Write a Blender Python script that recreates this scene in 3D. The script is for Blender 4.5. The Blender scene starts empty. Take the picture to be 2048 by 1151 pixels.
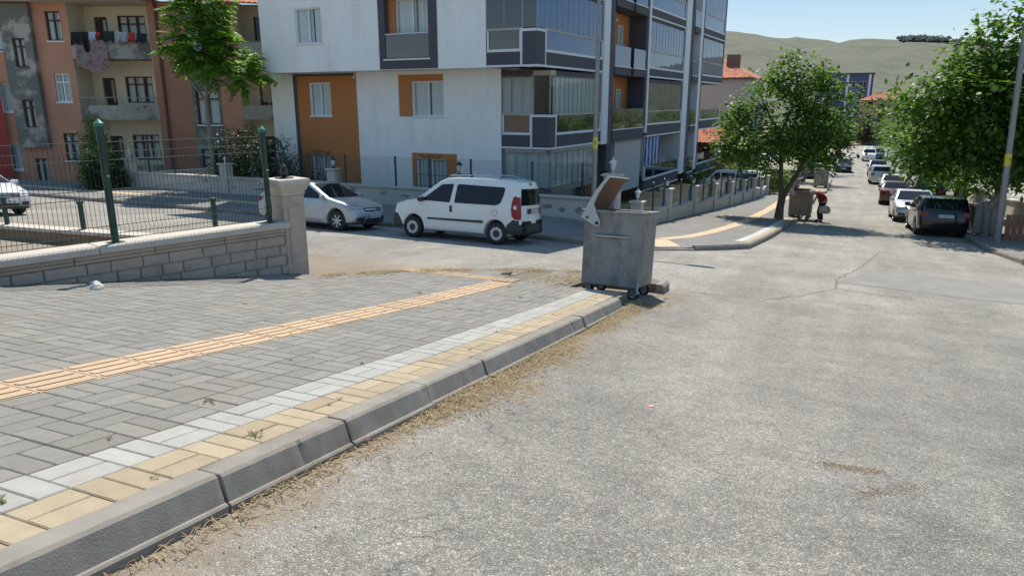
import bpy, bmesh, math, random, bisect
from mathutils import Vector, Matrix, Euler
R = math.radians
random.seed(7)
scn = bpy.context.scene
col = scn.collection

# ------------------------------------------------------------------ camera
# world frame: +Y runs down the street, +X to the right, the eye is at z = 0
YAW, PITCH = R(25.0), math.atan(370.5 / 1420.0)
cd = bpy.data.cameras.new('camera')
cam = bpy.data.objects.new('camera', cd)
col.objects.link(cam)
cd.sensor_width = 36.0
cd.lens = 1420.0 / 2048.0 * 36.0
cd.clip_start, cd.clip_end = 0.05, 6000
cam.rotation_euler = (R(90) - PITCH, 0, YAW)
scn.camera = cam

# ------------------------------------------------------------------ sky and sun
SUN_AZ, SUN_EL = R(-24.0), R(57.0)          # measured from +Y towards +X
world = bpy.data.worlds.new('World')
scn.world = world
world.use_nodes = True
wn = world.node_tree
wn.nodes.clear()
wo = wn.nodes.new('ShaderNodeOutputWorld')
wb = wn.nodes.new('ShaderNodeBackground')
sk = wn.nodes.new('ShaderNodeTexSky')
sk.sky_type = 'NISHITA'
sk.sun_disc = False
sk.sun_elevation = SUN_EL
sk.sun_rotation = SUN_AZ
sk.altitude = 900
sk.air_density, sk.dust_density, sk.ozone_density = 1.0, .4, 2.5
wb.inputs[1].default_value = 0.15
# the phone compresses the bright sky: one even tone curve over the whole dome
skg = wn.nodes.new('ShaderNodeGamma')
skg.inputs[1].default_value = 0.30
wn.links.new(sk.outputs[0], skg.inputs[0])
skh = wn.nodes.new('ShaderNodeHueSaturation')
skh.inputs['Saturation'].default_value = 2.35
wn.links.new(skg.outputs[0], skh.inputs['Color'])
wn.links.new(skh.outputs[0], wb.inputs[0])
wn.links.new(wb.outputs[0], wo.inputs[0])
sd = bpy.data.lights.new('sun', 'SUN')
sd.energy, sd.angle, sd.color = 2.0, R(0.53), (1.0, 0.925, 0.80)
sun = bpy.data.objects.new('sun', sd)
col.objects.link(sun)
sdir = Vector((math.sin(SUN_AZ) * math.cos(SUN_EL), math.cos(SUN_AZ) * math.cos(SUN_EL), math.sin(SUN_EL)))
sun.rotation_euler = (-sdir).to_track_quat('-Z', 'Y').to_euler()
sun.location = sdir * 60
scn.view_settings.view_transform = 'Standard'
scn.view_settings.look = 'None'
scn.view_settings.exposure = 1.68
scn.view_settings.gamma = 1.0
scn.view_settings.use_curve_mapping = False
scn.render.engine = 'CYCLES'
scn.cycles.max_bounces = 6
scn.cycles.use_denoising = True

# ------------------------------------------------------------------ terrain profile
PY = [-40, -20, -6, 0, 6, 9, 12, 15, 18, 24, 30, 42, 55, 68, 90, 112, 160, 400]
PZ = [4.2, 1.4, -0.7, -1.6, -2.5, -2.94, -3.33, -3.64, -3.90, -4.40, -4.85, -5.68, -6.40, -7.0, -7.65, -8.1, -8.5, -8.6]
PM = []
for k in range(len(PY)):
    if k == 0: PM.append((PZ[1] - PZ[0]) / (PY[1] - PY[0]))
    elif k == len(PY) - 1: PM.append(0.0)
    else: PM.append(((PZ[k] - PZ[k-1]) / (PY[k] - PY[k-1]) + (PZ[k+1] - PZ[k]) / (PY[k+1] - PY[k])) / 2)
def g(Y):
    Y = min(max(Y, PY[0]), PY[-1])
    i = min(max(bisect.bisect_right(PY, Y) - 1, 0), len(PY) - 2)
    h = PY[i+1] - PY[i]; t = (Y - PY[i]) / h
    return ((2*t**3-3*t*t+1)*PZ[i] + (t**3-2*t*t+t)*h*PM[i] + (-2*t**3+3*t*t)*PZ[i+1] + (t**3-t*t)*h*PM[i+1])
def slope(Y): return (g(Y + .05) - g(Y - .05)) / .1

# ------------------------------------------------------------------ mesh helpers
class MB:
    def __init__(s): s.v = []; s.f = []; s.mi = []
    def add(s, vs, fs, m=0):
        o = len(s.v); s.v += [tuple(p) for p in vs]; s.f += [tuple(i + o for i in q) for q in fs]; s.mi += [m] * len(fs); return s
    def quad(s, *p): return s.add(p, [tuple(range(len(p)))])
    def box(s, x0, x1, y0, y1, z0, z1):
        x0, x1 = min(x0, x1), max(x0, x1); y0, y1 = min(y0, y1), max(y0, y1); z0, z1 = min(z0, z1), max(z0, z1)
        return s.add([(x0,y0,z0),(x1,y0,z0),(x1,y1,z0),(x0,y1,z0),(x0,y0,z1),(x1,y0,z1),(x1,y1,z1),(x0,y1,z1)],
                     [(0,3,2,1),(4,5,6,7),(0,1,5,4),(1,2,6,5),(2,3,7,6),(3,0,4,7)])
    def obox(s, c, u, v, w):
        c, u, v, w = Vector(c), Vector(u), Vector(v), Vector(w)
        p = [c + a*u + b*v + d*w for d in (-1, 1) for a, b in ((-1,-1),(1,-1),(1,1),(-1,1))]
        return s.add(p, [(0,3,2,1),(4,5,6,7),(0,1,5,4),(1,2,6,5),(2,3,7,6),(3,0,4,7)])
    def prism(s, poly, fn0, fn1):
        n = len(poly)
        return s.add([fn0(p) for p in poly] + [fn1(p) for p in poly],
                     [tuple(range(n))[::-1], tuple(range(n, 2*n))] + [(i, (i+1) % n, n + (i+1) % n, n + i) for i in range(n)])
    def tube(s, path, rad, n=8, cap=True):
        path = [Vector(p) for p in path]
        if not hasattr(rad, '__len__'): rad = [rad] * len(path)
        vs, fs = [], []
        up = Vector((0, 0, 1))
        for i, p in enumerate(path):
            t = (path[min(i+1, len(path)-1)] - path[max(i-1, 0)]).normalized()
            a = t.cross(up if abs(t.z) < .95 else Vector((0, 1, 0))).normalized(); b = t.cross(a)
            for k in range(n):
                th = 2 * math.pi * k / n
                vs.append(p + (a * math.cos(th) + b * math.sin(th)) * rad[i])
        for i in range(len(path) - 1):
            for k in range(n):
                fs.append((i*n+k, i*n+(k+1) % n, (i+1)*n+(k+1) % n, (i+1)*n+k))
        if cap: fs += [tuple(range(n))[::-1], tuple(range((len(path)-1)*n, len(path)*n))]
        return s.add(vs, fs)
    def lathe(s, prof, n=16, c=(0, 0, 0), axis='z', cap=True):
        vs, fs = [], []
        for r, h in prof:
            for k in range(n):
                th = 2 * math.pi * (k + .5) / n
                a, b = r * math.cos(th), r * math.sin(th)
                q = {'z': (a, b, h), 'y': (a, h, b), 'x': (h, a, b)}[axis]
                vs.append((q[0]+c[0], q[1]+c[1], q[2]+c[2]))
        for i in range(len(prof) - 1):
            for k in range(n): fs.append((i*n+k, i*n+(k+1) % n, (i+1)*n+(k+1) % n, (i+1)*n+k))
        if cap: fs += [tuple(range(n))[::-1], tuple(range((len(prof)-1)*n, len(prof)*n))]
        return s.add(vs, fs)
    def mesh(s, name, mats, smooth=0, bevel=0, fixn=True):
        me = bpy.data.meshes.new(name); me.from_pydata(s.v, [], s.f)
        for m in (mats if isinstance(mats, (list, tuple)) else [mats]): me.materials.append(m)
        if any(s.mi): me.polygons.foreach_set('material_index', s.mi)
        if fixn or bevel:
            b = bmesh.new(); b.from_mesh(me)
            if fixn: bmesh.ops.recalc_face_normals(b, faces=b.faces)
            if bevel: bmesh.ops.bevel(b, geom=b.edges[:], offset=bevel, segments=1, affect='EDGES', clamp_overlap=True)
            b.to_mesh(me); b.free()
        if smooth:
            me.polygons.foreach_set('use_smooth', [True] * len(me.polygons))
            me.set_sharp_from_angle(angle=R(smooth))
        me.update(); return me
    def build(s, name, mats, parent=None, smooth=0, bevel=0, fixn=True, dz=0, kind=None):
        if dz: s.v = [(p[0], p[1], p[2] + dz) for p in s.v]
        return link(name, s.mesh(name, mats, smooth, bevel, fixn), parent, kind)
def link(name, me, parent=None, kind=None):
    o = bpy.data.objects.new(name, me); col.objects.link(o)
    if parent is not None: o.parent = parent
    if kind: o['kind'] = kind
    return o
def tag(o, label=None, cat=None, group=None, kind=None):
    for k, v in (('label', label), ('category', cat), ('group', group), ('kind', kind)):
        if v: o[k] = v
    return o
def thing(name, label, cat, loc=(0, 0, 0), rz=0, group=None):
    o = bpy.data.objects.new(name, None); col.objects.link(o); o.empty_display_size = .2
    o.location = loc; o.rotation_euler = (0, 0, rz)
    return tag(o, label, cat, group)
def copy_tree(o, parent=None):
    c = o.copy(); col.objects.link(c)
    if parent is not None: c.parent = parent
    for ch in list(o.children): copy_tree(ch, c)
    return c
def ground_pose(o, x, y, heading, lift=0):
    """stand a thing on the sloping street: local +x looks along heading"""
    f = Vector((math.cos(heading), math.sin(heading), slope(y) * math.sin(heading))).normalized()
    n = Vector((0, -slope(y), 1)).normalized()
    l = n.cross(f).normalized(); n = f.cross(l)
    o.matrix_world = Matrix(((f.x, l.x, n.x, x), (f.y, l.y, n.y, y), (f.z, l.z, n.z, g(y) + lift), (0, 0, 0, 1)))
def roundpoly(poly, r, k=3):
    out = []; n = len(poly)
    for i in range(n):
        p = Vector(poly[i]); a = Vector(poly[i-1]) - p; b = Vector(poly[(i+1) % n]) - p
        ra = min(r, a.length * .45, b.length * .45)
        p0, p1 = p + a.normalized() * ra, p + b.normalized() * ra
        for j in range(k + 1):
            t = j / k; q = p0 * (1-t)**2 + p * 2*t*(1-t) + p1 * t*t; out.append((q.x, q.y))
    return out

# ------------------------------------------------------------------ materials
MATS = {}
def nd(nt, t, **kw):
    n = nt.nodes.new(t)
    for k, v in kw.items(): setattr(n, k, v)
    return n
def mat(name, c, rough=.8, var=.12, scale=3.0, metal=0, bump=0, bscale=40, spec=.5, c2=None, dirt=0, dscale=1.2, dcol=(.12, .1, .08), island=0, objr=0, coat=0, detail=6, stretch=None, trans=0):
    """procedural paint/stone/metal: tone noise, optional second colour in blotches, dirt, per-piece tone"""
    if name in MATS: return MATS[name]
    m = bpy.data.materials.new(name); m.use_nodes = True; nt = m.node_tree
    b = nt.nodes['Principled BSDF']; L = nt.links.new
    b.inputs['Roughness'].default_value = rough; b.inputs['Metallic'].default_value = metal
    b.inputs['Specular IOR Level'].default_value = spec
    if coat: b.inputs['Coat Weight'].default_value = coat; b.inputs['Coat Roughness'].default_value = .04
    tc = nd(nt, 'ShaderNodeTexCoord'); mp = nd(nt, 'ShaderNodeMapping'); L((nd(nt, 'ShaderNodeNewGeometry').outputs['Position'] if objr else tc.outputs['Object']), mp.inputs[0])   # repeated pieces: pattern runs on from piece to piece
    if stretch: mp.inputs['Scale'].default_value = stretch
    no = nd(nt, 'ShaderNodeTexNoise'); no.inputs['Scale'].default_value = scale; no.inputs['Detail'].default_value = detail; no.inputs['Roughness'].default_value = .65
    L(mp.outputs[0], no.inputs['Vector'])
    mr = nd(nt, 'ShaderNodeMapRange'); mr.inputs[1].default_value = .25; mr.inputs[2].default_value = .75
    mr.inputs[3].default_value = 1 - var; mr.inputs[4].default_value = 1 + var
    L(no.outputs[0], mr.inputs[0])
    mx = nd(nt, 'ShaderNodeMix', data_type='RGBA', blend_type='MULTIPLY'); mx.inputs[0].default_value = 1
    mx.inputs[6].default_value = (*c, 1); L(mr.outputs[0], mx.inputs[7]); out = mx.outputs[2]
    if c2:
        n2 = nd(nt, 'ShaderNodeTexNoise'); n2.inputs['Scale'].default_value = dscale; n2.inputs['Detail'].default_value = 8; n2.inputs['Roughness'].default_value = .7
        L(mp.outputs[0], n2.inputs['Vector'])
        r2 = nd(nt, 'ShaderNodeMapRange'); r2.inputs[1].default_value = .5; r2.inputs[2].default_value = .58; L(n2.outputs[0], r2.inputs[0])
        m2 = nd(nt, 'ShaderNodeMix', data_type='RGBA'); L(r2.outputs[0], m2.inputs[0]); L(out, m2.inputs[6]); m2.inputs[7].default_value = (*c2, 1); out = m2.outputs[2]
    if dirt:
        n3 = nd(nt, 'ShaderNodeTexNoise'); n3.inputs['Scale'].default_value = dscale * 1.7; n3.inputs['Detail'].default_value = 9; n3.inputs['Roughness'].default_value = .72
        L(mp.outputs[0], n3.inputs['Vector'])
        r3 = nd(nt, 'ShaderNodeMapRange'); r3.inputs[1].default_value = .48; r3.inputs[2].default_value = .72; r3.inputs[4].default_value = dirt; L(n3.outputs[0], r3.inputs[0])
        m3 = nd(nt, 'ShaderNodeMix', data_type='RGBA'); L(r3.outputs[0], m3.inputs[0]); L(out, m3.inputs[6]); m3.inputs[7].default_value = (*dcol, 1); out = m3.outputs[2]
    for amt, src in ((island, 'isl'), (objr, 'obj')):
        if amt:
            gnode = nd(nt, 'ShaderNodeNewGeometry' if src == 'isl' else 'ShaderNodeObjectInfo')
            r4 = nd(nt, 'ShaderNodeMapRange'); r4.inputs[3].default_value = 1 - amt; r4.inputs[4].default_value = 1 + amt
            L(gnode.outputs['Random Per Island' if src == 'isl' else 'Random'], r4.inputs[0])
            m4 = nd(nt, 'ShaderNodeMix', data_type='RGBA', blend_type='MULTIPLY'); m4.inputs[0].default_value = 1
            L(out, m4.inputs[6]); L(r4.outputs[0], m4.inputs[7]); out = m4.outputs[2]
    L(out, b.inputs['Base Color'])
    if bump:
        n5 = nd(nt, 'ShaderNodeTexNoise'); n5.inputs['Scale'].default_value = bscale; n5.inputs['Detail'].default_value = 5; L(mp.outputs[0], n5.inputs['Vector'])
        bp = nd(nt, 'ShaderNodeBump'); bp.inputs['Strength'].default_value = bump; bp.inputs['Distance'].default_value = .02
        L(n5.outputs[0], bp.inputs['Height']); L(bp.outputs[0], b.inputs['Normal'])
    if trans: b.inputs['Transmission Weight'].default_value = trans
    MATS[name] = m; return m
def leafmat(name, ca, cb, gloss=.35, tr=.35):
    if name in MATS: return MATS[name]
    m = bpy.data.materials.new(name); m.use_nodes = True; nt = m.node_tree; L = nt.links.new
    b = nt.nodes['Principled BSDF']; o = nt.nodes['Material Output']
    ge = nd(nt, 'ShaderNodeNewGeometry'); cr = nd(nt, 'ShaderNodeValToRGB')
    cr.color_ramp.elements[0].color = (*ca, 1); cr.color_ramp.elements[1].color = (*cb, 1)
    L(ge.outputs['Random Per Island'], cr.inputs[0]); L(cr.outputs[0], b.inputs['Base Color'])
    b.inputs['Roughness'].default_value = gloss; b.inputs['Specular IOR Level'].default_value = .3
    t = nd(nt, 'ShaderNodeBsdfTranslucent'); h = nd(nt, 'ShaderNodeMix', data_type='RGBA', blend_type='MULTIPLY'); h.inputs[0].default_value = 1
    L(cr.outputs[0], h.inputs[6]); h.inputs[7].default_value = (1.6, 1.7, .7, 1); L(h.outputs[2], t.inputs[0])
    x = nd(nt, 'ShaderNodeMixShader'); x.inputs[0].default_value = tr; L(b.outputs[0], x.inputs[1]); L(t.outputs[0], x.inputs[2]); L(x.outputs[0], o.inputs[0])
    MATS[name] = m; return m
def glassmat(name, tint=(.03, .04, .05), rough=.03, alpha=None, stint=None):
    """window glass: tinted see-through layer under a mirror-like Fresnel reflection"""
    if name in MATS: return MATS[name]
    m = bpy.data.materials.new(name); m.use_nodes = True; nt = m.node_tree; L = nt.links.new
    o = nt.nodes['Material Output']; b = nt.nodes['Principled BSDF']
    b.inputs['Base Color'].default_value = (*tint, 1); b.inputs['Roughness'].default_value = rough; b.inputs['Specular IOR Level'].default_value = 1.0
    b.inputs['IOR'].default_value = 1.6
    if stint: b.inputs['Specular Tint'].default_value = (*stint, 1)
    tc = nd(nt, 'ShaderNodeTexCoord'); n = nd(nt, 'ShaderNodeTexNoise'); n.inputs['Scale'].default_value = 1.3; L(tc.outputs['Object'], n.inputs['Vector'])
    bp = nd(nt, 'ShaderNodeBump'); bp.inputs['Strength'].default_value = .05; bp.inputs['Distance'].default_value = .05; L(n.outputs[0], bp.inputs['Height']); L(bp.outputs[0], b.inputs['Normal'])
    if alpha is not None:
        t = nd(nt, 'ShaderNodeBsdfTransparent'); t.inputs[0].default_value = (.95, .98, .98, 1)
        fr = nd(nt, 'ShaderNodeFresnel'); fr.inputs[0].default_value = 1.6
        ma = nd(nt, 'ShaderNodeMath', operation='MULTIPLY_ADD'); ma.inputs[1].default_value = 1.0; ma.inputs[2].default_value = alpha; ma.use_clamp = True
        L(fr.outputs[0], ma.inputs[0])
        ge = nd(nt, 'ShaderNodeNewGeometry'); inv = nd(nt, 'ShaderNodeMath', operation='SUBTRACT'); inv.inputs[0].default_value = 1; L(ge.outputs['Backfacing'], inv.inputs[1])   # reflect at the outer face only
        mf = nd(nt, 'ShaderNodeMath', operation='MULTIPLY'); L(ma.outputs[0], mf.inputs[0]); L(inv.outputs[0], mf.inputs[1])
        x = nd(nt, 'ShaderNodeMixShader'); L(mf.outputs[0], x.inputs[0]); L(t.outputs[0], x.inputs[1]); L(b.outputs[0], x.inputs[2]); L(x.outputs[0], o.inputs[0])
    MATS[name] = m; return m
# ================================================================== SETTING
def asphalt():
    m = bpy.data.materials.new('worn_asphalt'); m.use_nodes = True; nt = m.node_tree; L = nt.links.new
    b = nt.nodes['Principled BSDF']; b.inputs['Roughness'].default_value = .92; b.inputs['Specular IOR Level'].default_value = .25
    tc = nd(nt, 'ShaderNodeTexCoord'); P = tc.outputs['Object']
    def noise(sc, det=4, ro=.6, vec=P):
        n = nd(nt, 'ShaderNodeTexNoise'); n.inputs['Scale'].default_value = sc; n.inputs['Detail'].default_value = det; n.inputs['Roughness'].default_value = ro; L(vec, n.inputs['Vector']); return n.outputs[0]
    def rng(x, a, b2, c, d):
        r = nd(nt, 'ShaderNodeMapRange'); L(x, r.inputs[0])
        for i, v in zip((1, 2, 3, 4), (a, b2, c, d)): r.inputs[i].default_value = v
        return r.outputs[0]
    def mul(x, y, op='MULTIPLY'):
        n = nd(nt, 'ShaderNodeMath', operation=op)
        for i, q in enumerate((x, y)):
            if isinstance(q, (int, float)): n.inputs[i].default_value = q
            else: L(q, n.inputs[i])
        return n.outputs[0]
    def mixc(f, a, c):
        n = nd(nt, 'ShaderNodeMix', data_type='RGBA'); L(f, n.inputs[0])
        for i, q in ((6, a), (7, c)):
            if isinstance(q, tuple): n.inputs[i].default_value = (*q, 1)
            else: L(q, n.inputs[i])
        return n.outputs[2]
    # warped stones
    dist = nd(nt, 'ShaderNodeTexNoise'); dist.inputs['Scale'].default_value = 30; L(P, dist.inputs['Vector'])
    vm = nd(nt, 'ShaderNodeVectorMath', operation='SCALE'); L(dist.outputs['Color'], vm.inputs[0]); vm.inputs['Scale'].default_value = .03
    va = nd(nt, 'ShaderNodeVectorMath', operation='ADD'); L(P, va.inputs[0]); L(vm.outputs[0], va.inputs[1])
    vo = nd(nt, 'ShaderNodeTexVoronoi'); vo.inputs['Scale'].default_value = 62; L(va.outputs[0], vo.inputs['Vector'])
    vd = nd(nt, 'ShaderNodeTexVoronoi', feature='DISTANCE_TO_EDGE'); vd.inputs['Scale'].default_value = 62; L(va.outputs[0], vd.inputs['Vector'])
    sep = nd(nt, 'ShaderNodeSeparateColor'); L(vo.outputs['Color'], sep.inputs[0])
    stone = rng(sep.outputs[0], 0, 1, .205, .335)
    bright = rng(sep.outputs[1], .90, .97, 1, 1.28)
    stone = mul(stone, bright)
    gap = rng(vd.outputs[0], .0, .13, .38, 1.04)
    big = noise(.45, 5, .65); mid = noise(2.6, 5, .7); fine = noise(140, 3, .7)
    tone = mul(mul(rng(big, .3, .7, .78, 1.14), rng(mid, .3, .7, .86, 1.12)), rng(fine, .3, .7, .8, 1.2))
    val = mul(mul(stone, gap), tone)
    sy0 = nd(nt, 'ShaderNodeSeparateXYZ'); L(P, sy0.inputs[0])
    old = rng(mul(mul(sy0.outputs[1], mul(sy0.outputs[0], -.35), 'ADD'), rng(noise(.9, 5, .7), .3, .7, -.5, .5), 'ADD'), 13.2, 14.2, 1.08, 1.22)   # paler, smoother surfacing from the junction on
    val = mul(val, old)
    # tyre-polished tracks and long weathered streaks
    mpt = nd(nt, 'ShaderNodeMapping'); mpt.inputs['Scale'].default_value = (1.25, .10, 1); L(P, mpt.inputs[0])
    val = mul(val, rng(noise(1, 5, .6, mpt.outputs[0]), .32, .68, .86, 1.12))
    val = mul(mul(val, rng(noise(.16, 4, .6), .35, .65, .90, 1.08)), rng(noise(11, 5, .7), .3, .7, .87, 1.12))
    cb = nd(nt, 'ShaderNodeCombineColor')
    L(mul(val, 1.10), cb.inputs[0]); L(mul(val, 1.04), cb.inputs[1]); L(mul(val, .935), cb.inputs[2])
    c = cb.outputs[0]
    # cracks
    d2 = nd(nt, 'ShaderNodeTexNoise'); d2.inputs['Scale'].default_value = 3.2; d2.inputs['Detail'].default_value = 6; L(P, d2.inputs['Vector'])
    s2 = nd(nt, 'ShaderNodeVectorMath', operation='SCALE'); L(d2.outputs['Color'], s2.inputs[0]); s2.inputs['Scale'].default_value = .5
    a2 = nd(nt, 'ShaderNodeVectorMath', operation='ADD'); L(P, a2.inputs[0]); L(s2.outputs[0], a2.inputs[1])
    vc = nd(nt, 'ShaderNodeTexVoronoi', feature='DISTANCE_TO_EDGE'); vc.inputs['Scale'].default_value = 1.15; L(a2.outputs[0], vc.inputs['Vector'])
    ck = rng(vc.outputs[0], .004, .014, 1, 0)
    ck = mul(ck, rng(noise(.8, 3), .54, .66, 0, .5))
    c = mixc(ck, c, (.045, .042, .04))
    # brown stains and washed-in soil along the kerb
    sx = nd(nt, 'ShaderNodeSeparateXYZ'); L(P, sx.inputs[0])
    t = mul(mul(sx.outputs[0], mul(sx.outputs[1], .042), 'ADD'), 2.45, 'ADD')
    t = mul(t, mul(rng(noise(1.1, 6, .7), .3, .7, -.55, .55), rng(noise(9, 4), .3, .7, -.2, .2), 'ADD'), 'ADD')
    so = mul(rng(t, .03, .42, .62, 0), rng(sx.outputs[1], 12.0, 14.0, 1, 0))
    c = mixc(so, c, (.25, .195, .135))
    st = mul(rng(noise(.75, 7, .75), .66, .74, 0, .5), rng(noise(6, 4, .7), .4, .6, 0, 1))
    c = mixc(st, c, (.13, .10, .07))
    L(c, b.inputs['Base Color'])
    bp = nd(nt, 'ShaderNodeBump'); bp.inputs['Strength'].default_value = .75; bp.inputs['Distance'].default_value = .006
    hh = mul(rng(vd.outputs[0], 0, .3, 0, 1), mul(fine, .5), 'ADD'); L(hh, bp.inputs['Height']); L(bp.outputs[0], b.inputs['Normal'])
    return m
ASPH = asphalt()
def paving_tex(name, c1, c2, mortar, bw=.25, bh=.125):
    m = bpy.data.materials.new(name); m.use_nodes = True; nt = m.node_tree; L = nt.links.new
    b = nt.nodes['Principled BSDF']; b.inputs['Roughness'].default_value = .9
    tc = nd(nt, 'ShaderNodeTexCoord'); br = nd(nt, 'ShaderNodeTexBrick')
    br.inputs['Scale'].default_value = 1; br.inputs['Brick Width'].default_value = bw; br.inputs['Row Height'].default_value = bh; br.inputs['Mortar Size'].default_value = .008
    br.inputs['Color1'].default_value = (*c1, 1); br.inputs['Color2'].default_value = (*c2, 1); br.inputs['Mortar'].default_value = (*mortar, 1)
    L(tc.outputs['Object'], br.inputs[0])
    n = nd(nt, 'ShaderNodeTexNoise'); n.inputs['Scale'].default_value = .8; n.inputs['Detail'].default_value = 8; n.inputs['Roughness'].default_value = .7; L(tc.outputs['Object'], n.inputs['Vector'])
    r = nd(nt, 'ShaderNodeMapRange'); r.inputs[1].default_value = .3; r.inputs[2].default_value = .7; r.inputs[3].default_value = .8; r.inputs[4].default_value = 1.15; L(n.outputs[0], r.inputs[0])
    x = nd(nt, 'ShaderNodeMix', data_type='RGBA', blend_type='MULTIPLY'); x.inputs[0].default_value = 1; L(br.outputs[0], x.inputs[6]); L(r.outputs[0], x.inputs[7]); L(x.outputs[2], b.inputs['Base Color'])
    return m
GREYP = paving_tex('grey_paving', (.205, .2, .19), (.18, .175, .168), (.11, .1, .092))
SOIL = mat('dry_soil', (.26, .21, .15), .95, .25, 1.5, bump=.6, bscale=12, c2=(.22, .21, .10), dscale=.6)
CONC = mat('kerb_concrete', (.225, .205, .178), .88, .18, 5, bump=.16, bscale=110, dirt=.7, dscale=1.6, dcol=(.135, .105, .08), objr=.06, detail=9)
PAVG = mat('grey_paver', (.198, .189, .172), .9, .14, 14, bump=.3, bscale=160, objr=.11, dirt=.42, dscale=.55, dcol=(.235, .195, .145))
PAVS = mat('grey_paver_field', (.198, .189, .172), .9, .14, 14, bump=.3, bscale=160, island=.11, dirt=.42, dscale=.55, dcol=(.235, .195, .145))
PAVW = mat('white_paver', (.335, .33, .305), .88, .10, 14, bump=.3, bscale=160, objr=.08, dirt=.45, dscale=1.3, dcol=(.24, .21, .165))
PAVY = mat('yellow_paver', (.34, .275, .185), .88, .10, 14, bump=.3, bscale=160, objr=.12, dirt=.4, dscale=1.3, dcol=(.24, .185, .12))
TACT = mat('tactile_tile', (.45, .325, .21), .85, .09, 9, bump=.2, bscale=120, objr=.07, dirt=.25, dscale=3, dcol=(.3, .2, .12))
SAND = mat('joint_sand', (.15, .132, .105), .95, .25, 20)

def sheet(name, poly, h, m, parent=None, skirt=0, step=1.5, hf=None, kind=None):
    """a sheet that follows the slope of the street"""
    b = bmesh.new()
    vs = [b.verts.new((x, y, 0)) for x, y in poly]; b.faces.new(vs)
    y0, y1 = min(p[1] for p in poly), max(p[1] for p in poly)
    y = math.ceil(y0 / step) * step + .013
    while y < y1:
        bmesh.ops.bisect_plane(b, geom=b.verts[:] + b.edges[:] + b.faces[:], plane_co=(0, y, 0), plane_no=(0, 1, 0)); y += step
    if hf:
        for k in range(-60, 10):
            bmesh.ops.bisect_plane(b, geom=b.verts[:] + b.edges[:] + b.faces[:], plane_co=(k * .8 + .017, 0, 0), plane_no=(1, 0, 0))
    bmesh.ops.triangulate(b, faces=b.faces[:])
    bmesh.ops.recalc_face_normals(b, faces=b.faces)
    for v in b.verts: v.co.z = g(v.co.y) + (hf(v.co.x, v.co.y) if hf else h)
    for f in b.faces:
        if f.normal.z < 0: f.normal_flip()
    if skirt:
        ed = [e for e in b.edges if e.is_boundary]
        r = bmesh.ops.extrude_edge_only(b, edges=ed)
        for v in r['geom']:
            if isinstance(v, bmesh.types.BMVert): v.co.z -= skirt
    me = bpy.data.meshes.new(name); b.to_mesh(me); b.free(); me.materials.append(m)
    return link(name, me, parent, kind)

# broad ground out to the hills
mb = MB(); xs = [-1500, -500, -200, -90, -50, -25, -10, 0, 10, 25, 50, 90, 200, 500, 1500]; ys = [-60, -40, -20, -10, 0, 6, 12, 18, 24, 30, 36, 42, 55, 68, 90, 112, 160, 230, 400, 700, 1500]
mb.add([(x, y, g(y) - .12) for y in ys for x in xs], [(j*15+i, j*15+i+1, (j+1)*15+i+1, (j+1)*15+i) for j in range(len(ys)-1) for i in range(14)])
tag(mb.build('ground', SOIL, fixn=False), kind='structure')
# asphalt: main street with both side streets
mb = MB(); ys = [-12 + .75*i for i in range(60)] + [33 + 2*i for i in range(65)]; xs = [-60, -40, -30, -20, -14, -9, -6, -4, -2, 0, 2, 4, 6, 9, 14, 24]
nx = len(xs); mb.add([(x, y, g(y)) for y in ys for x in xs], [(j*nx+i, j*nx+i+1, (j+1)*nx+i+1, (j+1)*nx+i) for j in range(len(ys)-1) for i in range(nx-1)])
road = tag(mb.build('road', ASPH, fixn=False, smooth=60), kind='structure')
PATCH = mat('asphalt_patch', (.215, .208, .195), .93, .2, 2.5, bump=.4, bscale=90, detail=9)
sheet('asphalt_patch', [(.05, 16.6), (2.2, 16.0), (9, 15.2), (14, 14.6), (14, 16.6), (9, 17.6), (3.6, 18.8), (.9, 19.2)], .005, PATCH, road)
CRK = mat('crack_tar', (.05, .047, .044), .95, .3, 20)
def crack(pts, w, seed):
    rr = random.Random(seed); a = []; b2 = []
    P = []
    for i in range(len(pts) - 1):
        n = max(2, int(math.dist(pts[i], pts[i+1]) / .12))
        for k in range(n):
            t = k / n; P.append((pts[i][0]*(1-t) + pts[i+1][0]*t + rr.gauss(0, .025), pts[i][1]*(1-t) + pts[i+1][1]*t + rr.gauss(0, .03)))
    mb = MB()
    for i in range(len(P) - 1):
        w0 = w * rr.uniform(.4, 1.2)
        dx, dy = P[i+1][0]-P[i][0], P[i+1][1]-P[i][1]; l = math.hypot(dx, dy) or 1; nx_, ny_ = -dy/l*w0, dx/l*w0
        mb.quad(*[(p[0]+s*nx_, p[1]+s*ny_, g(p[1]+s*ny_)+.004) for p, s in ((P[i], -1), (P[i+1], -1), (P[i+1], 1), (P[i], 1))])
    mb.build('crack', CRK, road, fixn=False)
crack([(-1.15, 13.0), (-.55, 14.1), (.05, 15.6), (.1, 17.2), (.55, 19.3), (1.2, 24)], .008, 1)
crack([(-2.6, 13.2), (-1.9, 13.1), (-1.15, 13.0)], .010, 2)
crack([(.05, 15.6), (1.0, 15.2), (1.7, 15.25)], .010, 3)
crack([(4.0, 16.6), (5.2, 16.3), (7, 16.1)], .02, 4)
crack([(-2.6, 19.6), (-1.5, 20.2), (-.9, 21.5)], .010, 5)

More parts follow.
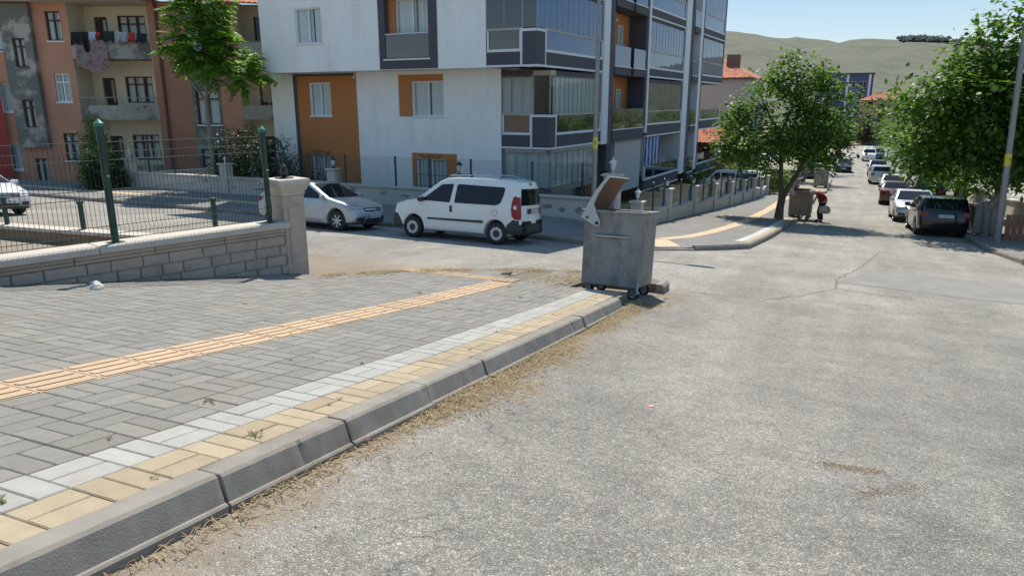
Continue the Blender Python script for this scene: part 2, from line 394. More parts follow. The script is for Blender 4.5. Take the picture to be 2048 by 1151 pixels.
# ---------------------------------------------------------------- near pavement
KD = Vector((-.045, 1, 0)).normalized(); KL = Vector((-1, -.045, 0)).normalized(); KO = Vector((-2.45, 0, 0))
PAVE = .178
def sp(s, t): return KO + KD * s + KL * t
near_poly = [tuple(sp(-11, .12).xy), tuple(sp(11.15, .12).xy), tuple(sp(11.15, 1.16).xy), (-4.12, 12.55), (-2.95, 12.62), (-2.95, 13.1), (-3.3, 13.45), (-4.6, 13.4), (-5.8, 12.75), (-6.9, 11.5), (-7.5, 10.3), (-7.8, 9.1), (-8.2, 8.9), (-9.35, 4.9), (-13.6, -8.2), (-14.4, -11)]
near = tag(sheet('near_pavement', near_poly, PAVE - .014, SAND, skirt=.3, step=.75), kind='structure')
def inside(x, y, poly):
    c = False; n = len(poly)
    for i in range(n):
        (x0, y0), (x1, y1) = poly[i], poly[i-1]
        if (y0 > y) != (y1 > y) and x < (x1-x0)*(y-y0)/(y1-y0)+x0: c = not c
    return c
def frame_at(p, ang=0.0, h=PAVE, tilt=(0, 0)):
    """matrix lying on the pavement: local x along the kerb turned by ang"""
    f = (KD * math.cos(ang) + KL * math.sin(ang)); f.z = slope(p.y) * f.y + tilt[0]; f.normalize()
    n = Vector((tilt[1], -slope(p.y), 1)).normalized(); l = n.cross(f).normalized(); n = f.cross(l)
    return Matrix(((f.x, l.x, n.x, p.x), (f.y, l.y, n.y, p.y), (f.z, l.z, n.z, g(p.y) + h), (0, 0, 0, 1)))
cyw, syw, cpt, spt = math.cos(YAW), math.sin(YAW), math.cos(PITCH), math.sin(PITCH)
def proj(p):
    x = p[0]*cyw + p[1]*syw; f = -p[0]*syw + p[1]*cyw; d = f*cpt - p[2]*spt; u = f*spt + p[2]*cpt
    return (1024 + 1420*x/d, 575.5 - 1420*u/d, d) if d > .05 else (-9e9, 0, d)
CELL = .299
def block_mesh(l, w, m, name):
    a = MB(); e = .006; x, y = l/2 - .0026, w/2 - .0026
    a.add([(-x,-y,-.05),(x,-y,-.05),(x,y,-.05),(-x,y,-.05),(-x,-y,-e),(x,-y,-e),(x,y,-e),(-x,y,-e),(-x+e,-y+e,0),(x-e,-y+e,0),(x-e,y-e,0),(-x+e,y-e,0)],
          [(0,1,5,4),(1,2,6,5),(2,3,7,6),(3,0,4,7),(4,5,9,8),(5,6,10,9),(6,7,11,10),(7,4,8,11),(8,9,10,11)])
    return a.mesh(name, m, fixn=False)
bg, bw_, by_ = (block_mesh(CELL, CELL/2, m, n) for m, n in ((PAVG, 'paver'), (PAVW, 'white_paver'), (PAVY, 'yellow_paver')))
tm = MB(); tw = .45
tm.box(-tw/2+.004, tw/2-.004, -tw/2+.004, tw/2-.004, -.05, 0)
for k in range(4):
    yc = -tw/2 + .056 + k * .1127
    poly = roundpoly([(-tw/2+.022, yc-.036), (tw/2-.022, yc-.036), (tw/2-.022, yc+.036), (-tw/2+.022, yc+.036)], .03, 2)
    tm.prism(poly, lambda p: (p[0], p[1], .0), lambda p: (p[0]*.985, p[1], .007))
tile_me = tm.mesh('tactile_tile', TACT, fixn=True)
rp = random.Random(3)
grey = []
def lay(me, name, p, ang):
    o = link(name, me, near); o.matrix_world = frame_at(p, ang, PAVE + rp.uniform(-.002, .002), (rp.gauss(0, .004), rp.gauss(0, .004))); return o
T0 = .205
ncell = int(20 / CELL)
for j in range(-14, ncell):
    s0 = j * CELL
    for i in range(-1, 23):
        if 6 <= i <= 7: continue
        t0 = T0 + i * CELL + (0 if i < 7 else (.45 - 2*CELL))
        for k in (0, 1):
            if (i + j) % 2: s, t, ang = s0 + CELL/2, t0 + CELL*(.25 + .5*k), 0
            else: s, t, ang = s0 + CELL*(.25 + .5*k), t0 + CELL/2, math.pi/2
            p = sp(s, t)
            if i < 0 or s > 13.5 or s < -3: continue
            q = [sp(s + a*CELL*.45, t + b_*CELL*.45) for a in (-1, 1) for b_ in (-1, 1)]
            if not all(inside(c_.x, c_.y, near_poly) for c_ in q): continue
            if i == 0 and s < 11.1: lay(by_, 'yellow_paver', p, ang)
            elif i == 1 and s < 11.1: lay(bw_, 'white_paver', p, ang)
            else:
                z = g(p.y) + PAVE; pr = proj((p.x, p.y, z))
                vis = -40 < pr[0] < 2090 and 0 < pr[1] < 1190
                grey.append(((0 if vis else 1, pr[2] if pr[2] > 0 else 999), p, ang))
grey.sort(key=lambda q: q[0])
for q in grey[:300]: lay(bg, 'paver', q[1], q[2])
fld = MB(); bv = [v.co.copy() for v in bg.vertices]; bf = [tuple(f.vertices) for f in bg.polygons]
for q in grey[300:]:
    M = frame_at(q[1], q[2], PAVE + rp.uniform(-.003, .003), (rp.gauss(0, .006), rp.gauss(0, .006)))
    fld.add([M @ v for v in bv], bf)
fld.build('paver_field', PAVS, near, fixn=False, kind='stuff')
tt = T0 + 6*CELL + .225
for j in range(-6, 24):
    s = j * .45 + .2
    p = sp(s, tt)
    if s < 10.9: lay(tile_me, 'tactile_tile', p, 0)
for k in range(5): lay(tile_me, 'tactile_tile', sp(11.08, tt + .10 + .45*k), math.pi/2)   # the guide line turns towards the side street
# kerb stones: a chamfered face on a slightly proud footing
KST = [(-.012, -.28), (-.012, .036), (-.002, .046), (.012, .048), (.052, .146), (.060, .164), (.080, .178), (.200, .178), (.200, -.28)]
def kerb_mesh(l, prof, m, name='kerb_stone', chips=0, seed=0):
    a = MB(); n = len(prof); rk = random.Random(seed); N = 2 + chips
    xs_ = [-l/2+.002, -l/2+.009] + [-l/2 + l*(k+1+rk.uniform(-.3, .3))/(chips+1) for k in range(chips)] + [l/2-.009, l/2-.002]
    for j, x in enumerate(xs_):
        sh = .003*rk.uniform(.4, 2.2) if j in (0, len(xs_)-1) else 0; chip = rk.random()**14*.016 if chips else 0
        a.v += [(x, t + ((sh + chip + (rk.gauss(0, .0004) if chips else 0)) if .03 < t < .12 else 0), z - ((sh + (chip*.8 if t < .12 else 0)) if z > .1 else 0)) for t, z in prof]
    K = len(xs_) - 1
    for k in range(K): a.f += [(k*n+i, k*n+(i+1) % n, (k+1)*n+(i+1) % n, (k+1)*n+i) for i in range(n)]
    a.f += [tuple(range(n))[::-1], tuple(range(K*n, (K+1)*n))]; a.mi = [0]*len(a.f)
    return a.mesh(name, m, fixn=True, smooth=24)
KL_ = 1.02
kms = [kerb_mesh(KL_, KST, CONC, chips=22, seed=k) for k in range(5)]
for k in range(-9, 14):
    s = k * KL_ + 1.69
    if s > 10.8: break
    o = link('kerb_stone', kms[k % 5], near); M = frame_at(sp(s, rp.uniform(-.008, .008)), 0, rp.uniform(-.006, .006), (0, rp.uniform(-.006, .006))); o.matrix_world = M
def kerb_run(pts, parent, h, w=.16, L=.8, m=None, name='kerb_stone', proud=0):
    """separate kerb stones along a polyline; the road lies to the right of the walking direction"""
    prof = [(0, -.25), (.012, h*.7), (.05, h), (w, h), (w, -.25)]
    me = kerb_mesh(L, prof, m or CONC, name)
    for i in range(len(pts) - 1):
        a, c = Vector((*pts[i], 0)), Vector((*pts[i+1], 0)); d = c - a; ln = d.length; d.normalize()
        n = max(1, round(ln / L))
        for k in range(n):
            p = a + d * (ln * (k + .5) / n); f = Vector((d.x, d.y, slope(p.y) * d.y)).normalized()
            l = Vector((-d.y, d.x, 0)); nn = f.cross(l).normalized()
            o = link(name, me, parent); sc = ln / n / L
            o.matrix_world = Matrix(((f.x*sc, l.x, nn.x, p.x), (f.y*sc, l.y, nn.y, p.y), (f.z*sc, l.z, nn.z, g(p.y) + rp.uniform(-.006, .006)), (0, 0, 0, 1)))
kerb_run([(-2.78, 12.55), (-2.82, 13.2)], near, .17)
kerb_run([(-2.82, 13.2), (-3.3, 13.55), (-4.65, 13.5)], near, .15)
kerb_run([(-4.65, 13.5), (-5.85, 12.85), (-6.98, 11.58), (-7.6, 10.35), (-7.9, 9.3)], near, .14)

# ---------------------------------------------------------------- pavement round the white apartment block
B_poly = [(-45, 19.7), (-8.4, 19.75), (-6.9, 19.55), (-4.7, 19.45), (-3.7, 20.3), (-3.0, 21.1), (-2.45, 21.9), (-2.2, 25), (-1.95, 30), (-1.75, 34.2), (-1.7, 50), (-2.2, 51.2), (-5.0, 51.4), (-5.0, 51), (-6.6, 26), (-6.8, 23.4), (-45, 23.4)]
def bh(x, y):
    return .14 + max(0, min(1, (y - 20) / 3.6)) * .30 * max(0, min(1, (-x - 6.5) / 2.5)) - .10*max(0, 1 - math.dist((x, y), (-4.2, 19.75))/1.25)
bp_ = tag(sheet('corner_pavement', B_poly, .14, GREYP, skirt=.4, hf=bh), kind='structure')
kerb_run([(-8.4, 19.66), (-45, 19.6)][::-1], bp_, .15)
kerb_run([(-8.4, 19.66), (-6.9, 19.46), (-4.7, 19.36)], bp_, .15)
kerb_run([(-4.7, 19.36), (-3.65, 20.2)], bp_, .05)
kerb_run([(-3.65, 20.2), (-2.95, 21.0), (-2.37, 21.85), (-2.12, 25), (-1.87, 30), (-1.68, 34.2), (-1.62, 50)], bp_, .155)
TACTS = mat('tactile_strip', (.50, .38, .25), .88, .14, 4, dirt=.3, dscale=2, dcol=(.3, .24, .16))
WHS = mat('white_edge_strip', (.45, .445, .43), .88, .14, 5, dirt=.35, dscale=2, dcol=(.2, .19, .17))
YES = mat('yellow_edge_strip', (.42, .32, .19), .88, .14, 5, dirt=.35, dscale=2, dcol=(.22, .19, .14))
def strip(pts, w, h, m, name, parent, hf=None):
    lft, rgt = [], []
    for i, p in enumerate(pts):
        a = Vector(pts[max(i-1, 0)]); c = Vector(pts[min(i+1, len(pts)-1)]); d = (c - a).normalized(); n = Vector((-d.y, d.x)) * w/2
        lft.append((p[0]+n.x, p[1]+n.y)); rgt.append((p[0]-n.x, p[1]-n.y))
    mb = MB()
    for i in range(len(pts)-1):
        k = max(1, int(math.dist(pts[i], pts[i+1]) / 1.2))
        for j in range(k):
            q = []
            for (A, B_), t in (((lft[i], lft[i+1]), j/k), ((rgt[i], rgt[i+1]), j/k), ((rgt[i], rgt[i+1]), (j+1)/k), ((lft[i], lft[i+1]), (j+1)/k)):
                x, y = A[0]*(1-t)+B_[0]*t, A[1]*(1-t)+B_[1]*t; q.append((x, y, g(y) + (hf(x, y) if hf else .14) + h))
            mb.quad(*q)
    return mb.build(name, m, parent, fixn=False)
strip([(-4.9, 21.4), (-4.4, 22.6), (-4.05, 24.6), (-3.75, 27.5), (-3.55, 31), (-3.4, 38), (-3.35, 50)], .42, .005, TACTS, 'tactile_strip', bp_, bh)
sheet('tactile_apron', [(-6.1, 19.7), (-4.72, 19.62), (-4.1, 20.3), (-4.75, 21.3), (-5.9, 21.1)], 0, TACTS, bp_, hf=lambda x, y: bh(x, y) + .005)
strip([(-2.5, 22.5), (-2.28, 25), (-2.03, 30), (-1.86, 33.6)], .26, .004, YES, 'yellow_edge_strip', bp_, bh)
strip([(-2.78, 22.5), (-2.56, 25), (-2.31, 30), (-2.14, 33.6)], .26, .004, WHS, 'white_edge_strip', bp_, bh)
strip([(-18.5, 21.6), (-40, 21.5)], .42, .005, TACTS, 'tactile_strip', bp_, bh)

# ---------------------------------------------------------------- pavement beyond the second side street, right-hand pavement, yards
C_poly = [(-9, 56.3), (-1.6, 56.0), (-1.25, 58), (-1.2, 75), (-1.4, 78), (-1.3, 150), (-9, 150)]
cp_ = tag(sheet('far_pavement', C_poly, .14, mat('dusty_paving', (.30, .265, .205), .95, .2, 1.2, c2=(.2, .2, .11), dscale=.35), skirt=.4, step=3), kind='structure')
kerb_run([(-9, 56.2), (-1.6, 55.9), (-1.15, 58), (-1.1, 75)], cp_, .15, L=1.6)
R_poly = [(24, 19.6), (7.6, 20.3), (5.7, 21.2), (4.95, 22.6), (4.4, 26.5), (4.35, 30), (4.45, 150), (9.5, 150), (9.5, 40), (24, 40)][::-1]
rp_ = tag(sheet('right_pavement', R_poly, .14, GREYP, skirt=.4, step=3), kind='structure')
kerb_run([(24, 19.5), (7.6, 20.2), (5.62, 21.1), (4.86, 22.6), (4.31, 26.5), (4.26, 30), (4.36, 60)][::-1], rp_, .15)
YARD = mat('dry_yard', (.25, .215, .13), .95, .3, .8, c2=(.10, .14, .045), dscale=.5)
tag(sheet('yard_ground', [(-45, 23.5), (-6.9, 23.5), (-6.5, 27), (-5.0, 51), (-5.5, 51), (-45, 51)], .10, YARD, step=3), kind='structure')
tag(sheet('garden_ground', [(-9.5, 5), (-8.25, 8.7), (-8.3, 10.4), (-24, 10.0), (-24, -6), (-13, -6)], -1.3, YARD), kind='structure')

# ---------------------------------------------------------------- hills on the horizon
def hill_z(az, d):
    """ridge profile by bearing (deg right of +Y) and distance"""
    A = [-60, -30, -12, -9, -5.3, -.8, 2, 5.3, 8, 12, 30, 60]; Hh = [100, 100, 92, 88, 79.5, 75, 73, 67, 65, 58, 18, 5]
    i = min(max(bisect.bisect_right(A, az) - 1, 0), len(A)-2); t = min(max((az - A[i]) / (A[i+1]-A[i]), 0), 1); t = t*t*(3-2*t)
    H = Hh[i]*(1-t) + Hh[i+1]*t
    k = (d - 330) / 670; k = min(max(k, 0), 1)
    n = 5*math.sin(az*.55 + d*.006) + 3.5*math.sin(az*1.3 - d*.013 + 1) + 2*math.sin(az*2.9 + d*.021) - 9*(1 - abs(math.sin(az*.9 + d*.004 + 1.1*math.sin(d*.009))))**3 - 5*(1 - abs(math.sin(az*2.1 - d*.006)))**3
    return -9 + (H + 9) * (k**.85) + n * k * (1.25 - k)
mb = MB(); AZ = [-70 + .7*i for i in range(200)]; DS = [330 + 25*i for i in range(28)] + [1060, 1200]
for d in DS:
    for a in AZ:
        z = hill_z(a, d) if d <= 1010 else hill_z(a, 1000) - (d - 1005) * .25
        mb.v.append((d*math.sin(R(a)), d*math.cos(R(a)), z))
na = len(AZ); mb.f = [(j*na+i, j*na+i+1, (j+1)*na+i+1, (j+1)*na+i) for j in range(len(DS)-1) for i in range(na-1)]; mb.mi = [0]*len(mb.f)
HILL = mat('dry_grass_hill', (.098, .102, .068), .98, .3, .03, c2=(.070, .084, .050), dscale=.02, dirt=.6, dcol=(.14, .12, .09), detail=10)
tag(mb.build('hills', HILL, smooth=80, fixn=False), kind='structure')
# ================================================================== BUILDINGS
def fbox(mb, fn, u0, u1, z0, z1, d0, d1):
    p = [fn(u, z, d) for d in (d0, d1) for u, z in ((u0, z0), (u1, z0), (u1, z1), (u0, z1))]
    return mb.add(p, [(0,1,2,3),(7,6,5,4),(0,4,5,1),(1,5,6,2),(2,6,7,3),(3,7,4,0)])
def wall_holes(mb, u0, u1, z0, z1, holes, fn, depth=.2):
    us = sorted({u0, u1} | {h[0] for h in holes} | {h[1] for h in holes}); zs = sorted({z0, z1} | {h[2] for h in holes} | {h[3] for h in holes})
    for i in range(len(us)-1):
        for j in range(len(zs)-1):
            uc, zc = (us[i]+us[i+1])/2, (zs[j]+zs[j+1])/2
            if u0 < uc < u1 and z0 < zc < z1 and not any(h[0] < uc < h[1] and h[2] < zc < h[3] for h in holes):
                mb.quad(fn(us[i], zs[j], 0), fn(us[i+1], zs[j], 0), fn(us[i+1], zs[j+1], 0), fn(us[i], zs[j+1], 0))
    for a, b, c, d in holes:
        for q in (((a, c), (b, c)), ((b, c), (b, d)), ((b, d), (a, d)), ((a, d), (a, c))):
            mb.quad(fn(*q[0], 0), fn(*q[1], 0), fn(*q[1], depth), fn(*q[0], depth))
    return mb
WHITEW = mat('white_render', (.84, .83, .80), .9, .05, .9, bump=.15, bscale=60, dirt=.42, dscale=.5, dcol=(.54, .51, .46), stretch=(1, 1, .35), detail=9)
ORANGE = mat('orange_render', (.47, .185, .062), .9, .08, 1.2, bump=.15, bscale=60, dirt=.15, dscale=.5, dcol=(.3, .14, .06))
DGREY = mat('anthracite_render', (.075, .073, .085), .8, .08, 2, bump=.1, bscale=60)
TRIM = mat('white_trim', (.68, .69, .70), .7, .05, 3)
PVC = mat('white_window_frame', (.74, .75, .75), .4, .03, 2)
BEIGE = mat('beige_rail', (.42, .38, .30), .6, .06, 3)
ALU = mat('grey_aluminium', (.30, .31, .32), .4, .05, 3, metal=.6)
GLASS = glassmat('window_glass', (.02, .025, .03), alpha=.10)
BGLASS = glassmat('balcony_glass', (.03, .045, .05), alpha=.22)
DGLASS = glassmat('dark_glass', (.012, .016, .018), alpha=.90)
SKYGL = glassmat('sky_reflection_glass', (.03, .06, .12), alpha=.88, stint=(.26, .48, .95))  # blue of the reflected sky put into the tint and the reflection colour
CURT = mat('white_curtain', (.86, .87, .84), .95, .16, 2.5, stretch=(14, 14, .25))
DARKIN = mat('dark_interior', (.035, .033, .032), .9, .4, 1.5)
BROWNW = mat('brown_wood_frame', (.085, .032, .022), .55, .15, 4)
IRON = mat('black_iron', (.02, .02, .022), .5, .15, 6)
def window(parent, fn, u0, u1, z0, z1, n=2, fm=None, curtain=True, d=.12, sill=None, transom=0, glass=None, name='window'):
    fm = fm or PVC; w = .055; mb = MB()
    fbox(mb, fn, u0, u0+w, z0, z1, d-.05, d+.05); fbox(mb, fn, u1-w, u1, z0, z1, d-.05, d+.05)
    fbox(mb, fn, u0+w, u1-w, z0, z0+w, d-.05, d+.05); fbox(mb, fn, u0+w, u1-w, z1-w, z1, d-.05, d+.05)
    us = [u0 + (u1-u0)*k/n for k in range(n+1)]
    for u in us[1:-1]: fbox(mb, fn, u-w*.6, u+w*.6, z0+w, z1-w, d-.04, d+.04)
    if transom: fbox(mb, fn, u0+w, u1-w, z1-transom-.03, z1-transom+.03, d-.03, d+.03)
    o = mb.build(name, fm, parent)
    for k in range(n):
        a = MB(); fbox(a, fn, us[k]+w*.6, us[k+1]-w*.6, z0+w*.8, z1-w*.8, d+.0, d+.012); a.build('pane', glass or GLASS, o)
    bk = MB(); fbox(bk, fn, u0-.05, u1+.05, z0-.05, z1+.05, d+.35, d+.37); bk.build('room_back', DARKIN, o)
    if curtain:
        c = MB(); N = 28; r = random.Random(int(u0*100+z0*10)); a0, a1 = (u0+.02, u1-.02)
        gap = r.uniform(.3, .75); pts = []
        for k in range(N+1):
            u = a0 + (a1-a0)*k/N; pts.append((u, d + .06 + .025*math.sin(k*1.9 + r.random()) ))
        for k in range(N):
            if abs(k/N - gap) < .04: continue
            (ua, da), (ub, db) = pts[k], pts[k+1]; c.quad(fn(ua, z0, da), fn(ub, z0, db), fn(ub, z1, db), fn(ua, z1, da))
        c.build('curtain', CURT, o, fixn=False)
    if sill:
        s = MB(); fbox(s, fn, u0-.06, u1+.06, z0-.06, z0+.004, -.05, d); s.build('sill', sill, o)
    return o

# ---------------------------------------------------------------- white and orange apartment block
AZB = -4.45
apt = thing('apartment_building', 'white apartment block with orange panels and grey glazed corner balconies', 'building', (-10.9, 25.6, AZB), R(-3.05))
def FR(ly): return lambda u, z, d: (u, ly + d, z - AZB)
def RG(lx): return lambda u, z, d: (lx - d, u, z - AZB)
FL, FU = FR(1.2), FR(0.0)
FH = 3.05; Z1 = 1.31
# upper storeys, front
holes = [(-11.97, -10.45, 2.52, 3.99), (-11.97, -10.45, 2.52+FH, 3.99+FH), (-7.34, -4.44, 1.34, 10.25)]
mb = wall_holes(MB(), -14.15, -2.2, Z1, 10.3, holes, FU, .22)
fbox(mb, FU, -14.15, -2.2, Z1, Z1+.02, .01, 1.25)
mb.quad(FU(-14.15, Z1, 0), FU(-14.15, 10.3, 0), FU(-14.15, 10.3, 30), FU(-14.15, Z1, 30))
mb.build('upper_wall', WHITEW, apt, fixn=False)
for k in (0, 1): window(apt, FU, -11.97, -10.45, 2.52+k*FH, 3.99+k*FH, 2, sill=TRIM)
# anthracite strip with inset orange bays
mb = MB(); hs = [(-7.02, -4.85, 1.74+FH*k, 4.12+FH*k) for k in range(2)]
wall_holes(mb, -7.34, -4.44, 1.34, 10.25, hs, FR(-.03), .3)
mb.quad(FR(-.03)(-7.34, 1.34, 0), FR(-.03)(-4.44, 1.34, 0), FU(-4.44, 1.34, .2), FU(-7.34, 1.34, .2))
mb.build('anthracite_strip', DGREY, apt, fixn=False)
for k in range(2):
    z = FH*k
    o = wall_holes(MB(), -7.02, -4.85, 1.74+z, 4.12+z, [(-6.66, -4.99, 1.74+z, 4.1+z)], FR(.26), .1).build('orange_inset', ORANGE, apt, fixn=False)
    window(apt, FR(.26), -6.66, -4.99, 1.76+z, 4.1+z, 2)
    p = MB(); fbox(p, FU, -7.0, -4.87, 1.78+z, 2.7+z, .0, .014); pp = p.build('glass_balustrade', DGLASS, apt)
    q = MB(); fbox(q, FU, -7.05, -4.82, 2.7+z, 2.735+z, -.02, .03); q.build('handrail', TRIM, pp)
    q = MB(); fbox(q, FU, -7.12, -4.78, 1.68+z, 1.745+z, -.06, .25); q.build('ledge', TRIM, apt)
# lower storeys, front
holes = [(-12.53, -11.24, -.61, .89), (-6.61, -5.0, -.58, .88), (-12.62, -11.31, -3.75, -2.41), (-6.5, -4.9, -3.75, -2.38)]
mb = wall_holes(MB(), -15.0, -2.2, AZB, Z1, holes, FL, .2)
mb.quad(FL(-15, AZB, 0), FL(-15, Z1, 0), FL(-15, Z1, 29), FL(-15, AZB, 29)); mb.build('lower_wall', WHITEW, apt, fixn=False)
o = wall_holes(MB(), -13.3, -9.69, AZB, 1.18, [holes[0], holes[2]], FR(1.196), .01).build('orange_panel', ORANGE, apt, fixn=False)
mb = MB(); fbox(mb, FL, -13.53, -13.3, AZB, 1.29, -.02, .02); fbox(mb, FL, -13.3, -9.69, 1.18, 1.29, -.02, .02); mb.build('anthracite_border', DGREY, apt)
mb = MB(); fbox(mb, FL, -7.34, -6.61, -.60, 1.16, -.006, .01); fbox(mb, FL, -6.61, -5.0, .88, 1.16, -.006, .01); mb.build('orange_surround', ORANGE, apt)
mb = MB(); wall_holes(mb, -6.74, -4.38, -3.9, -2.15, [holes[3]], FR(1.195), .01); mb.build('orange_surround', ORANGE, apt, fixn=False)
for i, h in enumerate(holes): window(apt, FL, *h, 2, sill=TRIM if i < 2 else None)
for u0, u1 in ((-12.62, -11.31), (-6.5, -4.9)):      # iron grilles with a curled top
    mb = MB()
    for k in range(9): u = u0 + (u1-u0)*k/8; fbox(mb, FL, u-.008, u+.008, -3.75, -2.42, -.05, -.034)
    for z in (-3.6, -3.1, -2.45): fbox(mb, FL, u0, u1, z, z+.02, -.06, -.05)
    for sgn in (-1, 1):
        c = (u0+u1)/2; mb.tube([FL(c + sgn*(.05 + .5*t), -2.30 + .08*math.sin(t*9), -.05) for t in [k/8 for k in range(9)]], .012, 5)
    mb.build('window_grille', IRON, apt)
mb = MB(); mb.tube([FL(-9.72, 1.24, -.04), FL(-9.72, 1.12, -.1), FL(-9.72, 1.05, -.1)], .05, 8); mb.build('rain_spout', PVC, apt)
# core of the building behind the balconies, roof slab
mb = MB(); mb.box(-14.9, -1.55, 1.45, 31.4, 0, 10.3 - AZB); mb.box(-14.1, -2.3, .5, 1.5, Z1 + .1 - AZB, 10.3 - AZB); mb.build('core_wall', mat('balcony_back_wall', (.52, .51, .48), .9, .08, 1), apt)
mb = MB(); mb.box(-14.6, .35, -.4, 32.0, 10.3 - AZB, 10.55 - AZB); mb.build('roof_slab', TRIM, apt)
# glazed balconies: one object per bay and storey, each pane its own piece
def glazing(o, fn, u0, u1, z0, z1, n, m, name='pane'):
    for k in range(n):
        a = MB(); uu0, uu1 = u0 + (u1-u0)*k/n, u0 + (u1-u0)*(k+1)/n
        sk_ = .004 * (k % 2)
        fbox(a, fn, uu0+.008, uu1-.008, z0, z1, .02+sk_, .03+sk_); a.build(name, m, o)
    for k in range(n+1):
        u = u0 + (u1-u0)*k/n; a = MB(); fbox(a, fn, u-.012, u+.012, z0, z1, .012, .04); a.build('glazing_bar', ALU, o)
def bay(fn, u0, u1, z0, n, gm, lm, zg=.50, name='glazed_balcony', rail=BEIGE, curtain=.0):
    mb = MB(); fbox(mb, fn, u0, u1, z0+.07, z0+zg, .0, .12); o = mb.build(name, DGREY, apt)
    mb = MB(); fbox(mb, fn, u0, u1, z0+2.86, z0+FH, .06, .2); mb.build('header', DGREY, o)
    mb = MB(); fbox(mb, fn, u0+.02, u1-.02, z0+.02, z0+.1, .13, 1.5); mb.build('balcony_floor', DGREY, o)
    t = MB(); fbox(t, fn, u0-.02, u1+.02, z0, z0+.075, -.03, .14); fbox(t, fn, u0+.12, u1-.12, z0+zg, z0+zg+.10, -.025, .13)
    fbox(t, fn, u0+.05, u0+.12, z0+zg, z0+1.32, -.02, .1); fbox(t, fn, u1-.12, u1-.05, z0+zg, z0+1.32, -.02, .1); t.build('trim', TRIM, o)
    a = MB(); fbox(a, fn, u0+.13, u1-.13, z0+zg+.1, z0+1.33, .03, .045); a.build('lower_pane', lm, o)
    r = MB(); fbox(r, fn, u0, u1, z0+1.33, z0+1.40, .0, .08); r.build('rail', rail, o)
    glazing(o, fn, u0+.03, u1-.03, z0+1.40, z0+2.86, n, gm)
    if curtain:
        c = MB(); N = 60
        for k in range(N):
            a0, a1 = u0 + (u1-u0)*k/N, u0 + (u1-u0)*(k+1)/N
            if (k*7 % 60)/60 > curtain and (k // 9) % 3 == 1: continue
            c.quad(*[fn(u, z, .12 + .03*math.sin(kk*2.1)) for (u, kk), z in (((a0, k), z0+.6), ((a1, k+1), z0+.6), ((a1, k+1), z0+2.8), ((a0, k), z0+2.8))])
        c.build('curtain', CURT, o, fixn=False)
    return o
R0 = RG(0)
# first floor (lower corner starts at ly = 1.2), second and third floor
ZF1, ZF2, ZF3, ZG = -1.83, 1.31, 4.36, -4.88
for z0, y0, cy, cx in ((ZF1, 1.2, .5, .78), (ZF2, 0.0, .66, .62), (ZF3, 0.0, .66, .62)):
    fF = FR(y0)
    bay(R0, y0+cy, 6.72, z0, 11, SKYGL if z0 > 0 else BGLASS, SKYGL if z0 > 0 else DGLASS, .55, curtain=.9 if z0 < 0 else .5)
    bay(fF, -2.2, -cx, z0, 3 if z0 < 0 else 2, BGLASS if z0 < 0 else DGLASS, DGLASS, .55, curtain=.9 if z0 < 0 else 0)
    mb = MB(); fbox(mb, fF, -cx, .0, z0+.07, z0+1.26, .0, cy); o = mb.build('corner_pier', DGREY, apt)
    t = MB(); fbox(t, fF, -cx-.02, .03, z0, z0+.075, -.03, cy+.02); fbox(t, fF, -cx-.08, .03, z0+1.26, z0+1.36, -.03, cy+.06)
    fbox(t, fF, -cx-.08, -cx, z0+.075, z0+1.26, -.03, .1); fbox(t, fF, -.1, .03, z0+.075, z0+1.26, cy, cy+.06); t.build('trim', TRIM, o)
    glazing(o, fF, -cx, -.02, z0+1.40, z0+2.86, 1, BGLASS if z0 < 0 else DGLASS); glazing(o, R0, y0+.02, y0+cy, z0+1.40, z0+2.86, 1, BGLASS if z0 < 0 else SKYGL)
    mb = MB(); fbox(mb, fF, -cx, .0, z0+2.86, z0+FH, .02, cy); mb.build('header', BEIGE, o)
# ground-floor shop-like glazing at the corner
o = MB(); fbox(o, FR(1.3), -2.1, -.05, -1.98, -1.85, 0, .2); fbox(o, R0, 1.3, 6.6, -1.98, -1.85, .05, .2); fbox(o, R0, 1.3, 6.6, -3.62, -3.42, .02, 1.5); fbox(o, FR(1.3), -2.15, -.02, -3.62, -3.42, 0, .2)
o = o.build('winter_garden', ALU, apt)
glazing(o, FR(1.3), -2.1, -.05, -3.42, -1.98, 4, BGLASS); glazing(o, R0, 1.35, 6.5, -3.42, -1.98, 9, BGLASS)
c = MB()
for k in range(50):
    a0, a1 = 1.4 + 5*k/50, 1.4 + 5*(k+1)/50; c.quad(*[R0(u, z, .12 + .03*math.sin(kk*2)) for (u, kk), z in (((a0, k), -3.4), ((a1, k+1), -3.4), ((a1, k+1), -2.0), ((a0, k), -2.0))])
for k in range(20):
    a0, a1 = -2.1 + 2*k/20, -2.1 + 2*(k+1)/20; c.quad(*[FR(1.3)(u, z, .12 + .03*math.sin(kk*2)) for (u, kk), z in (((a0, k), -3.4), ((a1, k+1), -3.4), ((a1, k+1), -2.0), ((a0, k), -2.0))])
c.build('curtain', CURT, o, fixn=False)
# pilasters
def pil(y0, y1, m, out=.06, z0=AZB, z1=10.3, back=1.5, name='pilaster'):
    a = MB(); fbox(a, R0, y0, y1, z0, z1, -out, back); return a.build(name, m, apt)
pil(6.74, 7.5, TRIM, .05, -1.9); pil(7.5, 8.15, DGREY, .02, -3.2); pil(12.95, 13.28, DGREY, .02, -1.2); pil(13.28, 13.58, TRIM, .05, -1.6)
pil(20.62, 21.75, TRIM, .05); pil(21.75, 22.6, DGREY, .02); pil(24.25, 24.9, TRIM, .05); pil(24.9, 25.3, DGREY, .02); pil(31.55, 31.8, DGREY, .0, 1.3)
